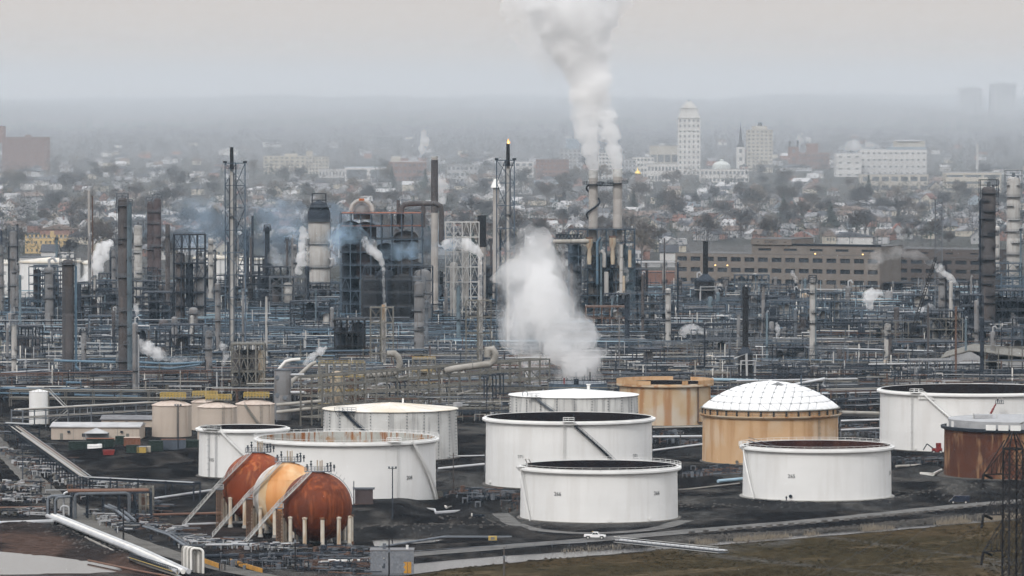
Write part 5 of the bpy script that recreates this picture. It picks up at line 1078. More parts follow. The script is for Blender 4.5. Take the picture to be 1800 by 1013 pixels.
def pipe_rack(l, yl, r, yr, ztop, levels, npipe, w, pal, steel, seed):
    rr = random.Random(seed); p0, p1 = gp(l, yl, ztop), gp(r, yr, ztop); p0.z = p1.z = 0; d = p1 - p0; L_ = d.length; rz = math.atan2(d.y, d.x); zs = [ztop * (.55 if levels > 1 else 1) + (ztop * .45) * i / max(1, levels - 1) for i in range(levels)] if levels > 1 else [ztop]
    main = rr.choice(PAL[pal]); lab = f"{NAMEC.get(main, 'dark')} pipe rack on {NAMEC.get(steel, 'tan' if 'tan' in steel else 'dark')} posts {where((l + r) / 2, (yl + yr) / 2)}"
    if len(lab.split()) > 15: lab = f"{NAMEC.get(main, 'dark')} pipe rack {where((l + r) / 2, (yl + yr) / 2)}"
    t = thing('pipe_rack', uniq(lab, 0, 0, ('nearer', 'farther', 'higher', 'lower', 'longest')), 'pipe rack', p0, 'pipe racks', rz)
    me_ = rack_mesh(w, zs, steel); n = max(2, int(L_ / 9))
    for i in range(n + 1): o = bpy.data.objects.new('bent', me_); COL.objects.link(o); o.parent = t; o.location = (L_ * i / n, 0, 0)
    for z in zs:
        for y in (-w / 2, w / 2): bar('stringer', t, (0, y, z - .3), (L_, y, z - .3), .25, steel)
        for i in range(npipe):
            y = -w / 2 + w * (i + .5) / npipe; rad = rr.choice((.10, .13, .17, .22, .30)); a, e = 0, L_
            if rr.random() < .35: a = L_ * rr.uniform(0, .4)
            if rr.random() < .35: e = L_ * rr.uniform(.6, 1)
            m = main if i == 0 else rr.choice(PAL[pal])
            if rr.random() < .16 and e - a > 30:     # an expansion loop
                c = (a + e) / 2; hh = rr.uniform(1.5, 3.2); b = MB(); b.tube([(a, y, z + rad + .15), (c - 3, y, z + rad + .15), (c - 3, y, z + hh), (c + 3, y, z + hh), (c + 3, y, z + rad + .15), (e, y, z + rad + .15)], rad, 8); b.build('pipe', m, t, smooth=SM)
            else: bar('pipe', t, (a, y, z + rad + .15), (e, y, z + rad + .15), rad, m, kind='rod')
    return t
seed = 100
rows = [(528, 7, 8), (541, 7, 8), (552, 6, 9), (562, 7, 9), (573, 8, 10), (583, 7, 10), (593, 8, 10), (603, 7, 10), (613, 7, 10), (623, 6, 9), (634, 7, 9), (646, 7, 8), (658, 6, 8), (671, 6, 7), (684, 6, 6)]
for y0, zt_, npp in rows:
    x = -30 + R.uniform(0, 60)
    while x < 1800:
        ln = R.uniform(150, 420); x2 = min(1840, x + ln)
        blue = x < 900 and y0 < 640; pal = ('blue' if R.random() < .75 else 'mix') if blue else ('tan' if R.random() < .5 and y0 > 560 else 'mix')
        if x > 1100 and y0 < 580: pal = 'blue' if R.random() < .55 else 'mix'
        steel = R.choice(['steel_blue', 'steel_grey', 'steel_dark']) if blue else R.choice(['steel_tan', 'steel_dark', 'steel_grey', 'steel_rust'])
        skip = (565 < x < 900 and y0 > 655) or (y0 > 660 and 960 < x < 1240 and R.random() < .4)
        if not skip:
            sl = R.uniform(-7, 7); seed += 1
            pipe_rack(x, y0 + R.uniform(-3, 3), x2, y0 + sl + R.uniform(-2, 2), zt_ + R.uniform(-2, 3.5), R.choice((1, 2, 2, 2, 3)), R.choice((2, 2, 3, 4)), R.uniform(5, 9), pal, steel, seed)
        x = x2 + R.uniform(-40, 26)
PAL['light'] = ['pipe_white', 'pipe_tan', 'pipe_silver']
for l, yl, r, yr, z, pal, st in ((30, 722, 268, 709, 6, 'light', 'steel_grey'), (1238, 700, 1560, 690, 5, 'blue', 'steel_dark'), (1470, 704, 1560, 700, 5, 'mix', 'steel_dark'), (1000, 588, 1336, 580, 7, 'tan', 'steel_tan'), (1160, 612, 1420, 606, 7, 'tan', 'steel_rust'), (1180, 656, 1320, 648, 5, 'mix', 'steel_tan'), (320, 598, 660, 592, 8, 'blue', 'steel_blue'), (0, 658, 96, 652, 7, 'mix', 'steel_grey'), (0, 684, 250, 690, 4, 'mix', 'steel_dark')):
    seed += 1; pipe_rack(l, yl, r, yr, z, 2, 6, 6, pal, st, seed)

# horizontal drums and exchangers between the racks; each stands on its own saddles
def drum(px, py, ln, r, m, vert, seed):
    c = gp(px, py); rr = random.Random(seed); col = {'vessel_grey': 'grey', 'vessel_pale': 'pale', 'vessel_brown': 'brown', 'vessel_blue': 'blue-grey', 'steel_dark': 'dark', 'vessel_tan': 'tan', 'pipe_silver': 'silver'}[m]; size = 'stubby' if ln < 5 else 'short' if ln < 7.5 else 'long'
    t = thing('pressure_drum', uniq(f"{size} {col} {'upright' if vert else 'lying'} drum {where(px, py)}", 0, 0, ('nearer', 'farther', 'half-hidden', 'vented')), 'drum', c, 'process drums', rr.uniform(-.5, .5))
    b = MB()
    if vert: b.lathe([(.05, 1.2 - r * .3), (r * .8, 1.2), (r, 1.6), (r, ln), (r * .8, ln + r * .3), (.05, ln + r * .45)], n=14); b.build('shell', m, t, smooth=SM); [bar('leg', t, (r * .8 * math.cos(a), r * .8 * math.sin(a), 0), (r * .8 * math.cos(a), r * .8 * math.sin(a), 1.8), .25, 'steel_grey') for a in (.5, 2.6, 4.7)]; bar('vent', t, (0, 0, ln), (0, 0, ln + 2), .15, 'pipe_silver', kind='rod')
    else:
        z = 2.0 + r; b.tube([(-ln / 2 - r * .4, 0, z), (-ln / 2 - r * .2, 0, z), (-ln / 2, 0, z), (ln / 2, 0, z), (ln / 2 + r * .2, 0, z), (ln / 2 + r * .4, 0, z)], [r * .3, r * .8, r, r, r * .8, r * .3], 14); b.build('shell', m, t, smooth=SM)
        for x in (-ln * .3, ln * .3): q = MB(); q.box((x, 0, (2 + r * .4) / 2), (.6, r * 1.6, 2 + r * .4)); q.build('saddle', 'concrete', t)
        q = MB(); q.tube([(ln * .1, 0, z + r), (ln * .1, 0, z + r + 1.2), (ln * .1 + 1.5, 0, z + r + 1.2), (ln * .1 + 1.5, 0, .3)], .18, 6); q.build('nozzle_pipe', 'pipe_silver', t, smooth=SM)
for i in range(150):
    y = R.uniform(540, 690); x = R.uniform(0, 1800)
    if 560 < x < 970 and y > 640: continue
    drum(x, y, R.uniform(3.5, 11), R.uniform(1.0, 2.3), R.choice(['vessel_grey', 'vessel_grey', 'vessel_pale', 'vessel_brown', 'vessel_blue', 'steel_dark', 'steel_dark', 'vessel_tan', 'pipe_silver']), R.random() < .4, i)

# smaller process units spread through the site: a frame with drums, or a railed column
def unit_spot(i):
    y = R.uniform(528, 688) if i % 2 else R.uniform(518, 570); x = R.uniform(0, 1800)
    return None if (560 < x < 975 and y > 640) or (880 < x < 1080 and y > 600) else (x, y)
for i in range(250):
    q = unit_spot(i)
    if not q: continue
    x, y = q; c = gp(x, y); k = mpp(c.y); cs = R.choice((('steel_dark', 'dark'), ('steel_dark', 'dark'), ('steel_grey', 'grey'), ('steel_blue', 'blue-grey'), ('steel_tan', 'tan') if y > 600 else ('steel_dark', 'dark')))
    low = 1170 < x < 1735 and y < 585
    if R.random() < .62 and i < 185:
        w, hh = R.uniform(8, 24), R.uniform(8, 19) if i % 2 else R.uniform(12, 27); hh = min(hh, 9) if low else hh; vs_ = [((j + .5) / 3, .1, R.uniform(.5, .95), R.uniform(1, 2.2), R.choice(('steel_dark', 'vessel_grey', 'vessel_brown', 'steel_black', 'vessel_pale'))) for j in range(3) if R.random() < .75]
        frame(c, c + Vector((w, R.uniform(-3, 3), 0)), hh, R.uniform(6, 14), max(2, int(w / 5)), max(2, int(hh / 4)), cs[0], uniq(f"{'tall' if hh > 14 else 'low'} {cs[1]} {'long' if w > 15 else 'narrow'} frame {where(x, y)}", 0, 0, ('nearer', 'farther', 'crowded', 'empty')), post_w=.4, brace=.4, vessels=vs_, deck='steel_dark', rails=cs[0] if R.random() < .6 else None)
    else:
        hh = R.uniform(14, 34) if i % 2 else R.uniform(20, 44); hh = min(hh, 13) if low else hh; m = R.choice(('vessel_grey', 'vessel_grey', 'vessel_brown', 'vessel_pale', 'steel_dark', 'vessel_blue')); nm = {'vessel_grey': 'grey', 'vessel_brown': 'brown', 'vessel_pale': 'pale', 'steel_dark': 'dark', 'vessel_blue': 'blue-grey'}[m]
        column(x, y, y - hh / k, R.uniform(2.4, 5) if i < 185 else R.uniform(1.1, 2.3), m, uniq(f"{'tall' if hh > 24 else 'short'} {nm} railed column {where(x, y)}", 0, 0, ('nearer', 'farther', 'thicker', 'slimmer')), plats=(R.uniform(.3, .5), R.uniform(.6, .8), .95), top=R.choice(('frame', 'vent', None)), rail=R.choice(('steel_dark', 'steel_grey')))

for i in range(42):                              # the crowded far units at the edge and below the twin stacks
    x, y = (R.uniform(1570, 1800), R.uniform(555, 660)) if i < 20 else (R.uniform(1080, 1420), R.uniform(570, 650)) if i < 30 else (R.uniform(0, 560), R.uniform(520, 600)); c = gp(x, y); w, hh = R.uniform(8, 20), R.uniform(11, 22)
    frame(c, c + Vector((w, R.uniform(-3, 3), 0)), hh, R.uniform(8, 14), max(2, int(w / 4)), max(3, int(hh / 4)), R.choice(('steel_dark', 'steel_dark', 'steel_blue')), uniq(f"{'tall' if hh > 16 else 'squat'} {'wide' if w > 14 else 'slim'} dark frame {where(x, y)}", 0, 0, ('nearer', 'farther', 'crowded', 'empty')), post_w=.4, brace=.35, vessels=[((j + .5) / 3, .1, R.uniform(.5, .95), R.uniform(1, 2), R.choice(('steel_dark', 'vessel_grey', 'vessel_brown', 'vessel_pale'))) for j in range(3)], deck='steel_dark', rails='steel_grey')

# what nobody could count between them: small bore pipes, valves, posts, cable trays, railings
def pipework(x0, x1, y0, y1, n, mats, seed, up=False):
    rr = random.Random(seed); b = MB()
    for _ in range(n):
        px, py = rr.uniform(x0, x1), y1 - (y1 - y0) * rr.random() ** 1.0; p = gp(px, py); b.m = rr.randrange(len(mats)); q = rr.random(); s = rr.uniform(.6, 1.5)
        if up: q = .5 + q * .29
        if q < .40: L_ = rr.uniform(6, 40) * s; a = rr.choice((0, 0, 0, .2, -.2, 1.4)); z = rr.uniform(.6, 9); b.beam(p + Vector((0, 0, z)), p + Vector((L_ * math.cos(a), L_ * math.sin(a), z)), rr.uniform(.16, .55))
        elif q < .68: hgt = rr.uniform(3, 13); b.beam(p, p + Vector((0, 0, hgt)), rr.uniform(.18, .5))
        elif q < .80: z = rr.uniform(1, 8); L_ = rr.uniform(3, 10); w = rr.uniform(.18, .45); u = Vector((L_, 0, 0)); b.beam(p, p + Vector((0, 0, z)), w); b.beam(p + Vector((0, 0, z)), p + u + Vector((0, 0, z)), w); b.beam(p + u + Vector((0, 0, z)), p + u, w)
        elif q < .92: b.box(p + Vector((0, 0, rr.uniform(.6, 6))), (rr.uniform(.6, 3.5), rr.uniform(.6, 2.5), rr.uniform(.5, 2.2)), rr.uniform(0, 3))
        else: z = rr.uniform(3, 10); L_ = rr.uniform(5, 14); [b.beam(p + Vector((i * L_ / 5, 0, z)), p + Vector((i * L_ / 5, 0, z + 1.1)), .1) for i in range(6)]; b.beam(p + Vector((0, 0, z + 1.1)), p + Vector((L_, 0, z + 1.1)), .1); b.beam(p + Vector((0, 0, z)), p + Vector((L_, 0, z)), .3)
    o = b.build('pipework', mats); o['kind'] = 'stuff'; o['label'] = 'dense tangle of small pipes, valves and posts'; return o
DK = ['steel_dark', 'steel_black', 'steel_grey', 'steel_dark', 'steel_blue', 'pipe_dark', 'steel_dark', 'steel_grey']
pipework(-20, 620, 515, 640, 2400, DK + ['steel_blue', 'pipe_blue', 'pipe_cyan', 'pipe_silver'], 1); pipework(-20, 560, 620, 705, 1600, DK + ['pipe_silver', 'pipe_tan', 'steel_tan', 'pipe_white'], 2)
pipework(580, 1030, 515, 650, 1300, DK + ['steel_blue', 'pipe_blue', 'pipe_cyan', 'pipe_silver'], 3); pipework(560, 970, 640, 745, 1100, ['steel_tan', 'pipe_tan', 'steel_dark', 'steel_grey', 'steel_tan', 'pipe_silver', 'steel_rust', 'pipe_dark'], 4)
pipework(1000, 1820, 520, 610, 2500, DK + ['pipe_silver', 'pipe_cyan', 'steel_blue', 'pipe_white'], 5); pipework(960, 1820, 595, 720, 2800, DK + ['steel_dark', 'pipe_tan', 'steel_tan', 'pipe_silver', 'steel_rust'], 6)
pipework(-20, 1820, 520, 700, 900, ['pipe_white', 'pipe_silver', 'steel_pale', 'pipe_white'], 7, True); pipework(-20, 1820, 516, 600, 900, ['steel_dark', 'steel_blue', 'steel_black', 'steel_grey'], 8, True)
# ------------------------------------------------------------------ office block behind the refinery
def wbox(parent, name, x0, x1, y0, y1, z0, z1, m):
    return bar(name, parent, (x0, (y0 + y1) / 2, (z0 + z1) / 2), (x1, (y0 + y1) / 2, (z0 + z1) / 2), abs(y1 - y0), m, abs(z1 - z0))
def facade(t, x0, x1, y, z0, z1, floors, bays, wall, win, fill_w=.72, fill_h=.42, dep=.5, roof='roof_tar', body_d=30, frames=False):
    """A block whose face is piers and spandrels with the windows set back between them; y is its front plane."""
    wbox(t, 'block', x0, x1, y + dep, y + body_d, z0, z1 - .1, wall); wbox(t, 'roof', x0 - .1, x1 + .1, y + .1, y + body_d, z1 - .1, z1 + .25, roof)
    fh, bw = (z1 - z0) / floors, (x1 - x0) / bays; hh = fh * fill_h
    for f in range(floors + 1):
        a = z0 + fh * (f - .5) + hh / 2 if f else z0; b_ = z0 + fh * (f + .5) - hh / 2 if f < floors else z1
        wbox(t, 'spandrel', x0, x1, y, y + dep + .02, a, b_, wall)
    for f in range(floors):
        zc = z0 + fh * (f + .5)
        for i in range(bays + 1):
            a = x0 + bw * (i - .5) + bw * fill_w / 2 if i else x0; b_ = x0 + bw * (i + .5) - bw * fill_w / 2 if i < bays else x1
            wbox(t, 'pier', a, b_, y + .004, y + dep + .02, zc - hh / 2 - .002, zc + hh / 2 + .002, wall)
        for i in range(bays):
            xc = x0 + bw * (i + .5); w = wbox(t, 'window', xc - bw * fill_w / 2, xc + bw * fill_w / 2, y + dep - .08, y + dep + .01, zc - hh / 2, zc + hh / 2, win)
            if frames: b = MB(); b.box((0, -.6, 0), (.03, 1.2, 1.0)); s = b.build('mullion', 'steel_grey', w)
p0, p1 = gt(1187, 520), gt(1546, 527); k = mpp(p0.y); t = thing('office_block', 'long brown brick office block with four rows of dark windows, behind the refinery', 'office building', p0, None, math.atan2(p1.y - p0.y, p1.x - p0.x))
W_ = (p1 - p0).length; hh = pt(1187, 445, p0.y).z - p0.z; facade(t, 0, W_, 0, 0, hh, 4, 15, 'office_brick', 'window_dark', .72, .40, .6, frames=True)
facade(t, W_ * .372, W_, 2, hh + .25, hh + 5.2, 1, 5, 'office_brick', 'window_dark', .5, .25, .4); facade(t, W_ * .372, W_ * .57, 1, hh + 5.45, hh + 8.6, 1, 3, 'office_brick', 'window_dark', .2, .1, .3)
o = lettering(t, 'KWGU', 2.6, 0, loc=(W_ * .47, .9, hh + 7.0)); wbox(t, 'parapet', W_ * .57, W_, 1.6, 2.2, hh + 5.2, hh + 6.2, 'steel_dark')
for x in (.69, .92, .2, .26): o = bpy.data.objects.new('lamp', unit('box')); COL.objects.link(o); o.parent = t; o.location = (W_ * x, -.3, hh + (.8 if x > .5 else -6.5)); o.scale = (.7, .5, .6); o.material_slots[0].link = 'OBJECT'; o.material_slots[0].material = MATS['lamp_lit']
p0, p1 = gt(1547, 515), gt(1730, 519); t = thing('office_wing', 'darker brick wing of the office block, behind the black crane boom', 'office building', p0 + Vector((0, 6, 0)), None, math.atan2(p1.y - p0.y, p1.x - p0.x)); W_ = (p1 - p0).length; hh = pt(1547, 452, p0.y).z - p0.z
facade(t, 0, W_, 0, 0, hh, 4, 7, 'office_brick_dark', 'window_dark', .75, .42, .6); facade(t, W_ * .05, W_, 4, hh + .3, hh + 4.5, 1, 4, 'office_brick_dark', 'window_dark', .3, .2, .4)
p = gt(1278, 512); k = mpp(p.y); t = thing('boiler_house', 'plain grey-brown box building before the office block, by the drum heater', 'building', (pt(1262, 512, p.y).x, p.y - 20, 0)); wbox(t, 'block', 0, 30 * k, 0, 14, 0, 13, 'office_brick_dark'); wbox(t, 'roof', -.2, 30 * k + .2, -.2, 14.2, 13, 13.4, 'roof_tar'); wbox(t, 'door', 3, 6, -.12, .02, 0, 3.5, 'steel_dark')

# ------------------------------------------------------------------ town buildings
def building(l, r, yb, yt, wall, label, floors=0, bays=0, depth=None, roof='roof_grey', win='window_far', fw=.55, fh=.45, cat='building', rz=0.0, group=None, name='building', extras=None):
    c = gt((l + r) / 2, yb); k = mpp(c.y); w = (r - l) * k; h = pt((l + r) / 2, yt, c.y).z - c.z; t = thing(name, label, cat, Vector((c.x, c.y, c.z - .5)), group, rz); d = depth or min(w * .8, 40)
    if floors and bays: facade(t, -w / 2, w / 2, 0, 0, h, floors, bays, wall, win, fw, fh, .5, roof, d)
    else: wbox(t, 'block', -w / 2, w / 2, 0, d, 0, h, wall); wbox(t, 'roof', -w / 2 - .2, w / 2 + .2, -.2, d + .2, h, h + .4, roof); wbox(t, 'parapet', -w / 2, w / 2, -.25, .1, h + .4, h + 1.2, wall)
    if extras: extras(t, w, h, d, k)
    return t, c, k
def box_on(x0, x1, z, hgt, m, y0=.2, y1=.7, nm='roof_block'): return lambda t, w, h, d, k: wbox(t, nm, w * x0, w * x1, d * y0, d * y1, h + (z * k), h + (z + hgt) * k, m)
def many(*fs): return lambda t, w, h, d, k: [f(t, w, h, d, k) for f in fs]
# courthouse tower: shaft, stepped crown, lantern
def crown(t, w, h, d, k):
    for x, z0, z1 in ((.46, 0, 7), (.40, 7, 17), (.43, 17, 18.5), (.29, 18.5, 22), (.22, 22, 26), (.12, 26, 29)): wbox(t, 'crown_tier', -w * x, w * x, d * (.5 - x), d * (.5 + x), h + z0 * k, h + z1 * k, 'stone_white')
    for i in range(4): wbox(t, 'crown_window', w * (-.34 + .2 * i), w * (-.26 + .2 * i), d * .05, d * .2, h + 2 * k, h + 4.5 * k, 'window_far')
    wbox(t, 'cornice', -w * .52, w * .52, -.8, d * 1.01, h - .2, h + 1.2, 'stone_white'); wbox(t, 'string_course', -w * .51, w * .51, -.6, .4, h * .78, h * .80, 'stone_white'); bar('finial', t, (0, d * .5, h + 29 * k), (0, d * .5, h + 33 * k), 1.2, 'steel_grey')
building(1192, 1231, 308, 207, 'stone_white', 'tall white courthouse tower with a stepped crown, highest building in the town', 11, 5, 26, 'stone_white', fw=.36, fh=.48, cat='tower', name='courthouse_tower', extras=crown)
building(1113, 1150, 312, 276, 'stone_white', 'white four-storey building with square windows, beside the golden cupola', 4, 6, 30); building(1138, 1193, 320, 288, 'stone_white', 'low white stone annexe at the foot of the courthouse tower', 2, 9, 30); building(1143, 1192, 300, 256, 'stone_tan', 'tan flat-roofed block with a glazed strip, left of the courthouse tower', 1, 4, 40, fw=.8, fh=.3)
def dome_extra(t, w, h, d, k): b = MB(); b.lathe([(16 * k, h), (16 * k, h + 4 * k), (15 * k, h + 8 * k), (9 * k, h + 13 * k), (3 * k, h + 14 * k), (3 * k, h + 17 * k), (.1, h + 18 * k)], c=(-w * .05, d * .4, 0), n=24); b.build('dome', 'copper_dome', t, smooth=.6)
building(1231, 1316, 322, 297, 'stone_white', 'wide white stone hall with a shallow grey dome, beside the courthouse tower', 2, 12, 40, extras=dome_extra)
def spire(t, w, h, d, k): b = MB(); b.lathe([(w * .5, h), (w * .22, h + 9 * k), (.1, h + 42 * k)], c=(0, w * .5, 0), n=8); b.build('spire', 'roof_slate', t)
building(1295, 1309, 300, 258, 'stone_white', 'white church tower with a sharp dark spire', 3, 1, 12, fw=.35, name='church_steeple', cat='church tower', extras=spire)
building(1313, 1358, 300, 228, 'stone_tan', 'tan high-rise flats with pale balcony strips, beside the dark church spire', 11, 6, 30, fw=.5, extras=many(box_on(-.3, .3, 0, 7, 'stone_tan'), box_on(-.05, .1, 7, 6, 'steel_grey')))
building(1386, 1404, 300, 258, 'brick_red', 'dark church tower with two pinnacles', 3, 1, 14, fw=.3, name='church_steeple', cat='church tower', roof='roof_slate', extras=many(box_on(-.48, -.3, 0, 10, 'roof_slate', 0, .2, 'pinnacle'), box_on(.3, .48, 0, 12, 'roof_slate', 0, .2, 'pinnacle')))
building(1402, 1458, 296, 268, 'brick_red', 'dark brick block between the pinnacled church and the hospital', 3, 7, 30, extras=box_on(-.2, .15, 0, 16, 'brick_red'))
def hosp(t, w, h, d, k):
    wbox(t, 'upper_block', w * .03, w * .48, d * .2, d * .8, h, h + 15 * k, 'stone_tan'); wbox(t, 'blue_screen', -w * .1, w * .5, d * .1, d * .2, h, h + 5 * k, 'wall_blue'); wbox(t, 'roof_cap', w * .05, w * .4, d * .15, d * .8, h + 15 * k, h + 17 * k, 'wall_grey')
building(1512, 1629, 310, 263, 'wall_white', 'big white hospital with four rows of small dark windows', 4, 12, 45, 'roof_pale', fw=.42, fh=.26, name='hospital', cat='hospital', extras=hosp); building(1470, 1514, 312, 270, 'wall_white', 'stepped white hospital wing with steam at its roof', 4, 3, 45, 'roof_pale', fw=.4, fh=.25, name='hospital_wing', cat='hospital'); building(1514, 1632, 338, 306, 'stone_tan', 'low tan building with wide dark windows, just below the white hospital', 2, 7, 40, fw=.72, fh=.5)
building(1662, 1760, 338, 303, 'wall_cream', 'pale flat office with long window strips, below the white chimney', 3, 3, 40, fw=.86, fh=.35); c = gt(1718, 310); k = mpp(c.y); t = thing('chimney', 'slim white chimney standing above the pale flat office', 'chimney', c); clad_column(t, 2.4 * k, 56 * k, 'wall_white', [18 * k, 38 * k], 12, head=False, taper=.75); b = MB(); b.lathe([(2.6 * k, 0), (3.2 * k, 0), (3.2 * k, 3), (2.5 * k, 4)], n=12); b.build('footing', 'concrete', t)
building(1772, 1830, 330, 298, 'wall_grey', 'grey flat block behind the broad pale column', 3, 5); building(1687, 1727, 203, 155, 'wall_grey', 'smaller of two far grey towers on the skyline', 12, 5, 60, cat='tower block', extras=box_on(-.2, .3, 0, 3, 'wall_grey')); building(1742, 1786, 203, 147, 'wall_grey', 'larger of two far grey towers on the skyline', 14, 5, 60, cat='tower block', extras=box_on(-.3, .2, 0, 3, 'wall_grey'))
building(4, 82, 302, 241, 'brick_red', 'large dim brick apartment block at the edge of the town', 9, 12, 50, 'roof_tar', fw=.4, extras=many(box_on(-.65, -.48, -10, 30, 'brick_red'), box_on(.0, .1, 0, 4, 'brick_red'))); building(463, 537, 306, 274, 'wall_cream', 'cream apartment slab with dark vertical strips, left of the tan slab', 5, 8, 30, fw=.45, extras=box_on(.0, .3, 0, 4, 'wall_cream')); building(537, 577, 306, 275, 'stone_tan', 'tan apartment slab with a lift tower', 5, 7, 30, fw=.5, extras=box_on(-.48, -.2, 0, 10, 'stone_tan'))
building(560, 607, 312, 297, 'wall_white', 'white low wing with small square windows, next to the dark-fronted hall', 1, 8, 30, fw=.4); building(606, 690, 318, 294, 'wall_white', 'white hall with a dark recessed front and a long flat roof', 1, 2, 40, 'wall_blue', fw=.85, fh=.7); building(684, 749, 318, 284, 'brick_red', 'dull pink brick block with two roof boxes, behind the concrete stack', 3, 8, 40, 'roof_pale', extras=many(box_on(-.45, -.2, 0, 9, 'stone_tan'), box_on(.1, .3, 0, 3, 'wall_grey')))
building(882, 938, 314, 284, 'wall_white', 'white building with round-headed windows, behind the burning flare', 3, 5, 30); building(942, 1000, 322, 280, 'brick_red', 'dark brick flats behind the first twin stack', 6, 8, 30); building(984, 1022, 300, 262, 'wall_grey', 'grey high block beside the white steam plume', 6, 5, 30, extras=box_on(-.2, .4, 0, 18, 'wall_blue')); building(1052, 1082, 316, 268, 'wall_white', 'white flats seen between the twin stacks', 7, 5, 25); building(1092, 1118, 316, 280, 'wall_grey', 'grey flats right behind the second twin stack', 5, 4, 25); building(786, 840, 322, 290, 'wall_grey', 'pale grey block behind the white cloud of the concrete stack', 3, 7, 30)
def bat(t, w, h, d, k): [wbox(t, 'battlement', w * (-.5 + .1 * i), w * (-.46 + .1 * i), -.1, 1, h + .4, h + 2.6, 'school_yellow') for i in range(11)]; wbox(t, 'chimney', w * .08, w * .16, d * .4, d * .6, h, h + 12 * k, 'school_yellow')
building(44, 117, 446, 418, 'school_yellow', 'yellow-brick battlemented building with a stub chimney', 2, 9, 25, fw=.3, fh=.35, name='yellow_brick_building', extras=bat); building(1256, 1290, 372, 352, 'brick_red', 'low brick block below the white stone hall', 2, 5, 20); building(1100, 1130, 458, 440, 'wall_grey', 'small grey flat building beside the twin-stack unit', 1, 4, 15); building(1110, 1186, 500, 478, 'wall_brick', 'low brown shed in front of the office block, beside the twin stacks', 0, 0, 25, 'roof_slate'); building(1120, 1188, 470, 462, 'roof_pale', 'long pale flat roof between the twin stacks and the office block', 0, 0, 40, 'roof_pale'); building(1126, 1182, 548, 524, 'steel_rust', 'low rust-orange building at the foot of the twin stacks', 2, 5, 15, 'roof_tar', group=None)
c = gt(1121, 322); k = mpp(c.y); t = thing('cupola', 'small gilded onion cupola on a dark drum', 'church dome', c); b = MB(); b.lathe([(5 * k, 0), (5 * k, 15 * k)], n=12); b.build('drum', 'brick_red', t); b = MB(); b.lathe([(5.5 * k, 15 * k), (6 * k, 17 * k), (4 * k, 20 * k), (1 * k, 23 * k), (.1, 27 * k)], n=14); b.build('dome', 'gold_leaf', t, smooth=SM)

# far white storage tanks beyond the refinery
for l, r, yb, yt, lab in ((34, 142, 532, 462, 'far wide white tank behind the grey column with a mast'), (143, 176, 530, 464, 'far white tank half hidden by white steam'), (-30, 33, 530, 464, 'far white tank cut by the edge, behind the masted column'), (340, 402, 500, 455, 'far white tank behind the open dark frame'), (403, 466, 500, 457, 'far white tank behind the unlit flare')):
    c, R0 = place_round(l, r, yb); h = top_z((l + r) / 2, yt, c, R0); t = thing('storage_tank', lab, 'tank', c, 'far white tanks'); shell(t, R0, h, 64, 'white_paint', 4, .06); b = MB(); b.lathe([(R0 + .5, h - .3), (R0 + .5, h + .5), (.1, h + 2.5)], n=64); b.build('roof', 'cream_roof', t); b = MB(); ring_rail(b, R0, h + .4, 1.2, 4, .15); b.build('railing', 'steel_pale', t); ladder(t, R0, h, .6, 'steel_grey', cage=False)
# tan shed among the racks, low beige buildings in the yard
p = gp(1655, 676); t = thing('metal_shed', 'tan-roofed grey metal shed behind the wide white tank', 'shed', p, None, -.12); k = mpp(p.y); w, h, d = 26, 10.5, 55
b = MB(); b.v = []; b.add([(0, 0, 0), (w * .62, 0, 0), (w * .62, d, 0), (0, d, 0), (0, 0, h), (w * .62, 0, h), (w * .62, d, h), (0, d, h), (w * .42, 0, h + 3), (w * .42, d, h + 3)], [(0, 1, 5, 8, 4), (3, 7, 9, 6, 2), (0, 4, 7, 3), (1, 2, 6, 5)]); b.build('wall', 'wall_grey', t); b = MB()
b.add([(-.4, -.4, h), (w * .42, -.4, h + 3.1), (w * .42, d, h + 3.1), (-.4, d, h), (-.4, -.4, h - .3), (w * .42, -.4, h + 2.8)], [(0, 1, 2, 3), (0, 4, 5, 1)]); b.add([(w * .42, -.4, h + 3.1), (w * 1.7, -.4, h - .5), (w * 1.7, d, h - .5), (w * .42, d, h + 3.1), (w * .42, -.4, h + 2.8), (w * 1.7, -.4, h - .8)], [(0, 1, 2, 3), (4, 5, 1, 0)]); b.build('roof', 'steel_tan', t); wbox(t, 'side_wall', w * .62, w * 1.68, 1.5, d, 0, h - 1.2, 'wall_grey'); wbox(t, 'bay_shade', w * .7, w * 1.6, 1.2, 1.6, .5, h * .5, 'steel_dark')  # dark slab on the side wall paints the shade of an opening
for i in range(14): bar('rib', t, (w * .62 * (i + .5) / 14, -.08, .2), (w * .62 * (i + .5) / 14, -.08, h), .12, 'wall_grey')
def low_building(l, r, yb, yt, wall, roof, d, lab):
    p = gp(l, yb); k = mpp(p.y); w = (r - l) * k; h = pt(l, yt, p.y).z; t = thing('low_building', lab, 'building', p, None, -.05); wbox(t, 'wall', 0, w, 0, d, -.5, h, wall); b = MB(); b.add([(-.5, -.5, h), (w + .5, -.5, h), (w + .5, d, h + .2), (-.5, d, h + .2), (-.5, d * .45, h + 1.1), (w + .5, d * .45, h + 1.1)], [(0, 1, 5, 4), (4, 5, 2, 3), (0, 4, 3), (1, 2, 5)]); b.box((w / 2, -.5, h - .1), (w + 1, .15, .3)); b.build('roof', roof, t)
    n = int(w / 6)
    for i in range(n): wbox(t, 'window' if i % 3 else 'door', (i + .4) * w / n, (i + .4) * w / n + (1.2 if i % 3 else 1.0), -.08, .02, 1.0 if i % 3 else 0, 2.1, 'window_dark' if i % 3 else 'steel_tan')
    for i in range(1, n): wbox(t, 'panel_joint', i * w / n, i * w / n + .1, -.04, .02, 0, h, 'steel_tan')
    for i in range(3): b = MB(); b.box((w * (.2 + .3 * i), -.4, h * .62), (.8, .7, .6)); b.build('air_conditioner', 'steel_dark', t)
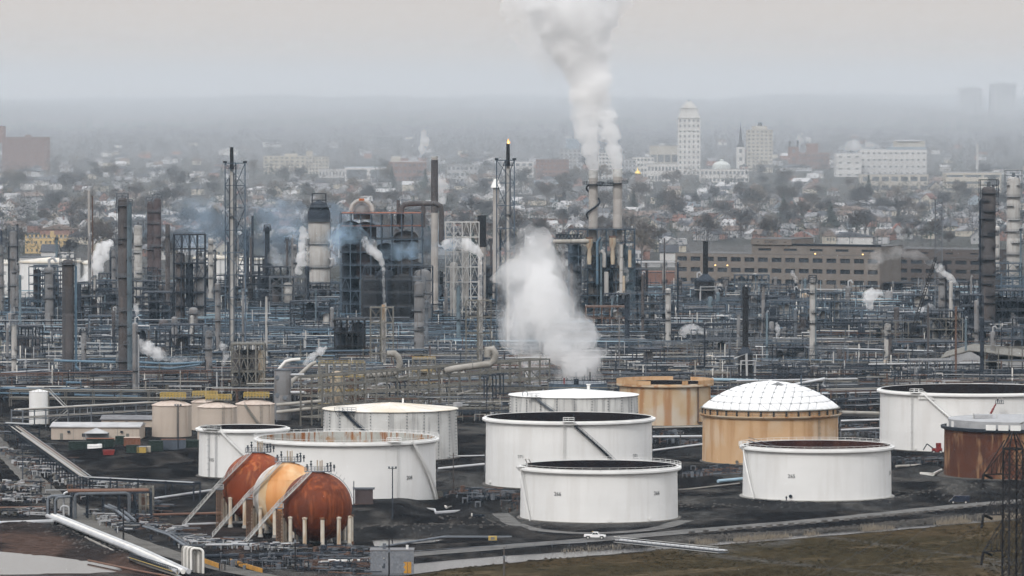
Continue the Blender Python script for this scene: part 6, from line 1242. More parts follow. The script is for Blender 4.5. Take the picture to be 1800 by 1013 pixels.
low_building(90, 246, 773, 750, 'beige_paint', 'roof_pale', 16, 'long low beige building with a white roof, behind the green containers'); low_building(178, 268, 752, 737, 'beige_paint', 'roof_grey', 14, 'low beige building with a grey roof, behind the white-roofed one')

# ------------------------------------------------------------------ houses and trees of the town
CLAND = [(40, 272, 'the dim brick block'), (80, 430, 'the battlemented yellow building'), (158, 400, 'the thin pale stack'), (216, 380, 'the tallest brown column'), (270, 360, 'the maroon columns'), (408, 330, 'the unlit flare'), (500, 290, 'the cream slab'), (561, 370, 'the pale reactor'), (600, 305, 'the dark-fronted hall'), (670, 370, 'the huge dark frame'), (716, 300, 'the pink brick block'), (764, 350, 'the concrete stack'), (812, 300, 'the pale grey block'), (847, 400, 'the black-topped stack'), (893, 330, 'the burning flare'), (970, 300, 'the dark brick flats'), (1043, 350, 'the first twin stack'), (1086, 350, 'the second twin stack'), (1121, 310, 'the gilded cupola'), (1210, 280, 'the courthouse tower'), (1273, 310, 'the domed hall'), (1302, 270, 'the sharp spire'), (1335, 270, 'the tan high-rise'), (1395, 280, 'the pinnacled church'), (1430, 285, 'the dark brick block'), (1355, 425, 'the office penthouse'), (1240, 440, 'the drum heater'), (1450, 435, 'the office roof'), (1570, 290, 'the white hospital'), (1573, 325, 'the low tan building'), (1655, 400, 'the lattice mast'), (1640, 440, 'the office wing'), (1715, 320, 'the white chimney'), (1737, 420, 'the broad brown column'), (1781, 380, 'the broad pale column')]
def cwhere(px, py):
    s = sorted((((px - x) ** 2 + ((py - y) * 2.2) ** 2), n, x, y) for x, y, n in CLAND)[:2]; (d, n, x, y), (d2, n2, x2, y2) = s
    if abs(px - x) < 15: return ('behind ' if py < y + 8 else 'below ') + n
    if (x2 - px) * (x - px) < 0: return f'between {n} and {n2}'
    return ('left of ' if px < x else 'right of ') + n
def house_mesh(kind):
    b = MB()
    if kind == 'gable': b.add([(-.5, -.5, 0), (.5, -.5, 0), (.5, .5, 0), (-.5, .5, 0), (-.5, -.5, .6), (.5, -.5, .6), (.5, .5, .6), (-.5, .5, .6), (0, -.5, 1), (0, .5, 1)], [(0, 1, 5, 8, 4), (2, 3, 7, 9, 6), (0, 4, 7, 3), (1, 2, 6, 5)])
    else: b.box((0, 0, .3), (1, 1, .6))
    r = MB()
    if kind == 'gable':
        for s in (-1, 1): r.add([(s * .56, -.55, .55), (0, -.55, 1.01), (0, .55, 1.01), (s * .56, .55, .55), (s * .56, -.55, .60), (0, -.55, 1.06), (0, .55, 1.06), (s * .56, .55, .60)], [(0, 1, 5, 4), (4, 5, 6, 7), (2, 3, 7, 6), (0, 4, 7, 3), (0, 3, 2, 1)])
    elif kind == 'hip': r.add([(-.56, -.56, .58), (.56, -.56, .58), (.56, .56, .58), (-.56, .56, .58), (-.1, 0, .95), (.1, 0, .95)], [(0, 1, 5, 4), (1, 2, 5), (2, 3, 4, 5), (3, 0, 4), (0, 3, 2, 1)])
    else: r.box((0, 0, .62), (1.03, 1.03, .05))
    return b.mesh('house_wall', 'wall_white'), r.mesh('house_roof', 'roof_grey')
HM = {k: house_mesh(k) for k in ('gable', 'hip', 'flat')}
def slot(o, m): o.material_slots[0].link = 'OBJECT'; o.material_slots[0].material = MATS[m]; return o
def piece(nm, me_, par, m, loc=(0, 0, 0), sc=(1, 1, 1)): o = bpy.data.objects.new(nm, me_); COL.objects.link(o); o.parent = par; o.location = loc; o.scale = sc; return slot(o, m)
def house(px, py, kind, w, d, h, wall, roof, rz, rr):
    c = gt(px, py); cn = {'wall_white': 'white', 'wall_cream': 'cream', 'wall_grey': 'grey', 'wall_brick': 'brick', 'wall_blue': 'pale blue'}[wall]; rn = {'roof_grey': 'grey', 'roof_slate': 'slate', 'roof_brown': 'brown', 'roof_red': 'red', 'roof_pale': 'pale', 'roof_tar': 'black'}[roof]
    big = kind == 'flat'; kn = {'gable': 'gabled', 'hip': 'hip-roofed', 'flat': 'flat-roofed'}[kind]; nm = 'shop' if big else 'house'
    lab = f"{cn} {kn} {nm}, {rn} roof, {cwhere(px, py)}"; t = thing(nm, uniq(lab, 0, 0, ('side-on', 'nearer', 'farther')), 'shop' if big else 'house', Vector((c.x, c.y, c.z - .4)), 'low flat buildings of the town' if big else 'houses of the town', rz)
    a, b_ = HM[kind]; piece('wall', a, t, wall, sc=(w, d, h)); piece('roof', b_, t, roof, sc=(w, d, h))
    for i in range(3): piece('window', unit('box'), t, 'window_far', loc=((i - 1) * w * .28, -d * .5, h * .38), sc=(w * .12, .16, h * .16))
    if kind == 'gable' and rr.random() < .6: piece('chimney', unit('box'), t, 'wall_brick', loc=(w * .2, d * .1, h * .95), sc=(.9, .9, h * .35))
BLOCK = [(1185, 1730, 436, 540), (1190, 1235, 280, 330), (1460, 1640, 300, 342), (1655, 1765, 318, 345), (40, 120, 415, 452), (555, 752, 300, 322), (1110, 1195, 296, 328), (1228, 1320, 300, 328)]
def blocked(x, y): return any(l < x < r and a < y < b_ for l, r, a, b_ in BLOCK)
rr = random.Random(42); n = 0
WALLS = ['wall_white'] * 4 + ['wall_cream'] * 3 + ['wall_grey'] * 5 + ['wall_brick'] * 3 + ['wall_blue']; ROOFS = ['roof_grey'] * 4 + ['roof_slate'] * 4 + ['roof_brown'] * 3 + ['roof_red'] + ['roof_pale'] * 3
while n < 290:
    px = rr.uniform(-10, 1810); py = 318 + 150 * rr.random() ** .8
    if px < 450: py = 345 + 118 * rr.random()
    if blocked(px, py) or (px > 1180 and py > 432): continue
    q = rr.random(); n += 1
    if q < .14: house(px, py, 'flat', rr.uniform(18, 48), rr.uniform(14, 26), rr.uniform(6, 9), rr.choice(WALLS), rr.choice(['roof_pale', 'roof_pale', 'roof_grey', 'roof_tar', 'roof_slate']), rr.uniform(-.3, .3), rr)
    else: house(px, py, 'gable' if q < .75 else 'hip', rr.uniform(8, 13), rr.uniform(9, 14), rr.uniform(8.5, 12), rr.choice(WALLS), rr.choice(ROOFS), rr.choice((0, 0, 1.57, .4, -.5)) + rr.uniform(-.2, .2), rr)
# the rest of the town beyond counting: one mass of roofs
b = MB(); tm = ['wall_white', 'wall_grey', 'wall_brick', 'wall_cream', 'roof_slate', 'roof_grey', 'roof_pale', 'roof_brown']
for _ in range(650):
    px, py = rr.uniform(-20, 1820), 225 + 215 * rr.random() ** .75
    if blocked(px, py) or (px > 1180 and py > 430) or (py < 270 and rr.random() < .75): continue
    c = gt(px, py); w, d, h, a = rr.uniform(8, 13), rr.uniform(8, 13), rr.uniform(4.5, 7), rr.uniform(-.5, .5) + rr.choice((0, 1.57))
    if rr.random() < .12: w *= 3; d *= 2
    b.m = rr.choice((0, 1, 1, 2, 3)); b.box(c + Vector((0, 0, h / 2 - .4)), (w, d, h), a); b.m = rr.choice((4, 4, 4, 5, 5, 5, 6, 7)); ca, sa = math.cos(a), math.sin(a); f = lambda x, y, z: (c.x + x * ca - y * sa, c.y + x * sa + y * ca, c.z + z - .4); w2, d2 = w * .55, d * .54
    b.add([f(-w2, -d2, h - .2), f(w2, -d2, h - .2), f(w2, d2, h - .2), f(-w2, d2, h - .2), f(0, -d2, h + 3.4), f(0, d2, h + 3.4)], [(0, 4, 5, 3), (1, 2, 5, 4), (0, 1, 4), (2, 3, 5), (0, 3, 2, 1)])
o = b.build('town_roofs', tm); tag(o, 'far roofs of the town blurring into haze', kind='stuff')
# bare winter trees
def crown_mesh(kind, seed):
    q = random.Random(seed); b = MB(); ncl = 16 if kind != 'fir' else 1
    cl = []
    for _ in range(ncl): a, e, r0 = q.uniform(0, 2 * PI), q.uniform(-.4, 1.3), q.uniform(.2, .95); cl.append((r0 * math.cos(a) * math.cos(e) * .42, r0 * math.sin(a) * math.cos(e) * .42, .62 + r0 * math.sin(e) * .34, q.uniform(.13, .21)))
    for i in range(430 if kind != 'fir' else 380):
        if kind == 'fir': z = q.random() ** 1.3; a = q.uniform(0, 2 * PI); r0 = (1 - z) * .26 * q.uniform(.5, 1.1); p = Vector((r0 * math.cos(a), r0 * math.sin(a), .08 + z * .92)); s = .05 + .05 * (1 - z); d = Vector((math.cos(a), math.sin(a), -.5)).normalized() * s; w = Vector((-math.sin(a), math.cos(a), 0)) * s * .6
        else:
            cx, cy, cz, cr = q.choice(cl); u = Vector((q.gauss(0, 1), q.gauss(0, 1), q.gauss(0, 1))).normalized() * cr * q.uniform(.3, 1.0); p = Vector((cx, cy, cz)) + u; out_ = (p - Vector((0, 0, .42))).normalized(); d = (out_ + Vector((q.gauss(0, .5), q.gauss(0, .5), q.gauss(0, .4)))).normalized() * q.uniform(.05, .10); w = d.cross(Vector((q.gauss(0, 1), q.gauss(0, 1), q.gauss(0, 1)))).normalized() * q.uniform(.009, .024)
        b.add([tuple(p - d - w), tuple(p - d + w), tuple(p + d)], [(0, 1, 2)])
    t = MB(); t.tube([(0, 0, -.03), (.005, 0, .2), (-.01, .01, .45), (.01, 0, .7)], [.026, .02, .014, .006], 6)
    if kind != 'fir':
        for cx, cy, cz, cr in cl[:9]: t.tube([(0, 0, q.uniform(.18, .42)), (cx * .5, cy * .5, cz * .75), (cx, cy, cz)], [.013, .008, .003], 4)
    return b.mesh('tree_crown', 'twigs_grey'), t.mesh('tree_trunk', 'bark')
TM = {'round': [crown_mesh('round', s) for s in range(7)], 'fir': [crown_mesh('fir', 20 + s) for s in range(3)]}
TWN = {'twigs_grey': 'grey', 'twigs_brown': 'brown', 'twigs_buff': 'buff'}
n = 0
while n < 290:
    px = rr.uniform(-10, 1810); py = 300 + 165 * rr.random() ** .8
    if blocked(px, py) and rr.random() < .85 or (px > 1180 and py > 436): continue
    c = gt(px, py); n += 1; fir = rr.random() < .07; mcol = 'evergreen' if fir else rr.choice(['twigs_grey'] * 4 + ['twigs_brown'] * 3 + ['twigs_buff']); hgt = rr.uniform(11, 23)
    sz = 'small' if hgt < 14.5 else 'tall' if hgt > 19 else 'mid-sized'; lab = f"{sz} dark fir {cwhere(px, py)}" if fir else f"{sz} bare {TWN[mcol]} tree {cwhere(px, py)}"
    t = thing('fir_tree' if fir else 'bare_tree', uniq(lab, 0, 0, ('nearer', 'farther', 'leaning', 'bushy')), 'tree', Vector((c.x, c.y, c.z - .2)), 'trees of the town', rr.uniform(0, 6)); a, b_ = rr.choice(TM['fir' if fir else 'round']); wsc = rr.uniform(.95, 1.45) * hgt
    piece('crown', a, t, mcol, sc=(wsc, wsc, hgt)); piece('trunk', b_, t, 'bark', sc=(wsc, wsc, hgt))
# nearer wood of bare trees that reads as one mass, and the wooded ridges behind the town
def wood(name, label, n, y0, y1, m, tall, seed, per=46, pw=1.0):
    q = random.Random(seed); b = MB()
    for _ in range(n):
        px, py = q.uniform(-40, 1840), y0 + (y1 - y0) * q.random() ** pw
        if blocked(px, py) and q.random() < .9 or (px > 1180 and py > 436): continue
        c = gt(px, py); c.z = max(c.z, gz(c.x, c.y) if c.y > 3000 else 0); hgt = q.uniform(*tall); wd = hgt * q.uniform(.5, .85); b.m = q.randrange(len(m)); cl = [(q.gauss(0, .3), q.gauss(0, .3), q.uniform(.3, .85)) for _ in range(6)]
        for i in range(per):
            cx, cy, cz = q.choice(cl); p = c + Vector(((cx + q.gauss(0, .16)) * wd, (cy + q.gauss(0, .16)) * wd, (cz + q.gauss(0, .12)) * hgt)); s = hgt * q.uniform(.035, .085); d = Vector((q.gauss(0, 1), q.gauss(0, 1), q.gauss(.5, 1))).normalized() * s; w = d.cross(Vector((q.gauss(0, 1), q.gauss(0, 1), q.gauss(0, 1)))).normalized() * s * .33; b.add([tuple(p - d - w), tuple(p - d + w), tuple(p + d)], [(0, 1, 2)])
        b.beam(c, c + Vector((0, 0, hgt * .6)), hgt * .022)
    o = b.build(name, m); tag(o, label, kind='stuff')
wood('woods', 'bare grey woods between the houses', 2900, 245, 455, ['twigs_grey', 'twigs_grey', 'twigs_grey', 'twigs_brown', 'twigs_buff', 'evergreen'], (10, 22), 3, 44, .85)
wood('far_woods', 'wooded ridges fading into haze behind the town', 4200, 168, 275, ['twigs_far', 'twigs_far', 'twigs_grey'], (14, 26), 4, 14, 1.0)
for _ in range(0): pass
# ------------------------------------------------------------------ yard and foreground
def zpath(path): return [Vector((*gp(x, y, z)[:2], z)) for x, y, z in path]
def pipe_run(path, r, m, label, cat='pipe', name='pipeline', every=9, n=8, group=None, offs=(0,), mats=None, sup='steel_grey', ground_sup=True):
    P = zpath(path); o = P[0].copy(); o.z = 0; t = thing(name, label, cat, o, group); d = (P[-1] - P[0]); d.z = 0; nrm = Vector((-d.y, d.x, 0)).normalized()
    for i, of in enumerate(offs):
        b = MB(); b.tube([p - o + nrm * of for p in P], r, n); b.build('pipe', (mats[i] if mats else m), t, smooth=SM)
    for A, B in zip(P[:-1], P[1:]):
        k = max(1, int((B - A).length / every))
        for i in range(k):
            q = A.lerp(B, (i + .5) / k) - o
            if q.z > .8: b = MB(); b.beam(q + nrm * (offs[0] - .3) + Vector((0, 0, -r - .1)), q + nrm * (offs[-1] + .3) + Vector((0, 0, -r - .1)), .2); b.beam(q + Vector((0, 0, -q.z - .6)), q + Vector((0, 0, -r)), .22); b.build('support', sup, t)
    return t, P, nrm
def spath(path, Y): return [pt(x, y, Y) for x, y in path]
def upright_pipe(path, Y, r, m, label, group=None):
    P = spath(path, Y); o = P[0].copy(); t = thing('pipeline', label, 'pipe', o, group); Q = []
    P = [p - o for p in P]
    for i, p in enumerate(P):                    # round the corners
        if 0 < i < len(P) - 1:
            a, b_ = (P[i - 1] - p), (P[i + 1] - p); c = min(.9, a.length / 3, b_.length / 3); Q += [p + a.normalized() * c, p + (a.normalized() + b_.normalized()) * c * .3, p + b_.normalized() * c]
        else: Q.append(p)
    b = MB(); b.tube(Q, r, 10); b.build('pipe', m, t, smooth=SM)
    for p in (P[0], P[-1]): b = MB(); b.cyl(p + Vector((0, 0, -.1)), p + Vector((0, 0, .12)), r * 1.5, 10); b.build('flange', 'steel_grey', t)
    return t
t, P, nn = pipe_run([(92, 907, 1.6), (240, 967, 1.6), (322, 1005, 1.6)], .62, 'pipe_white', 'bundle of three fat white pipes slanting down to the white pipe hoops', name='pipe_bundle', offs=(-1.35, 0, 1.35), mats=['pipe_silver', 'pipe_white', 'pipe_silver'])
pipe_run([(150, 945, .7), (240, 988, .7), (318, 1014, .7)], .3, 'pipe_tan', 'thin olive-tan pipe running below the white pipe bundle'); pipe_run([(-20, 921, 1.0), (94, 917, 1.0)], .62, 'pipe_silver', 'single fat silver pipe along the top of the brown bank'); pipe_run([(155, 985, .4), (240, 1003, .4), (300, 1014, .4)], .25, 'pipe_rust', 'rusty pipe along the edge of the still pond')
# catwalk with a yellow toe-board by the bundle
P = zpath([(228, 981, 1.2), (312, 1008, 1.2)]); o = P[0]; d = P[1] - P[0]; t = thing('catwalk', 'railed catwalk with a yellow edge, alongside the white pipe bundle', 'catwalk', o); n = int(d.length / 1.5); b = MB(); b.beam(Vector(), d, 1.1, .12); b.build('deck', 'steel_dark', t); b = MB(); b.beam(Vector((0, -.6, .1)), d + Vector((0, -.6, .1)), .1, .3); b.build('toe_board', 'yellow_paint', t)
b = MB(); [b.beam(d * (i / n) + Vector((0, s, 0)), d * (i / n) + Vector((0, s, 1.15)), .09) for i in range(n + 1) for s in (-.55, .55)]; [b.beam(Vector((0, s, z)), d + Vector((0, s, z)), .08) for s in (-.55, .55) for z in (.6, 1.15)]; b.build('railing', 'steel_dark', t); b = MB(); [b.beam(d * (i / 8) + Vector((0, 0, -2)), d * (i / 8), .25) for i in range(9)]; b.build('trestle', 'steel_dark', t)
# white pipe hoops
Yb = gp(340, 1008).y
for i in range(6): upright_pipe([(337 + 4 * i, 1010), (337 + 4 * i, 966 + i * .6), (332 + 4 * i, 962 + i * .6), (321 + 3 * i, 961 + i * .5), (321 + 3 * i, 1003)], Yb + 3 - i * .7, .30, 'pipe_white' if i % 2 else 'pipe_tan', ('outermost', 'second', 'third', 'fourth', 'fifth', 'sixth')[i] + ' white pipe hoop of the row at the end of the pipe bundle', 'white pipe hoops')
# dark pipe gantry over the side road
Yg = gp(110, 912).y
upright_pipe([(84, 912), (84, 873), (112, 871)], Yg, .36, 'steel_grey', 'outer grey pipe rising at the gantry, where the white bundle starts'); upright_pipe([(97, 910), (97, 875), (124, 873)], Yg - .8, .36, 'steel_grey', 'inner grey pipe rising at the gantry'); upright_pipe([(112, 908), (112, 866), (126, 865), (126, 890)], Yg + 1, .30, 'pipe_silver', 'thin silver pipe loop at the gantry'); upright_pipe([(132, 918), (132, 869), (227, 867), (227, 912)], Yg - 2, .45, 'steel_grey', 'wide grey pipe arch spanning the side road'); upright_pipe([(106, 898), (108, 890), (121, 890), (121, 905)], Yg - 3, .25, 'pipe_silver', 'low silver pipe loop with a yellow valve below the gantry')
t = frame(pt(126, 915, Yg), pt(266, 912, Yg + 3), 7.4, 4.5, 5, 1, 'steel_dark', 'dark gantry carrying a rust red pipe over the side road', post_w=.5, brace=0, group=None, name='pipe_gantry')
for y, m, z in ((.6, 'pipe_rust', 7.9), (1.6, 'steel_rust', 7.8), (2.8, 'pipe_dark', 7.7), (3.8, 'pipe_rust', 7.9)): bar('pipe', t, (-1, y, z), (21, y, z), .38, m, kind='rod')
for x in (84, 88, 97, 101): bar('post', t, pt(x, 912, Yg + 2) - t.location, pt(x, 875, Yg + 2) - t.location, .45, 'steel_black')
frame(gp(245, 905), gp(268, 905), 7.5, 5, 2, 3, 'steel_tan', 'tan valve frame at the end of the gantry', post_w=.35, brace=.7, vessels=((.3, .1, .7, .7, 'steel_rust'), (.7, .2, .8, .6, 'vessel_tan')), group=None)
# long elevated racks of rusty and white pipes
PAL['yard'] = ['pipe_silver', 'pipe_tan', 'pipe_dark', 'steel_grey', 'pipe_silver', 'steel_rust', 'pipe_dark']
for a, b_, z, w in (((22, 748), (152, 840), 5.0, 3.6), ((152, 840), (346, 850), 5.0, 3.0)): seed += 1; pipe_rack(*a, *b_, z, 1, 5, w, 'yard', 'steel_dark', seed)
pipe_rack(0, 745, 60, 748, 6, 2, 4, 5, 'mix', 'steel_dark', 900)
pipe_run([(262, 878, 1.5), (330, 868, 1.5), (372, 862, 1.5)], .36, 'pipe_silver', 'silver pipe running from the gantry to the rearmost sphere'); pipe_run([(186, 888, 2.0), (212, 899, 2.0), (232, 915, 2.0)], .4, 'steel_grey', 'short fat grey pipe crossing under the gantry', offs=(-.8, .8)); pipe_run([(268, 905, .8), (395, 902, .8)], .35, 'pipe_rust', 'rust red pipe low behind the spheres'); pipe_run([(290, 935, 1.0), (330, 922, 1.0), (440, 918, 1.0)], .28, 'pipe_silver', 'silver pipe passing below the sphere stairs'); pipe_run([(255, 925, 1.4), (300, 940, 1.4), (330, 960, 1.2), (430, 955, 1.0)], .26, 'steel_grey', 'grey pipe snaking along the side road to the spheres', offs=(-.6, .6)); pipe_run([(360, 958, 1.2), (520, 956, 1.2)], .3, 'pipe_silver', 'silver pipe lying in front of the nearest sphere stair'); pipe_run([(560, 988, 1.0), (650, 986, 1.0)], .55, 'pipe_white', 'white pipe length by the grey block house'); pipe_run([(360, 978, .5), (650, 972, .5)], .5, 'steel_dark', 'long dark pipe below the spheres'); pipe_run([(640, 966, .6), (660, 963, .6), (780, 944, .6), (900, 944, .6)], .28, 'steel_grey', 'thin grey pipe behind the puddle')
pipe_run([(-20, 880, .8), (70, 873, .8)], .4, 'pipe_silver', 'silver pipe at the edge beside the side road'); pipe_run([(-20, 856, .8), (48, 850, .8)], .4, 'pipe_silver', 'upper silver pipe at the edge beside the side road'); pipe_run([(-20, 893, .6), (82, 892, .6)], .3, 'pipe_rust', 'rusty pipe at the edge above the brown bank')
pipe_run([(743, 894, .6), (764, 896, .6), (766, 902, .6), (815, 898, .6)], .32, 'pipe_silver', 'kinked silver and rust pipe on the black mound'); pipe_run([(780, 889, .6), (786, 893, .6), (803, 891, .6)], .32, 'pipe_white', 'short white pipe elbow on the black mound'); pipe_run([(858, 887, 1.0), (917, 891, 1.0)], .4, 'pipe_silver', 'silver pipe entering the tank nearest the pickup'); pipe_run([(1262, 846, .8), (1306, 842, .8)], .5, 'pipe_cyan', 'pale blue pipe stub reaching the maroon-lined tank'); pipe_run([(1192, 862, .4), (1300, 850, .4)], .22, 'pipe_tan', 'thin tan pipe on the ground between two white tanks'); pipe_run([(1575, 820, .8), (1660, 816, .8)], .4, 'pipe_tan', 'tan pipe beside the rusty tank'); pipe_run([(1148, 752, .8), (1236, 750, .8)], .3, 'pipe_tan', 'tan pipe low before the tan open tank'); pipe_run([(1618, 832, .6), (1640, 834, .6), (1655, 826, .6)], .35, 'pipe_white', 'white pipe loop at the foot of the rusty tank')
# low manifolds of valves and small pipes
def manifold(poly, n, mats, seed, hmax=1.6):
    q = random.Random(seed); b = MB(); (x0, y0), (x1, y1), th = poly
    for _ in range(n):
        f = q.random(); px, py = x0 + (x1 - x0) * f + q.gauss(0, th), y0 + (y1 - y0) * f + q.gauss(0, th * .45); p = gp(px, py); p.z = gz(p.x, p.y); b.m = q.randrange(len(mats)); k = q.random(); z = q.uniform(.3, hmax)
        if k < .4: a = q.choice((0, .1, -.4, 1.2)); L_ = q.uniform(1.5, 7); b.beam(p + Vector((0, 0, z)), p + Vector((L_ * math.cos(a), L_ * math.sin(a), z)), q.uniform(.12, .34)); b.beam(p, p + Vector((0, 0, z)), .14)
        elif k < .7: b.beam(p, p + Vector((0, 0, z)), q.uniform(.12, .3)); b.lathe([(.02, 0), (.38, .02), (.38, .1), (.02, .12)], c=tuple(p + Vector((0, 0, z))), n=8)
        elif k < .85: b.tube([p, p + Vector((0, 0, z)), p + Vector((1.3, 0, z)), p + Vector((1.3, 0, 0))], q.uniform(.1, .2), 6)
        else: b.box(p + Vector((0, 0, z * .5)), (q.uniform(.4, 1.4), q.uniform(.4, 1), z), q.uniform(0, 3))
    o = b.build('pipework', mats, smooth=SM); tag(o, 'low clutter of valves and small pipes', kind='stuff')
MF = ['steel_grey', 'pipe_silver', 'steel_dark', 'steel_dark', 'steel_tan', 'pipe_silver', 'steel_rust']; MD = ['steel_dark', 'steel_black', 'steel_grey', 'steel_dark', 'steel_grey', 'steel_rust']
for i, a in enumerate([((0, 855), (70, 862), 8), ((0, 878), (70, 882), 6), ((220, 905), (330, 958), 9), ((320, 955), (430, 962), 7), ((430, 965), (520, 968), 5), ((10, 790), (60, 840), 9), ((60, 815), (150, 870), 7), ((160, 905), (215, 935), 6), ((0, 905), (80, 905), 5), ((120, 850), (240, 858), 5)]): manifold(a, 150, MF, 50 + i)
for i, a in enumerate([((780, 884), (905, 880), 10), ((820, 893), (910, 897), 7), ((400, 990), (650, 1000), 12), ((560, 985), (650, 1002), 9), ((1200, 838), (1305, 832), 8), ((1570, 815), (1655, 822), 6), ((690, 884), (760, 878), 4), ((560, 970), (650, 976), 4), ((1480, 755), (1550, 770), 10), ((30, 770), (130, 830), 8), ((230, 870), (270, 900), 8), ((1150, 775), (1230, 785), 5)]): manifold(a, 130 if i != 2 else 260, MD, 70 + i, 1.9)

# vehicles
def wheel(t, x, y, r=.38):
    w = thing('wheel', None, None); w.parent = t; w.location = (x, y, r); b = MB(); b.tube([(0, -.13, 0), (0, .13, 0)], r, 16); b.build('tyre', 'tyre', w, smooth=.6); b = MB(); b.tube([(0, -.14, 0), (0, .14, 0)], r * .6, 12); b.build('rim', 'steel_pale', w, smooth=.6)
def side_prism(prof, w): b = MB(); n = len(prof); b.add([(x, s * w / 2, z) for s in (-1, 1) for x, z in prof], [tuple(range(n)), tuple(range(n, 2 * n))[::-1]] + [(i, n + i, n + (i + 1) % n, (i + 1) % n) for i in range(n)]); return b
def pickup(p, rz, m, label):
    t = thing('pickup_truck', label, 'pickup', p, 'vehicles', rz)
    side_prism([(-2.8, .62), (-2.3, .62), (-2.2, .9), (-1.3, .9), (-1.2, .55), (1.25, .55), (1.35, .9), (2.25, .9), (2.35, .6), (2.75, .6), (2.8, .8), (2.7, 1.08), (1.35, 1.2), (-2.8, 1.2)], 1.9).build('body', m, t); side_prism([(-.75, 1.16), (1.4, 1.16), (.75, 1.82), (-.55, 1.85)], 1.72).build('cab', m, t)
    b = MB(); b.add([(1.36, -.75, 1.2), (1.36, .75, 1.2), (.80, .68, 1.78), (.80, -.68, 1.78)], [(0, 1, 2, 3)]); b.v = [(x + .03, y, z) for x, y, z in b.v]; b.build('windscreen', 'car_glass', t)
    for s in (-1, 1):
        b = MB(); b.add([(.95, s * .875, 1.25), (.15, s * .875, 1.25), (.15, s * .875, 1.72), (.62, s * .875, 1.72)], [(0, 1, 2, 3)]); b.build('side_window', 'car_glass', t); b = MB(); b.add([(.05, s * .875, 1.25), (-.62, s * .875, 1.25), (-.48, s * .875, 1.72), (.05, s * .875, 1.72)], [(0, 1, 2, 3)]); b.build('side_window', 'car_glass', t)
        MB().box((2.76, s * .7, .85), (.08, .35, .2)).build('headlight', 'steel_pale', t); MB().box((-2.8, s * .8, .95), (.08, .2, .3)).build('tail_light', 'red_paint', t)
        for x in (-1.75, 1.8): wheel(t, x, s * .86, .43)
    MB().box((-1.78, 0, 1.17), (1.9, 1.6, .04)).build('load_bed', 'car_black', t); MB().box((2.8, 0, .55), (.15, 1.8, .2)).build('bumper', 'steel_grey', t); MB().box((-2.85, 0, .55), (.15, 1.8, .2)).build('bumper', 'steel_grey', t); return t
p = gp(1046, 948.5); p.z = gz(p.x, p.y) + .1; t = pickup(p, -.12, 'car_white', 'white pickup truck on the service road before the front tank'); MB().box((-.62, 0, 1.95), (.3, 1.0, .1)).build('light_bar', 'yellow_paint', t)
p = gp(115, 772); t = pickup(p, .1, 'car_blue', 'dark blue pickup parked at the long low beige building'); p = gp(99, 771.5); t = pickup(p + Vector((0, 2, 0)), .05, 'car_blue', 'second dark pickup, half hidden behind the blue one')
p = gp(1686, 886); p.z = gz(p.x, p.y) + .1; t = thing('van', 'dark blue delivery van driving along the service road', 'van', p, 'vehicles', PI - .02)
side_prism([(-2.9, .5), (-2.35, .5), (-2.25, .88), (-1.35, .88), (-1.25, .5), (1.2, .5), (1.3, .88), (2.2, .88), (2.3, .5), (2.75, .5), (2.8, .95), (2.1, 1.2), (1.5, 2.1), (1.2, 2.25), (-2.85, 2.25), (-2.9, 2.1)], 1.95).build('body', 'car_blue', t); b = MB(); b.add([(2.08, -.8, 1.26), (2.08, .8, 1.26), (1.56, .75, 2.03), (1.56, -.75, 2.03)], [(0, 1, 2, 3)]); b.v = [(x + .04, y, z) for x, y, z in b.v]; b.build('windscreen', 'car_glass', t)
for s in (-1, 1):
    b = MB(); b.add([(1.75, s * .985, 1.3), (.75, s * .985, 1.3), (.75, s * .985, 1.95), (1.35, s * .985, 1.95)], [(0, 1, 2, 3)]); b.build('side_window', 'car_glass', t); MB().box((2.78, s * .7, .8), (.08, .35, .22)).build('headlight', 'steel_pale', t); MB().box((-.6, s * .98, 1.6), (.06, .03, 1.1)).build('door_seam', 'car_black', t)
    for x in (-1.8, 1.75): wheel(t, x, s * .88, .42)
MB().box((2.85, 0, .5), (.15, 1.8, .2)).build('bumper', 'car_black', t)
# boom lift with two workers at the far tank
pb = pt(1734, 741, TP['far_right'][0].y - TP['far_right'][1] - 9); ptop = pt(1757, 705, pb.y + 5); base = Vector((pb.x - 6, pb.y, 0)); t = thing('boom_lift', 'red boom lift raising a basket to the wide white tank', 'boom lift', base)
MB().box((0, 0, 1.0), (4.5, 2.2, 1.0)).build('chassis', 'red_paint', t); [wheel(t, x, y, .6) for x in (-1.5, 1.5) for y in (-1.1, 1.1)]; MB().box((-.8, 0, 2.1), (2.4, 1.9, 1.2)).build('turret', 'steel_dark', t)
b0 = Vector((-1, 0, 2.6)); b1 = pb - base; b2 = ptop - base + Vector((-1.2, 0, -1.0)); b = MB(); b.beam(b0, b1, .55); b.build('lower_boom', 'red_paint', t); b = MB(); b.beam(b1, b1.lerp(b2, .75), .5); b.build('upper_boom', 'red_paint', t); b = MB(); b.beam(b1.lerp(b2, .7), b2, .35); b.build('jib', 'red_paint', t)
bk = thing('basket', None, None); bk.parent = t; bk.location = ptop - base + Vector((0, 0, -.9)); MB().box((0, 0, 0), (2.6, 1.2, .12)).build('floor', 'steel_dark', bk); b = MB(); [b.beam((x, y, 0), (x, y, 1.1), .08) for x in (-1.3, 0, 1.3) for y in (-.6, .6)]; [b.beam((-1.3, y, z), (1.3, y, z), .07) for y in (-.6, .6) for z in (.55, 1.1)]; b.build('railing', 'steel_grey', bk)
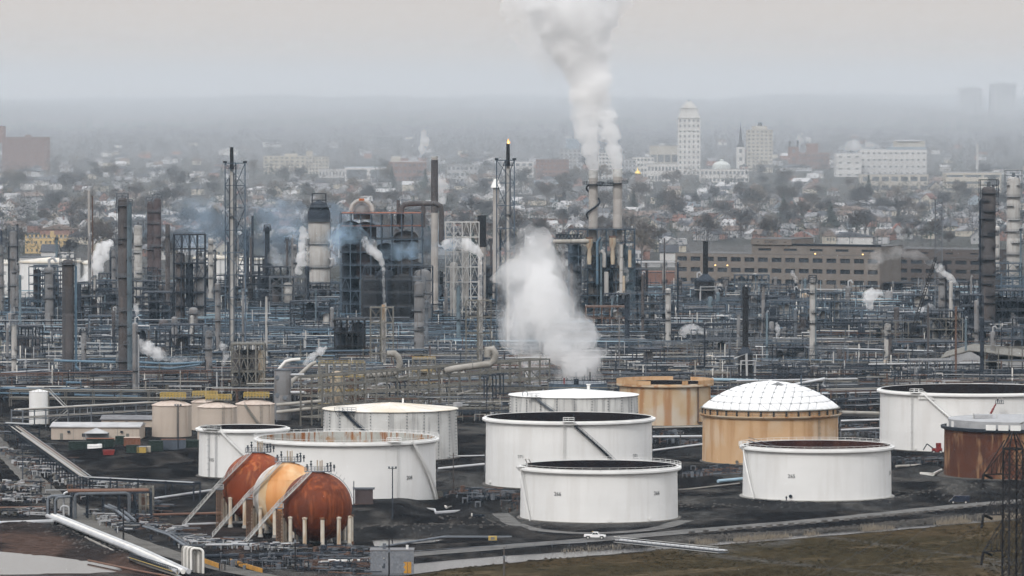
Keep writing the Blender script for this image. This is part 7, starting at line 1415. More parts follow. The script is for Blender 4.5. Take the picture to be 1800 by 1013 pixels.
def person(p, rz, top, label, arm=.6, lean=0.0):
    V = [((0, 0, .95), .15), ((0, .0, 1.2), .15), ((0, lean, 1.43), .16), ((0, lean, 1.54), .06), ((0, lean + .01, 1.64), .10), ((0, lean + .01, 1.74), .09), ((-.1, 0, .9), .10), ((-.11, .02, .5), .075), ((-.11, -.02, .1), .055), ((-.11, .12, .04), .045), ((.1, 0, .9), .10), ((.11, .03, .5), .075), ((.12, -.02, .1), .055), ((.12, .12, .04), .045), ((-.2, lean, 1.42), .065), ((-.27, lean + .05, 1.15), .05), ((-.24, lean + .25 * arm + .05, .98 + .3 * arm), .04), ((-.23, lean + .3 * arm + .1, 1.0 + .35 * arm), .045), ((.2, lean, 1.42), .065), ((.27, lean + .05, 1.15), .05), ((.24, lean + .3 * arm, 1.0 + .3 * arm), .04), ((.23, lean + .3 * arm + .1, 1.02 + .35 * arm), .045)]
    E = [(0, 1), (1, 2), (2, 3), (3, 4), (4, 5), (0, 6), (6, 7), (7, 8), (8, 9), (0, 10), (10, 11), (11, 12), (12, 13), (2, 14), (14, 15), (15, 16), (16, 17), (2, 18), (18, 19), (19, 20), (20, 21)]
    me_ = bpy.data.meshes.new('person'); me_.from_pydata([v for v, r in V], E, []); o = bpy.data.objects.new('person', me_); s = o.modifiers.new('skin', 'SKIN'); sub = o.modifiers.new('sub', 'SUBSURF'); sub.levels = sub.render_levels = 1
    for i, (v, r) in enumerate(V): me_.skin_vertices[0].data[i].radius = (r, r); me_.skin_vertices[0].data[i].use_root = (i == 0)
    ev = baked(o); o.modifiers.clear(); o.data = ev; COL.objects.link(o)
    for m in (top, 'cloth_dark', 'skin'): ev.materials.append(MATS[m])
    for f in ev.polygons: z = f.center.z; f.material_index = 2 if z > 1.52 or (abs(f.center.x) > .2 and f.center.y > .26) else 0 if z > .92 else 1
    b = MB(); b.lathe([(.15, 1.74), (.125, 1.76), (.115, 1.82), (.06, 1.87), (.01, 1.88)], c=(0, lean + .01, 0), n=12); b.build('hard_hat', 'white_trim', o, smooth=SM); o.location = p; o.rotation_euler.z = rz; return tag(o, label, 'person', 'workers')
person(ptop + Vector((-.6, 0, -.83)), 0, 'cloth_dark', 'worker in dark clothes at the tank side of the raised basket', .9); person(ptop + Vector((.6, .1, -.83)), -.5, 'wall_grey', 'worker in pale grey clothes at the outer end of the raised basket', .5)
pp = gp(1383, 884); person(Vector((pp.x, TP['front_right'][0].y - TP['front_right'][1] - 2, .1)), 0, 'cloth_dark', 'dark-clad worker standing at the foot of the maroon-lined tank', .2)
# red machine and odds beside the rusty tank
c = gp(1647, 798); t = thing('site_machine', 'small red site machine with a raised arm, beside the rusty tank', 'machine', c); MB().box((0, 0, 1.2), (3.2, 2.2, 1.2)).build('chassis', 'red_paint', t); MB().box((.5, 0, 2.6), (1.6, 1.7, 1.7)).build('cab', 'red_paint', t); b = MB(); b.beam((-1, 0, 1.6), (-3.2, 0, 3.2), .35); b.beam((-3.2, 0, 3.2), (-4.4, 0, 1.2), .3); b.build('arm', 'steel_dark', t); [wheel(t, x, y, .6) for x in (-1.1, 1.1) for y in (-1, 1)]
# crane boom among the racks
c = gp(1625, 640); t = thing('crawler_crane', 'black crane boom leaning in front of the office wing', 'crane', c); tip = pt(1645, 452, c.y) - c; foot = pt(1622, 525, c.y) - c; foot = Vector((foot.x, 0, foot.z)); f0 = tip + (foot - tip) * 1.9; f0.z = max(f0.z, 2.5); MB().box((0, 0, 1.4), (6, 4, 2.0)).build('crawler', 'steel_black', t); MB().box((f0.x - 1, 0, 3.6), (5, 3.5, 2.6)).build('house', 'steel_dark', t); b = MB()
for o in ((-.7, -.7), (.7, -.7), (-.7, .7), (.7, .7)): b.beam(f0 + Vector((*o, 0)), tip + Vector((o[0] * .5, o[1] * .5, 0)), .28)
for i in range(28): q, s = f0.lerp(tip, i / 28), f0.lerp(tip, (i + 1) / 28); b.beam(q + Vector((-.7, -.7, 0)), s + Vector((.7, -.7, 0)), .16); b.beam(q + Vector((.7, .7, 0)), s + Vector((-.7, .7, 0)), .16)
b.build('boom', 'steel_black', t); bar('hoist_cable', t, tip, tip + Vector((.5, 0, -30)), .12, 'steel_black')
c = gp(1655, 600); k = mpp(c.y); hh = pt(1653, 352, c.y).z; t = thing('lattice_mast', 'thin lattice mast rising behind the crane boom', 'mast', c + Vector((-1, 6, 0)))
for x in (-1.6, 1.6):
    for y in (-1.6, 1.6): bar('mast_leg', t, (x, y, 0), (x, y, hh), .3, 'steel_grey')
for i in range(40): z0, z1 = hh * i / 40, hh * (i + 1) / 40; b = MB(); s = 1 if i % 2 else -1; b.beam((-1.6 * s, -1.6, z0), (1.6 * s, -1.6, z1), .18); b.beam((-1.6 * s, 1.6, z0), (1.6 * s, 1.6, z1), .18); b.beam((-1.6, -1.6, z1), (1.6, -1.6, z1), .18); b.build('lattice_bay', 'steel_grey', t)

# poles
def pole(px, yb, yt, label, kind='flood', m='steel_dark', r=.16):
    p = on_ground(px, yb); hgt = pt(px, yt, p.y).z - p.z; t = thing('floodlight_pole' if kind == 'flood' else 'utility_pole', label, 'lamp post' if kind == 'flood' else 'utility pole', p, 'floodlight poles' if kind == 'flood' else 'utility poles'); b = MB(); b.cyl((0, 0, -.3), (0, 0, hgt), r * 1.25, 8, r * .8); b.build('pole', m, t, smooth=SM)
    if kind == 'flood':
        b = MB(); b.beam((-1.1, 0, hgt - .3), (1.1, 0, hgt - .3), .14); b.build('crossarm', m, t)
        for x in (-.9, 0, .9): b = MB(); b.box((x, -.15, hgt), (.5, .5, .55)); b.build('floodlight', 'steel_grey', t)
    elif kind == 'cross': b = MB(); b.beam((-1.2, 0, hgt - .8), (1.2, 0, hgt - .8), .18); b.build('crossarm', m, t); [MB().box((x, 0, hgt - .55), (.18, .18, .35)).build('insulator', 'steel_pale', t) for x in (-1, 0, 1)]
    else: MB().box((0, -.25, hgt * .7), (.5, .35, .8)).build('transformer_can', 'steel_grey', t)
    return t
pole(690, 921, 822, 'tall grey floodlight pole in front of the rust-streaked tank'); pole(313, 792, 712, 'floodlight pole with a blue box, beside the narrow white tank'); pole(1562, 783, 729, 'floodlight pole between the maroon-lined and wide white tanks'); pole(622, 908, 846, 'plain dark pole at the dark red shed', 'plain', r=.14); pole(519, 1002, 930, 'dark pole in front of the nearest sphere', 'plain', 'steel_black', .2); pole(886, 1024, 962, 'weathered pole standing in the near grass', 'plain', 'bark', .22); pole(684, 1014, 948, 'leaning dark pole in front of the block house', 'plain', 'steel_black', .18); pole(797, 872, 796, 'pole with a crossarm between the two tank rows', 'cross', 'bark', .18); pole(1196, 790, 758, 'short pole with a crossarm before the domed tank', 'cross', 'bark', .18); pole(217, 950, 888, 'dark pole on the side road by the gantry', 'plain', 'steel_black', .2); pole(72, 878, 828, 'dark pole at the head of the side road', 'plain', 'steel_black', .16); pole(40, 850, 782, 'pole with a red lamp, left of the long yard rack', 'flood', 'steel_dark', .14); pole(90, 862, 820, 'slim pole in the middle of the side road', 'plain', 'steel_dark', .14)

# small buildings and containers
p = gp(651, 1008); k = mpp(p.y); t = thing('block_house', 'small grey block house with an orange door, beside the channel', 'building', p); w, h = 76 * k, 5.4; b = MB()
nb, nr = 18, 9                                   # block-work: every block its own piece on the front
for r_ in range(nr):
    for i in range(nb):
        x0 = (i + (r_ % 2) * .5) * w / nb; x1 = min(w, x0 + w / nb - .03); zc = (r_ + .5) * h / nr
        if (w * .76 < x0 < w * .96 and zc < 2.9) or (w * .25 < x0 < w * .36 and 1.1 < zc < 2.4): continue
        o_ = bpy.data.objects.new('block', unit('box')); COL.objects.link(o_); o_.parent = t; o_.location = ((x0 + x1) / 2, -.02 - .012 * ((i * 7 + r_ * 3) % 4), zc); o_.scale = (x1 - x0, .12, h / nr - .03); slot(o_, 'block_wall')
wbox(t, 'wall', .02, w - .02, .03, 6.5, -.6, h, 'block_wall'); wbox(t, 'roof', -.15, w + .15, -.2, 6.7, h, h + .25, 'roof_grey'); wbox(t, 'door', w * .77, w * .95, -.06, .02, 0, 2.75, 'orange_barrier'); wbox(t, 'door_rail', w * .855, w * .865, -.1, -.05, 0, 2.75, 'steel_rust'); wbox(t, 'window', w * .27, w * .34, -.06, .02, 1.2, 2.3, 'window_dark'); wbox(t, 'lamp', w * .3, w * .33, -.35, -.08, 3.5, 3.8, 'steel_pale'); wbox(t, 'roof_vent', w * .28, w * .36, 2, 3, h + .25, h + 1.6, 'steel_grey'); wbox(t, 'roof_vent', w * .82, w * .88, 2, 3, h + .25, h + 1.2, 'steel_pale'); wbox(t, 'sign', w * .2, w * .24, -.1, -.05, 1.6, 2.1, 'white_trim')
p = gp(624, 907); k = mpp(p.y); t = thing('shed', 'small dark red shed at the foot of the rust-streaked tank', 'shed', p + Vector((0, 0, gz(p.x, p.y)))); w = 31 * k; wbox(t, 'wall', 0, w, 0, 4, -1, 4.2, 'vessel_maroon'); wbox(t, 'roof', -.2, w + .5, -.3, 4.3, 4.2, 4.5, 'roof_slate'); [wbox(t, 'panel_rib', w * i / 9, w * i / 9 + .08, -.06, .01, 0, 4.15, 'vessel_maroon') for i in range(10)]; wbox(t, 'plinth', -.1, w + .1, -.1, 4.1, -1, .3, 'steel_rust')
def container(l, r, yb, yt, m, label, lid=None, open_top=False, rz=0):
    p = gp(l, yb); p.z = gz(p.x, p.y); k = mpp(p.y); w = (r - l) * k; h = (yb - yt) * k; t = thing('container', label, 'container', p, 'yard containers', rz); wbox(t, 'body', 0, w, 0, 2.6, .1, h, m); n = max(4, int(w / .9))
    for i in range(n + 1): o_ = bar('rib', t, (w * i / n, -.05, .15), (w * i / n, -.05, h - .1), .16, m)
    wbox(t, 'lid' if lid else 'top_rail', -.08, w + .08, -.12, 2.7, h, h + .18, lid or m); wbox(t, 'skid', 0, w, .2, 2.4, -.3, .1, 'steel_dark'); return t
container(121, 160, 793, 778, 'container_green', 'dark green container nearest the blue pickup'); container(152, 200, 791, 773, 'container_green', 'long dark green container with a rusty lid', 'container_rust'); container(203, 219, 782, 768, 'container_green', 'upright green container behind the long green one'); container(218, 246, 785, 770, 'container_rust', 'faded tan and rust container beside the green ones', 'beige_roof'); container(222, 243, 797, 784, 'container_green', 'small green skip beside the yellow boxes'); container(241, 256, 797, 786, 'yellow_paint', 'yellow box next to the small green skip', 'roof_pale'); container(253, 264, 796, 786, 'wall_cream', 'cream box next to the yellow box'); container(262, 286, 794, 776, 'container_green', 'green container left of the floodlight pole'); container(283, 326, 792, 774, 'container_blue', 'grey-blue container with a rusty strip, by the floodlight pole', 'container_rust'); container(326, 350, 789, 775, 'container_green', 'dark green container touching the narrow white tank')
t = thing('canopy_tent', 'white canopy tent in front of the low beige building', 'tent', gp(147, 776)); k = mpp(gp(147, 776).y); b = MB(); w = 42 * k; b.add([(0, 0, 2.6), (w, 0, 2.6), (w, 6, 2.6), (0, 6, 2.6), (w * .5, 3, 4.3)], [(0, 1, 4), (1, 2, 4), (2, 3, 4), (3, 0, 4)]); b.build('canopy', 'roof_pale', t); [bar('post', t, (x, y, -.3), (x, y, 2.6), .12, 'steel_grey') for x in (0, w) for y in (0, 6)]; wbox(t, 'side_sheet', 0, w, 5.9, 6, 0, 2.6, 'wall_grey')
for i, x in enumerate((158, 164, 170, 175)):
    p = gp(x, 793); p.z = gz(p.x, p.y); t = thing('white_drum', ('first', 'second', 'third', 'fourth')[i] + ' white drum in the row before the long green container', 'drum', p, 'white drums'); b = MB(); b.lathe([(.85, 0), (.85, 2.0), (.8, 2.1), (.01, 2.12)], n=14); b.build('shell', 'white_paint', t, smooth=SM); b = MB(); b.lathe([(.88, .7), (.88, .8)], n=14); b.lathe([(.88, 1.4), (.88, 1.5)], n=14); b.build('hoop', 'steel_pale', t)
for l, r, yb, m, lab in ((182, 200, 800, 'red_paint', 'low red skip in front of the long green container'),): p = gp(l, yb); p.z = gz(p.x, p.y); k = mpp(p.y); t = thing('skip', lab, 'skip', p); w = (r - l) * k; side_prism([(0, 0), (w, 0), (w * 1.08, 1.5), (-w * .08, 1.5)], 2).build('body', m, t); wbox(t, 'rim', -w * .09, w * 1.09, -1.05, 1.05, 1.5, 1.6, m)
p = gp(866, 955); p.z = gz(p.x, p.y); t = thing('generator', 'small yellow machine on the verge of the service road', 'machine', p); wbox(t, 'housing', -1.1, 1.1, -.6, .6, .4, 1.5, 'yellow_paint'); wbox(t, 'skid', -1.3, 1.3, -.6, .6, .1, .4, 'steel_dark'); wbox(t, 'grille', -.5, .5, -.65, -.58, .6, 1.3, 'steel_tan')
p = gp(772, 880); p.z = gz(p.x, p.y); t = thing('hose_reel', 'yellow hose reel at the foot of the white stair', 'hose reel', p); b = MB(); b.cyl((0, -.6, 1.4), (0, .6, 1.4), 1.1, 16); b.build('hose', 'yellow_paint', t, smooth=SM); b = MB(); b.cyl((0, -.75, 1.4), (0, -.6, 1.4), 1.35, 16); b.cyl((0, .6, 1.4), (0, .75, 1.4), 1.35, 16); b.build('reel_disc', 'steel_tan', t); wbox(t, 'stand', -.8, .8, -.7, .7, 0, .5, 'steel_dark')
p = gp(841, 915); p.z = gz(p.x, p.y); t = thing('rowing_boat', 'small dark boat lying on the black ground', 'boat', p, None, .1); b = MB(); b.add([(-1.6, -.5, .7), (-1.6, .5, .7), (.6, .65, .7), (1.9, 0, .8), (.6, -.65, .7), (-1.5, -.3, 0), (-1.5, .3, 0), (.6, .35, 0), (1.5, 0, .1), (.6, -.35, 0)], [(0, 5, 6, 1), (1, 6, 7, 2), (2, 7, 8, 3), (3, 8, 9, 4), (4, 9, 5, 0), (5, 9, 8, 7, 6)]); b.build('hull', 'steel_dark', t); wbox(t, 'thwart', -.6, -.3, -.5, .5, .5, .56, 'steel_pale'); wbox(t, 'motor', -2.0, -1.6, -.2, .2, .3, 1.1, 'steel_pale')
def barrier(a, b_, h, m, label):
    P = zpath([(*a, 0), (*b_, 0)]); d = P[1] - P[0]; t = thing('barrier', label, 'barrier', P[0], 'orange barriers'); n = int(d.length / 2.0)
    for i in range(n): q, s = d * (i / n), d * ((i + .92) / n); o_ = MB(); o_.beam(q + Vector((0, 0, h / 2)), s + Vector((0, 0, h / 2)), .25, h); o_.build('panel', m, t)
    b = MB(); [b.beam(d * (i / n), d * (i / n) + Vector((0, 0, h + .2)), .1) for i in range(n + 1)]; b.build('posts_rail', 'steel_dark', t)
barrier((404, 990), (462, 1008), 1.1, 'orange_barrier', 'orange panel barrier in front of the nearest sphere'); barrier((358, 990), (386, 1000), 1.2, 'orange_barrier', 'orange panel barrier beside the white pipe hoops')
# pipe bridge over the channel
P = zpath([(1088, 949, 1.0), (1272, 968, 1.0)]); d = P[1] - P[0]; u = d.normalized(); nrm = Vector((-u.y, u.x, 0)); t = thing('pipe_bridge', 'silver pipe bridge with a light railing over the channel', 'pipe bridge', P[0])
for of, r in ((-1.2, .16), (-.4, .2), (.5, .22), (1.2, .15)): bar('pipe', t, nrm * of, d + nrm * of, r, 'pipe_silver', kind='rod')
n = 22
for i in range(n + 1): q = d * (i / n); b = MB(); b.beam(q + nrm * -1.7 + Vector((0, 0, -.5)), q + nrm * 1.7 + Vector((0, 0, -.5)), .2); b.beam(q + nrm * -1.7 + Vector((0, 0, -.5)), q + nrm * -1.7 + Vector((0, 0, .9)), .09); b.build('cross_frame', 'steel_grey', t)
for z in (-.5, .9): bar('rail', t, nrm * -1.7 + Vector((0, 0, z)), d + nrm * -1.7 + Vector((0, 0, z)), .12, 'steel_pale')
for i in (2, 8, 14, 20): q = d * (i / n); bar('pile', t, q + Vector((0, 0, -2.5)), q + Vector((0, 0, -.6)), .5, 'concrete')
# fence beside the service road and channel
P = resample(plan([(650, 981), (740, 973), (840, 966), (940, 960), (1030, 955)]), 4.2); t = thing('road_fence', 'low post and wire fence between the service road and the channel', 'fence', (*P[0], 0)); o = Vector((*P[0], 0)); Q = [Vector((x, y - 5.5, 0)) - o for x, y in P]
for q in Q: bar('post', t, q + Vector((0, 0, -.5)), q + Vector((0, 0, 1.3)), .14, 'steel_grey')
for z in (.6, 1.2): b = MB(); b.tube(Q if False else [q + Vector((0, 0, z)) for q in Q], .05, 4); b.build('wire', 'steel_grey', t)
# concrete kerb blocks along the outer edge of the service road
P = resample(smooth_poly(ROAD_MAIN), 3.2); kk = 0
for (x, y), (x2, y2) in zip(P[:-1], P[1:]):
    if not (40 < x < 160): continue
    u = Vector((x2 - x, y2 - y, 0)).normalized(); q = Vector((x, y, 0)) + Vector((u.y, -u.x, 0)) * (5.6 if u.x < 0 else -5.6); q = Vector((x, y, 0)) + (Vector((u.y, -u.x, 0)) if Vector((u.y, -u.x, 0)).y < 0 else Vector((-u.y, u.x, 0))) * 5.6
    kk += 1; o_ = MB(); o_.box((0, 0, .3), (1.9 + R.uniform(-.3, .3), .6, .75 + R.uniform(-.15, .15))); o_ = o_.build('kerb_block', 'rubble'); o_.location = (q.x, q.y, gz(q.x, q.y)); o_.rotation_euler.z = math.atan2(u.y, u.x) + R.uniform(-.1, .1); tag(o_, 'weathered concrete block along the edge of the service road above the channel', 'kerb block', 'kerb blocks along the service road')
# rubble on the banks, straw-coloured reeds along the channel
def scatter_rubble(poly, w, n, seed, sz=(.2, .7), off=0):
    q = random.Random(seed); P = resample(poly, 1.0); b = MB(); A = []
    for _ in range(n): x, y = q.choice(P); A.append((x + q.gauss(0, w), y + q.gauss(0, w) + off, q.uniform(*sz)))
    Z = ground_h(np.array([a[0] for a in A]), np.array([a[1] for a in A]))
    for (x, y, s), z in zip(A, Z): b.box((x, y, float(z) + s * .2), (s * 1.4, s, s * .8), q.uniform(0, 3))
    tag(b.build('rubble', 'rubble'), 'scattered stones on the bank', kind='stuff')
chan_r = [p for p in resample(CHANNEL, 2) if p[0] > 20]; scatter_rubble(chan_r, 2.5, 1500, 9, off=8); scatter_rubble(plan([(0, 925), (120, 935), (220, 975)]), 4, 250, 10, (.15, .4)); scatter_rubble(plan([(660, 935), (900, 925)]), 8, 350, 12, (.15, .5)); scatter_rubble(plan([(1190, 890), (1500, 885), (1700, 860)]), 7, 400, 13, (.15, .45))
def reeds(poly, off, w, n, h, seed):
    q = random.Random(seed); P = resample(poly, 1.0); A = []
    for _ in range(n):
        x, y = q.choice(P); cl = fbm(np.array([x / 6.0]), np.array([seed * 3.0]), 2)[0]
        if cl < .42: continue
        A.append((x + q.gauss(0, .8), y + off + q.gauss(0, w), q.uniform(*h) * (.5 + cl)))
    Z = ground_h(np.array([a[0] for a in A]), np.array([a[1] for a in A])); b = MB()
    for (x, y, s), z in zip(A, Z): t_ = q.uniform(-.25, .25); z = float(z); b.add([(x - .10, y, z), (x + .10, y, z), (x + t_, y, z + s)], [(0, 1, 2)])
    tag(b.build('reeds', 'reed_straw'), 'straw-coloured reeds along the channel', kind='stuff')
reeds([p for p in resample(CHANNEL, 2) if p[0] > 48], 3.0, 1.3, 4200, (.8, 1.9), 1); reeds([p for p in resample(CHANNEL, 2) if 10 < p[0] < 60], 8.5, 1.2, 260, (.5, 1.1), 2)

# ------------------------------------------------------------------ power pylon at the edge
Yp = 1000.0; c = pt(1780, 1013, Yp); c = Vector((c.x, Yp, gz(c.x, Yp))); k = mpp(Yp); top = pt(1777, 758, Yp).z - c.z; hw = 13 * k; t = thing('power_pylon', 'dark lattice power pylon standing in front of the rusty tank', 'pylon', c, None, .35)
for x, y in ((-1, -1), (1, -1), (-1, 1), (1, 1)):
    b = MB(); b.beam((x * hw * 1.12, y * hw * 1.12, 0), (x * hw, y * hw, top * .94), .28); b.beam((x * hw, y * hw, top * .94), (x * hw * .15, y * hw * .15, top), .22); b.build('leg', 'steel_black', t)
z, i = 0.0, 0
while z < top * .94:
    z2 = min(top * .94, z + 2.9); b = MB(); f = lambda q: hw * (1.12 - .12 * q / (top * .94))
    for (ax, ay), (bx, by) in (((-1, -1), (1, -1)), ((1, -1), (1, 1)), ((1, 1), (-1, 1)), ((-1, 1), (-1, -1))):
        A, B, C_, D = Vector((ax * f(z), ay * f(z), z)), Vector((bx * f(z), by * f(z), z)), Vector((bx * f(z2), by * f(z2), z2)), Vector((ax * f(z2), ay * f(z2), z2)); b.beam(A, C_, .11); b.beam(B, D, .11); b.beam(D, C_, .11)
    b.build('lattice_bay', 'steel_black', t); z = z2
for py in (833, 904, 968):
    za = pt(1777, py, Yp).z - c.z; L_ = 57 * k
    for s in (-1, 1):
        a = thing('crossarm', None, None); a.parent = t; tip = Vector((s * L_, 0, za)); b = MB()
        for y in (-hw, hw): b.beam((s * hw, y, za), tip, .15); b.beam((s * hw * .8, y, za + 6.2), tip, .15)
        for q in (.35, .5, .7): p_, r_ = Vector((s * hw, -hw, za)).lerp(tip, q), Vector((s * hw * .8, -hw, za + 6.2)).lerp(tip, q); b.beam(p_, r_, .1); b.beam(p_, Vector((s * hw * .8, -hw, za + 6.2)).lerp(tip, q - .15), .09)
        b.build('arm', 'steel_black', a)
        for dx_, dz in ((-1.2 * 1, -2.4), (2.6, -.9)):
            e = tip + Vector((dx_ * .6, -1.0 if dx_ < 0 else 1.0, dz * .6)); b = MB(); n = 9
            for j in range(n): q0 = tip.lerp(tip + (e - tip) * 1.6, (j + .3) / n); q1 = tip.lerp(tip + (e - tip) * 1.6, (j + .75) / n); b.tube([q0, q1], .26, 8)
            b.tube([tip, tip + (e - tip) * 1.6], .08, 6); b.build('insulator', 'steel_black', a)
# conductors sagging away from the arms
Rz = Matrix.Rotation(.35, 3, 'Z')
for py, ex, ey, EY in ((833, 1300, 1120, 760), (904, 1180, 1190, 760), (760, 1380, 1040, 800)):
    a = c + Rz @ Vector((-57 * k * (1 if py != 760 else .1), 0, pt(1777, py, Yp).z - c.z - 1.2)); e = pt(ex, ey, EY); b = MB(); b.tube([a.lerp(e, q) + Vector((0, 0, -9 * 4 * q * (1 - q) * .25)) for q in np.linspace(0, 1, 25)], .028, 4); o = b.build('power_line', 'steel_dark'); tag(o, {833: 'power line sagging from the top arm of the pylon', 904: 'power line sagging from the middle arm of the pylon', 968: 'power line sagging from the lowest arm of the pylon', 760: 'thin earth wire from the peak of the pylon'}[py], 'power line', 'power lines')
# short winter grass on the near slope
q = random.Random(77); b = MB(); A = []
for _ in range(9000):
    px, py = q.uniform(680, 1830), q.uniform(925, 1030); p = gp(px, py)
    A.append((p.x, p.y, q.uniform(.12, .42)))
A = np.array(A); keep = (CHAN_SIDE(A[:, 0], A[:, 1]) < -chan_half(A[:, 0]) - 4) & (fbm(A[:, 0] / 12, A[:, 1] / 16, 3) > .45); A = A[keep]; Z = ground_h(A[:, 0], A[:, 1])
for (x, y, s), z in zip(A, Z): b.m = q.randrange(3); z = float(z); w = s * q.uniform(.6, 1.6); b.add([(x - w, y, z), (x + w, y + q.uniform(-.2, .2), z), (x + q.uniform(-.2, .2), y, z + s)], [(0, 1, 2)])
tag(b.build('grass', ['grass_dry', 'grass_dark', 'grass_olive']), 'short dry winter grass on the near slope', kind='stuff')
# ------------------------------------------------------------------ steam and smoke: closed billowing hulls filled with scattering vapour
def vol_mat(name, dens, col=(.999, .999, .999), g=0.0, noise_s=None, lo=.4, hi=.65, floor=0.0):
    m = bpy.data.materials.new(name); m.use_nodes = True; t = m.node_tree; N = t.nodes; L = t.links; N.remove(N['Principled BSDF']); v = N.new('ShaderNodeVolumePrincipled'); v.inputs['Color'].default_value = (*col, 1); v.inputs['Density'].default_value = dens; v.inputs['Anisotropy'].default_value = g
    if noise_s:
        co = N.new('ShaderNodeNewGeometry'); n = N.new('ShaderNodeTexNoise'); n.inputs['Scale'].default_value = noise_s; n.inputs['Detail'].default_value = 4; n.inputs['Roughness'].default_value = .6; L.new(co.outputs['Position'], n.inputs['Vector'])
        r = N.new('ShaderNodeMapRange'); r.interpolation_type = 'SMOOTHSTEP'; r.inputs[1].default_value = lo; r.inputs[2].default_value = hi; r.inputs[3].default_value = dens * floor; r.inputs[4].default_value = dens; L.new(n.outputs[0], r.inputs[0]); L.new(r.outputs[0], v.inputs['Density'])
    m.cycles.volume_step_rate = .5
    L.new(v.outputs[0], N['Material Output'].inputs['Volume']); MATS[name] = m
    return m
_l3 = np.random.RandomState(11).rand(64, 64, 64)
def vn3(p):
    i = np.floor(p).astype(int); f = p - i; f = f * f * (3 - 2 * f); r = 0
    for a in (0, 1):
        for b in (0, 1):
            for c in (0, 1): r = r + _l3[(i[:, 0] + a) & 63, (i[:, 1] + b) & 63, (i[:, 2] + c) & 63] * (f[:, 0] if a else 1 - f[:, 0]) * (f[:, 1] if b else 1 - f[:, 1]) * (f[:, 2] if c else 1 - f[:, 2])
    return r
def billow(p, s):                                # cauliflower bumps: folded noise at three sizes
    v = 0
    for k, a in ((1, .6), (2.1, .3), (4.3, .16)): v = v + a * (1 - 2 * np.abs(vn3(p * s * k + k * 7.7) - .5) * 1.9)
    return v - .45
def steam(path, Y, mat_name, label, name='steam_plume', per=1.5, vox=.9, amp=.34, jit=.35, seed=0, group='steam plumes', squash=.8, cat='steam'):
    """path: (photo x, photo y, half-width in photo pixels) along the plume's spine."""
    q = random.Random(seed); k = mpp(Y); b = MB(); P = [(pt(x, y, Y), r * k) for x, y, r in path]
    for (p0, r0), (p1, r1) in zip(P[:-1], P[1:]):
        n = max(1, int((p1 - p0).length / (min(r0, r1) * .55) * per))
        for i in range(n):
            f = (i + q.random() * .8) / n; r = r0 + (r1 - r0) * f; c = p0.lerp(p1, f)
            u = Vector((q.gauss(0, 1), q.gauss(0, 1) * squash, q.gauss(0, 1))).normalized() * r * jit * q.uniform(.3, 1.3); s = r * q.uniform(.42, .75) if i else r * .95
            b.sphere(tuple(c + u * (1 if i else .1)), s, 12, 8)
        b.sphere(tuple(p0), r0 * .8, 12, 8)
    me_ = b.mesh(name, mat_name); o = bpy.data.objects.new(name, me_); md = o.modifiers.new('r', 'REMESH'); md.mode = 'VOXEL'; md.voxel_size = vox * k * 3.3 / 1.0
    ev = baked(o); o.modifiers.clear(); o.data = ev; COL.objects.link(o); n = len(ev.vertices)
    co = np.empty(n * 3, 'f'); ev.vertices.foreach_get('co', co); no = np.empty(n * 3, 'f'); ev.vertices.foreach_get('normal', no); co = co.reshape(-1, 3).astype(float); no = no.reshape(-1, 3).astype(float)
    # local girth decides the size of the bumps
    C_ = np.array([tuple(p) for p, r in P]); R_ = np.array([r for p, r in P]); d = np.linalg.norm(co[:, None] - C_[None], axis=2); rr_ = R_[d.argmin(1)]; rm = np.median(R_)
    co += no * (billow(co, 1.7 / rm) * amp * rr_)[:, None]
    ev.vertices.foreach_set('co', co.astype('f').ravel()); ev.update()
    if not ev.materials: ev.materials.append(MATS[mat_name])
    ev.polygons.foreach_set('use_smooth', [True] * len(ev.polygons)); return tag(o, label, cat, group)
vol_mat('steam_thick', .17); vol_mat('steam_jet', .34, noise_s=.16, lo=.36, hi=.58, floor=.04); vol_mat('steam_mid', .11, noise_s=.07, lo=.36, hi=.58, floor=.06); vol_mat('steam_soft', .060, noise_s=.045, lo=.38, hi=.62, floor=.02); vol_mat('steam_thin', .055, noise_s=.06, lo=.36, hi=.62, floor=.04); vol_mat('smoke_blue', .09, (.62, .82, 1.0), .3, noise_s=.09, lo=.38, hi=.66, floor=.05)
Yt = gg(1064, 566).y + 8
steam([(1043, 299, 9), (1041, 285, 13), (1038, 262, 18), (1033, 236, 23), (1029, 205, 27), (1029, 175, 29), (1026, 150, 30)], Yt, 'steam_thick', 'dense white plume pouring from the first twin stack', seed=1, per=2.0, amp=.5)
steam([(1086, 297, 9), (1084, 284, 13), (1079, 262, 17), (1070, 236, 21), (1061, 206, 23), (1052, 180, 25), (1046, 158, 26)], Yt + 2, 'steam_thick', 'dense white plume pouring from the second twin stack', seed=2, per=2.0, amp=.5)
steam([(1036, 158, 35), (1034, 128, 45), (1026, 96, 53), (1018, 62, 63), (1010, 30, 74), (1004, -8, 88), (998, -48, 98)], Yt + 1, 'steam_thick', 'broad white column where the twin plumes merge', seed=3, vox=1.2, per=2.4, amp=.36, jit=.5)
steam([(1005, 140, 16), (975, 118, 26), (948, 88, 34), (930, 52, 38), (922, 14, 46), (925, -30, 58)], Yt + 14, 'steam_soft', 'grey veil of steam drifting off beside the merged column', seed=4, vox=1.5, per=1.8, jit=.6)
steam([(1060, 30, 26), (1078, 0, 34), (1084, -34, 42)], Yt + 8, 'steam_soft', 'loose white edge of the merged column near the top', seed=5, vox=1.5)
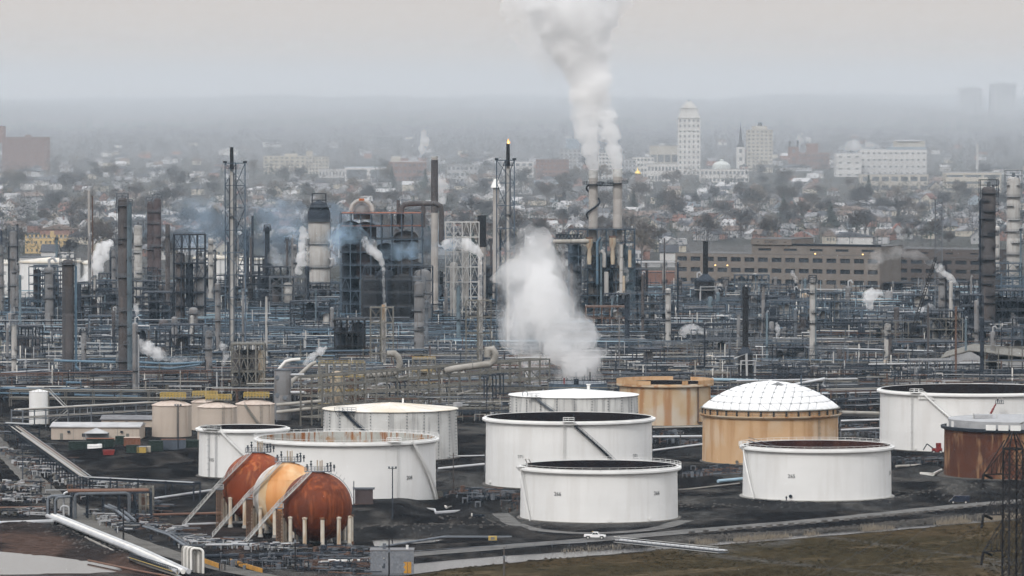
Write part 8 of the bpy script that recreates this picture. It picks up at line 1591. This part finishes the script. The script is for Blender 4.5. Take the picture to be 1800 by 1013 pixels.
# the big cloud over the tanks
Yc = gp(1010, 700).y
steam([(1018, 676, 40), (1008, 646, 58), (985, 606, 72), (965, 566, 80), (952, 524, 74), (942, 482, 62), (930, 446, 44)], Yc, 'steam_soft', 'big soft cloud of white steam rising behind the white-roofed tank', seed=6, vox=2.0, per=2.2, jit=.6, amp=.35)
steam([(1068, 618, 7), (1050, 622, 14), (1020, 636, 26), (990, 640, 34)], Yc - 4, 'steam_mid', 'puff of steam joining the big cloud from one side', seed=7, vox=1.2); steam([(1010, 655, 24), (985, 610, 36), (962, 560, 40), (955, 512, 38), (950, 470, 26)], Yc + 2, 'steam_mid', 'bright core of the big steam cloud', seed=8, vox=1.5, per=2.0, jit=.5)
steam([(905, 600, 30), (900, 560, 36), (905, 510, 38), (905, 460, 36), (930, 425, 30), (960, 410, 22)], Yc + 20, 'steam_thin', 'thin mist trailing off the big steam cloud', seed=9, vox=2.2, jit=.8)
# plumes of the two lattice stacks
Y1, Y2 = gg(651, 676).y + 6, gg(819, 672).y + 6
steam([(675, 542, 3.6), (675, 520, 4.0), (674, 495, 4.2), (674, 472, 4.6)], Y1, 'steam_thick', 'straight thread of white steam rising from the inner lattice tower', seed=16, vox=.5, per=3, jit=.15, amp=.15)
steam([(674, 474, 4.6), (672, 463, 6), (664, 449, 9), (652, 436, 13), (640, 424, 15)], Y1, 'steam_jet', 'curl of white steam above the inner lattice tower', seed=10, vox=.6, per=2); steam([(645, 428, 12), (628, 416, 20), (610, 412, 24), (592, 420, 24), (570, 430, 20)], Y1 + 2, 'smoke_blue', 'bluish haze blown above the inner lattice tower', seed=11, vox=1.2, jit=.7)
steam([(846, 529, 3.6), (846, 505, 4.0), (846, 482, 4.2), (846, 460, 4.6)], Y2, 'steam_thick', 'straight thread of white steam rising from the outer lattice tower', seed=17, vox=.5, per=3, jit=.15, amp=.15)
steam([(846, 462, 4.6), (844, 450, 7), (836, 438, 10), (822, 430, 12), (802, 428, 13), (782, 432, 12)], Y2, 'steam_jet', 'curl of white steam above the outer lattice tower', seed=12, vox=.6, per=2); steam([(790, 432, 12), (760, 438, 16), (726, 440, 18), (696, 442, 18), (670, 446, 14)], Y2 + 2, 'smoke_blue', 'bluish haze blown above the outer lattice tower', seed=13, vox=1.2, jit=.7)
vol_mat('smoke_bank', .016, (.60, .80, 1.0), .3, noise_s=.03, lo=.38, hi=.66, floor=.1)
steam([(820, 440, 26), (720, 430, 46), (600, 412, 58), (480, 408, 62), (360, 400, 58), (250, 384, 44)], 3090, 'smoke_bank', 'wide veil of thin blue smoke hanging behind the process units', name='smoke_veil', seed=15, vox=3.0, jit=.6, group=None, cat='smoke')
# small leaks and puffs
for i, (path, base, m, lab) in enumerate([([(140, 512, 6), (152, 495, 12), (168, 470, 16), (180, 445, 18), (192, 425, 16)], 545, 'steam_jet', 'white steam drifting behind the brown-grey column'), ([(240, 558, 2), (241, 549, 5), (239, 540, 6), (236, 534, 4)], 700, 'steam_jet', 'wisp on top of the grey column with two platforms'), ([(244, 604, 10), (258, 611, 15), (276, 622, 14), (305, 630, 9), (352, 634, 5)], 690, 'steam_jet', 'long low steam trail between the blue pipes'), ([(392, 640, 5), (398, 625, 7), (394, 612, 8), (388, 602, 6)], 700, 'steam_jet', 'thin steam beside the tan braced frame'), ([(524, 478, 8), (534, 450, 13), (536, 425, 14), (532, 405, 10)], 540, 'steam_jet', 'white steam rising left of the pale reactor'), ([(490, 470, 10), (484, 455, 14), (478, 440, 14)], 540, 'steam_thin', 'grey steam beside the dark slim column'), ([(536, 640, 5), (548, 628, 8), (562, 618, 9), (572, 612, 6)], 690, 'steam_jet', 'steam puff behind the slanting tan pipe'), ([(1100, 495, 6), (1098, 478, 8), (1092, 460, 8), (1086, 440, 9), (1084, 425, 7)], 566, 'steam_jet', 'steam leaking in the twin-stack unit'), ([(1396, 500, 3), (1398, 490, 5), (1393, 480, 5), (1394, 474, 4)], 560, 'steam_jet', 'tiny steam puff before the office block'), ([(1530, 540, 8), (1526, 524, 13), (1530, 515, 10), (1552, 516, 8)], 600, 'steam_jet', 'bright steam burst below the office block'), ([(1682, 500, 4), (1670, 488, 7), (1652, 472, 9), (1640, 462, 9)], 620, 'steam_jet', 'steam jet beside the grey column near the crane boom'), ([(1640, 462, 8), (1612, 450, 11), (1575, 445, 14), (1545, 450, 15), (1532, 466, 13), (1526, 492, 11)], 590, 'steam_thin', 'steam drifting across the office wing'), ([(1204, 592, 4), (1200, 582, 9), (1214, 578, 11), (1240, 584, 7), (1262, 586, 5)], 640, 'steam_jet', 'low steam between the tan racks'), ([(1368, 590, 5), (1367, 578, 6), (1366, 566, 4)], 640, 'steam_jet', 'small steam jet behind the long-stacked heater'), ([(1618, 545, 6), (1634, 540, 8), (1648, 546, 6)], 600, 'steam_jet', 'steam beside the grey column near the office wing'), ([(1786, 575, 6), (1782, 562, 8), (1780, 550, 6)], 640, 'steam_thin', 'faint steam at the far edge of the racks'), ([(60, 575, 5), (55, 565, 6), (58, 556, 5)], 640, 'steam_thin', 'faint steam by the grey vented column'), ([(430, 545, 6), (432, 530, 9), (426, 518, 9)], 600, 'steam_thin', 'faint steam beneath the unlit flare'), ([(110, 806, 3), (100, 798, 5), (92, 790, 6), (84, 780, 5)], 806, 'steam_thin', 'steam leaking along the long yard rack')]):
    steam(path, gg(path[0][0], base).y, m, lab, seed=20 + i, vox=.7, per=1.8, name='steam_puff', group='steam puffs')
for i, (path, base, m, lab) in enumerate([([(738, 278, 5), (742, 262, 8), (746, 248, 9), (744, 232, 7)], 318, 'steam_mid', 'thin far plume above the pink brick block'), ([(776, 355, 10), (778, 335, 14), (770, 318, 13), (782, 308, 9)], 420, 'steam_mid', 'white cloud behind the concrete stack'), ([(1480, 262, 10), (1500, 256, 12), (1525, 258, 10), (1550, 260, 5)], 300, 'steam_thin', 'steam on the roof of the hospital wing'), ([(1400, 262, 8), (1404, 248, 10), (1408, 236, 9)], 300, 'steam_thin', 'faint far steam above the pinnacled church')]): steam(path, gt(path[0][0], base).y, m, lab, seed=60 + i, vox=.7, name='steam_puff', group='far steam puffs')

# ------------------------------------------------------------------ haze over the whole place
x0, x1, y0, y1 = EXT
b = MB(); b.box(((x0 + x1) / 2, (y0 + y1) / 2, (HAZE_TOP - 3.0) / 2), (x1 - x0, y1 - y0, HAZE_TOP + 3.0)); vol_mat('haze', HAZE_DENS, HAZE_COL, .5); o = b.build('haze', 'haze'); tag(o, 'pale winter haze over the refinery and town', kind='stuff')
# the thicker smog that lies over the town and the ridges beyond it, starting behind the office block
b = MB(); b.box(((x0 + x1) / 2, (3330 + y1 - 20) / 2, (SMOG_TOP - 2.0) / 2), (x1 - x0 - 40, y1 - 20 - 3330, SMOG_TOP + 2.0)); vol_mat('smog', SMOG_DENS, SMOG_COL, .45); o = b.build('smog', 'smog'); tag(o, 'bluish smog lying over the town and the far ridges', kind='stuff')
if bpy.data.scenes.get('workshop'): bpy.data.scenes.remove(bpy.data.scenes['workshop'])
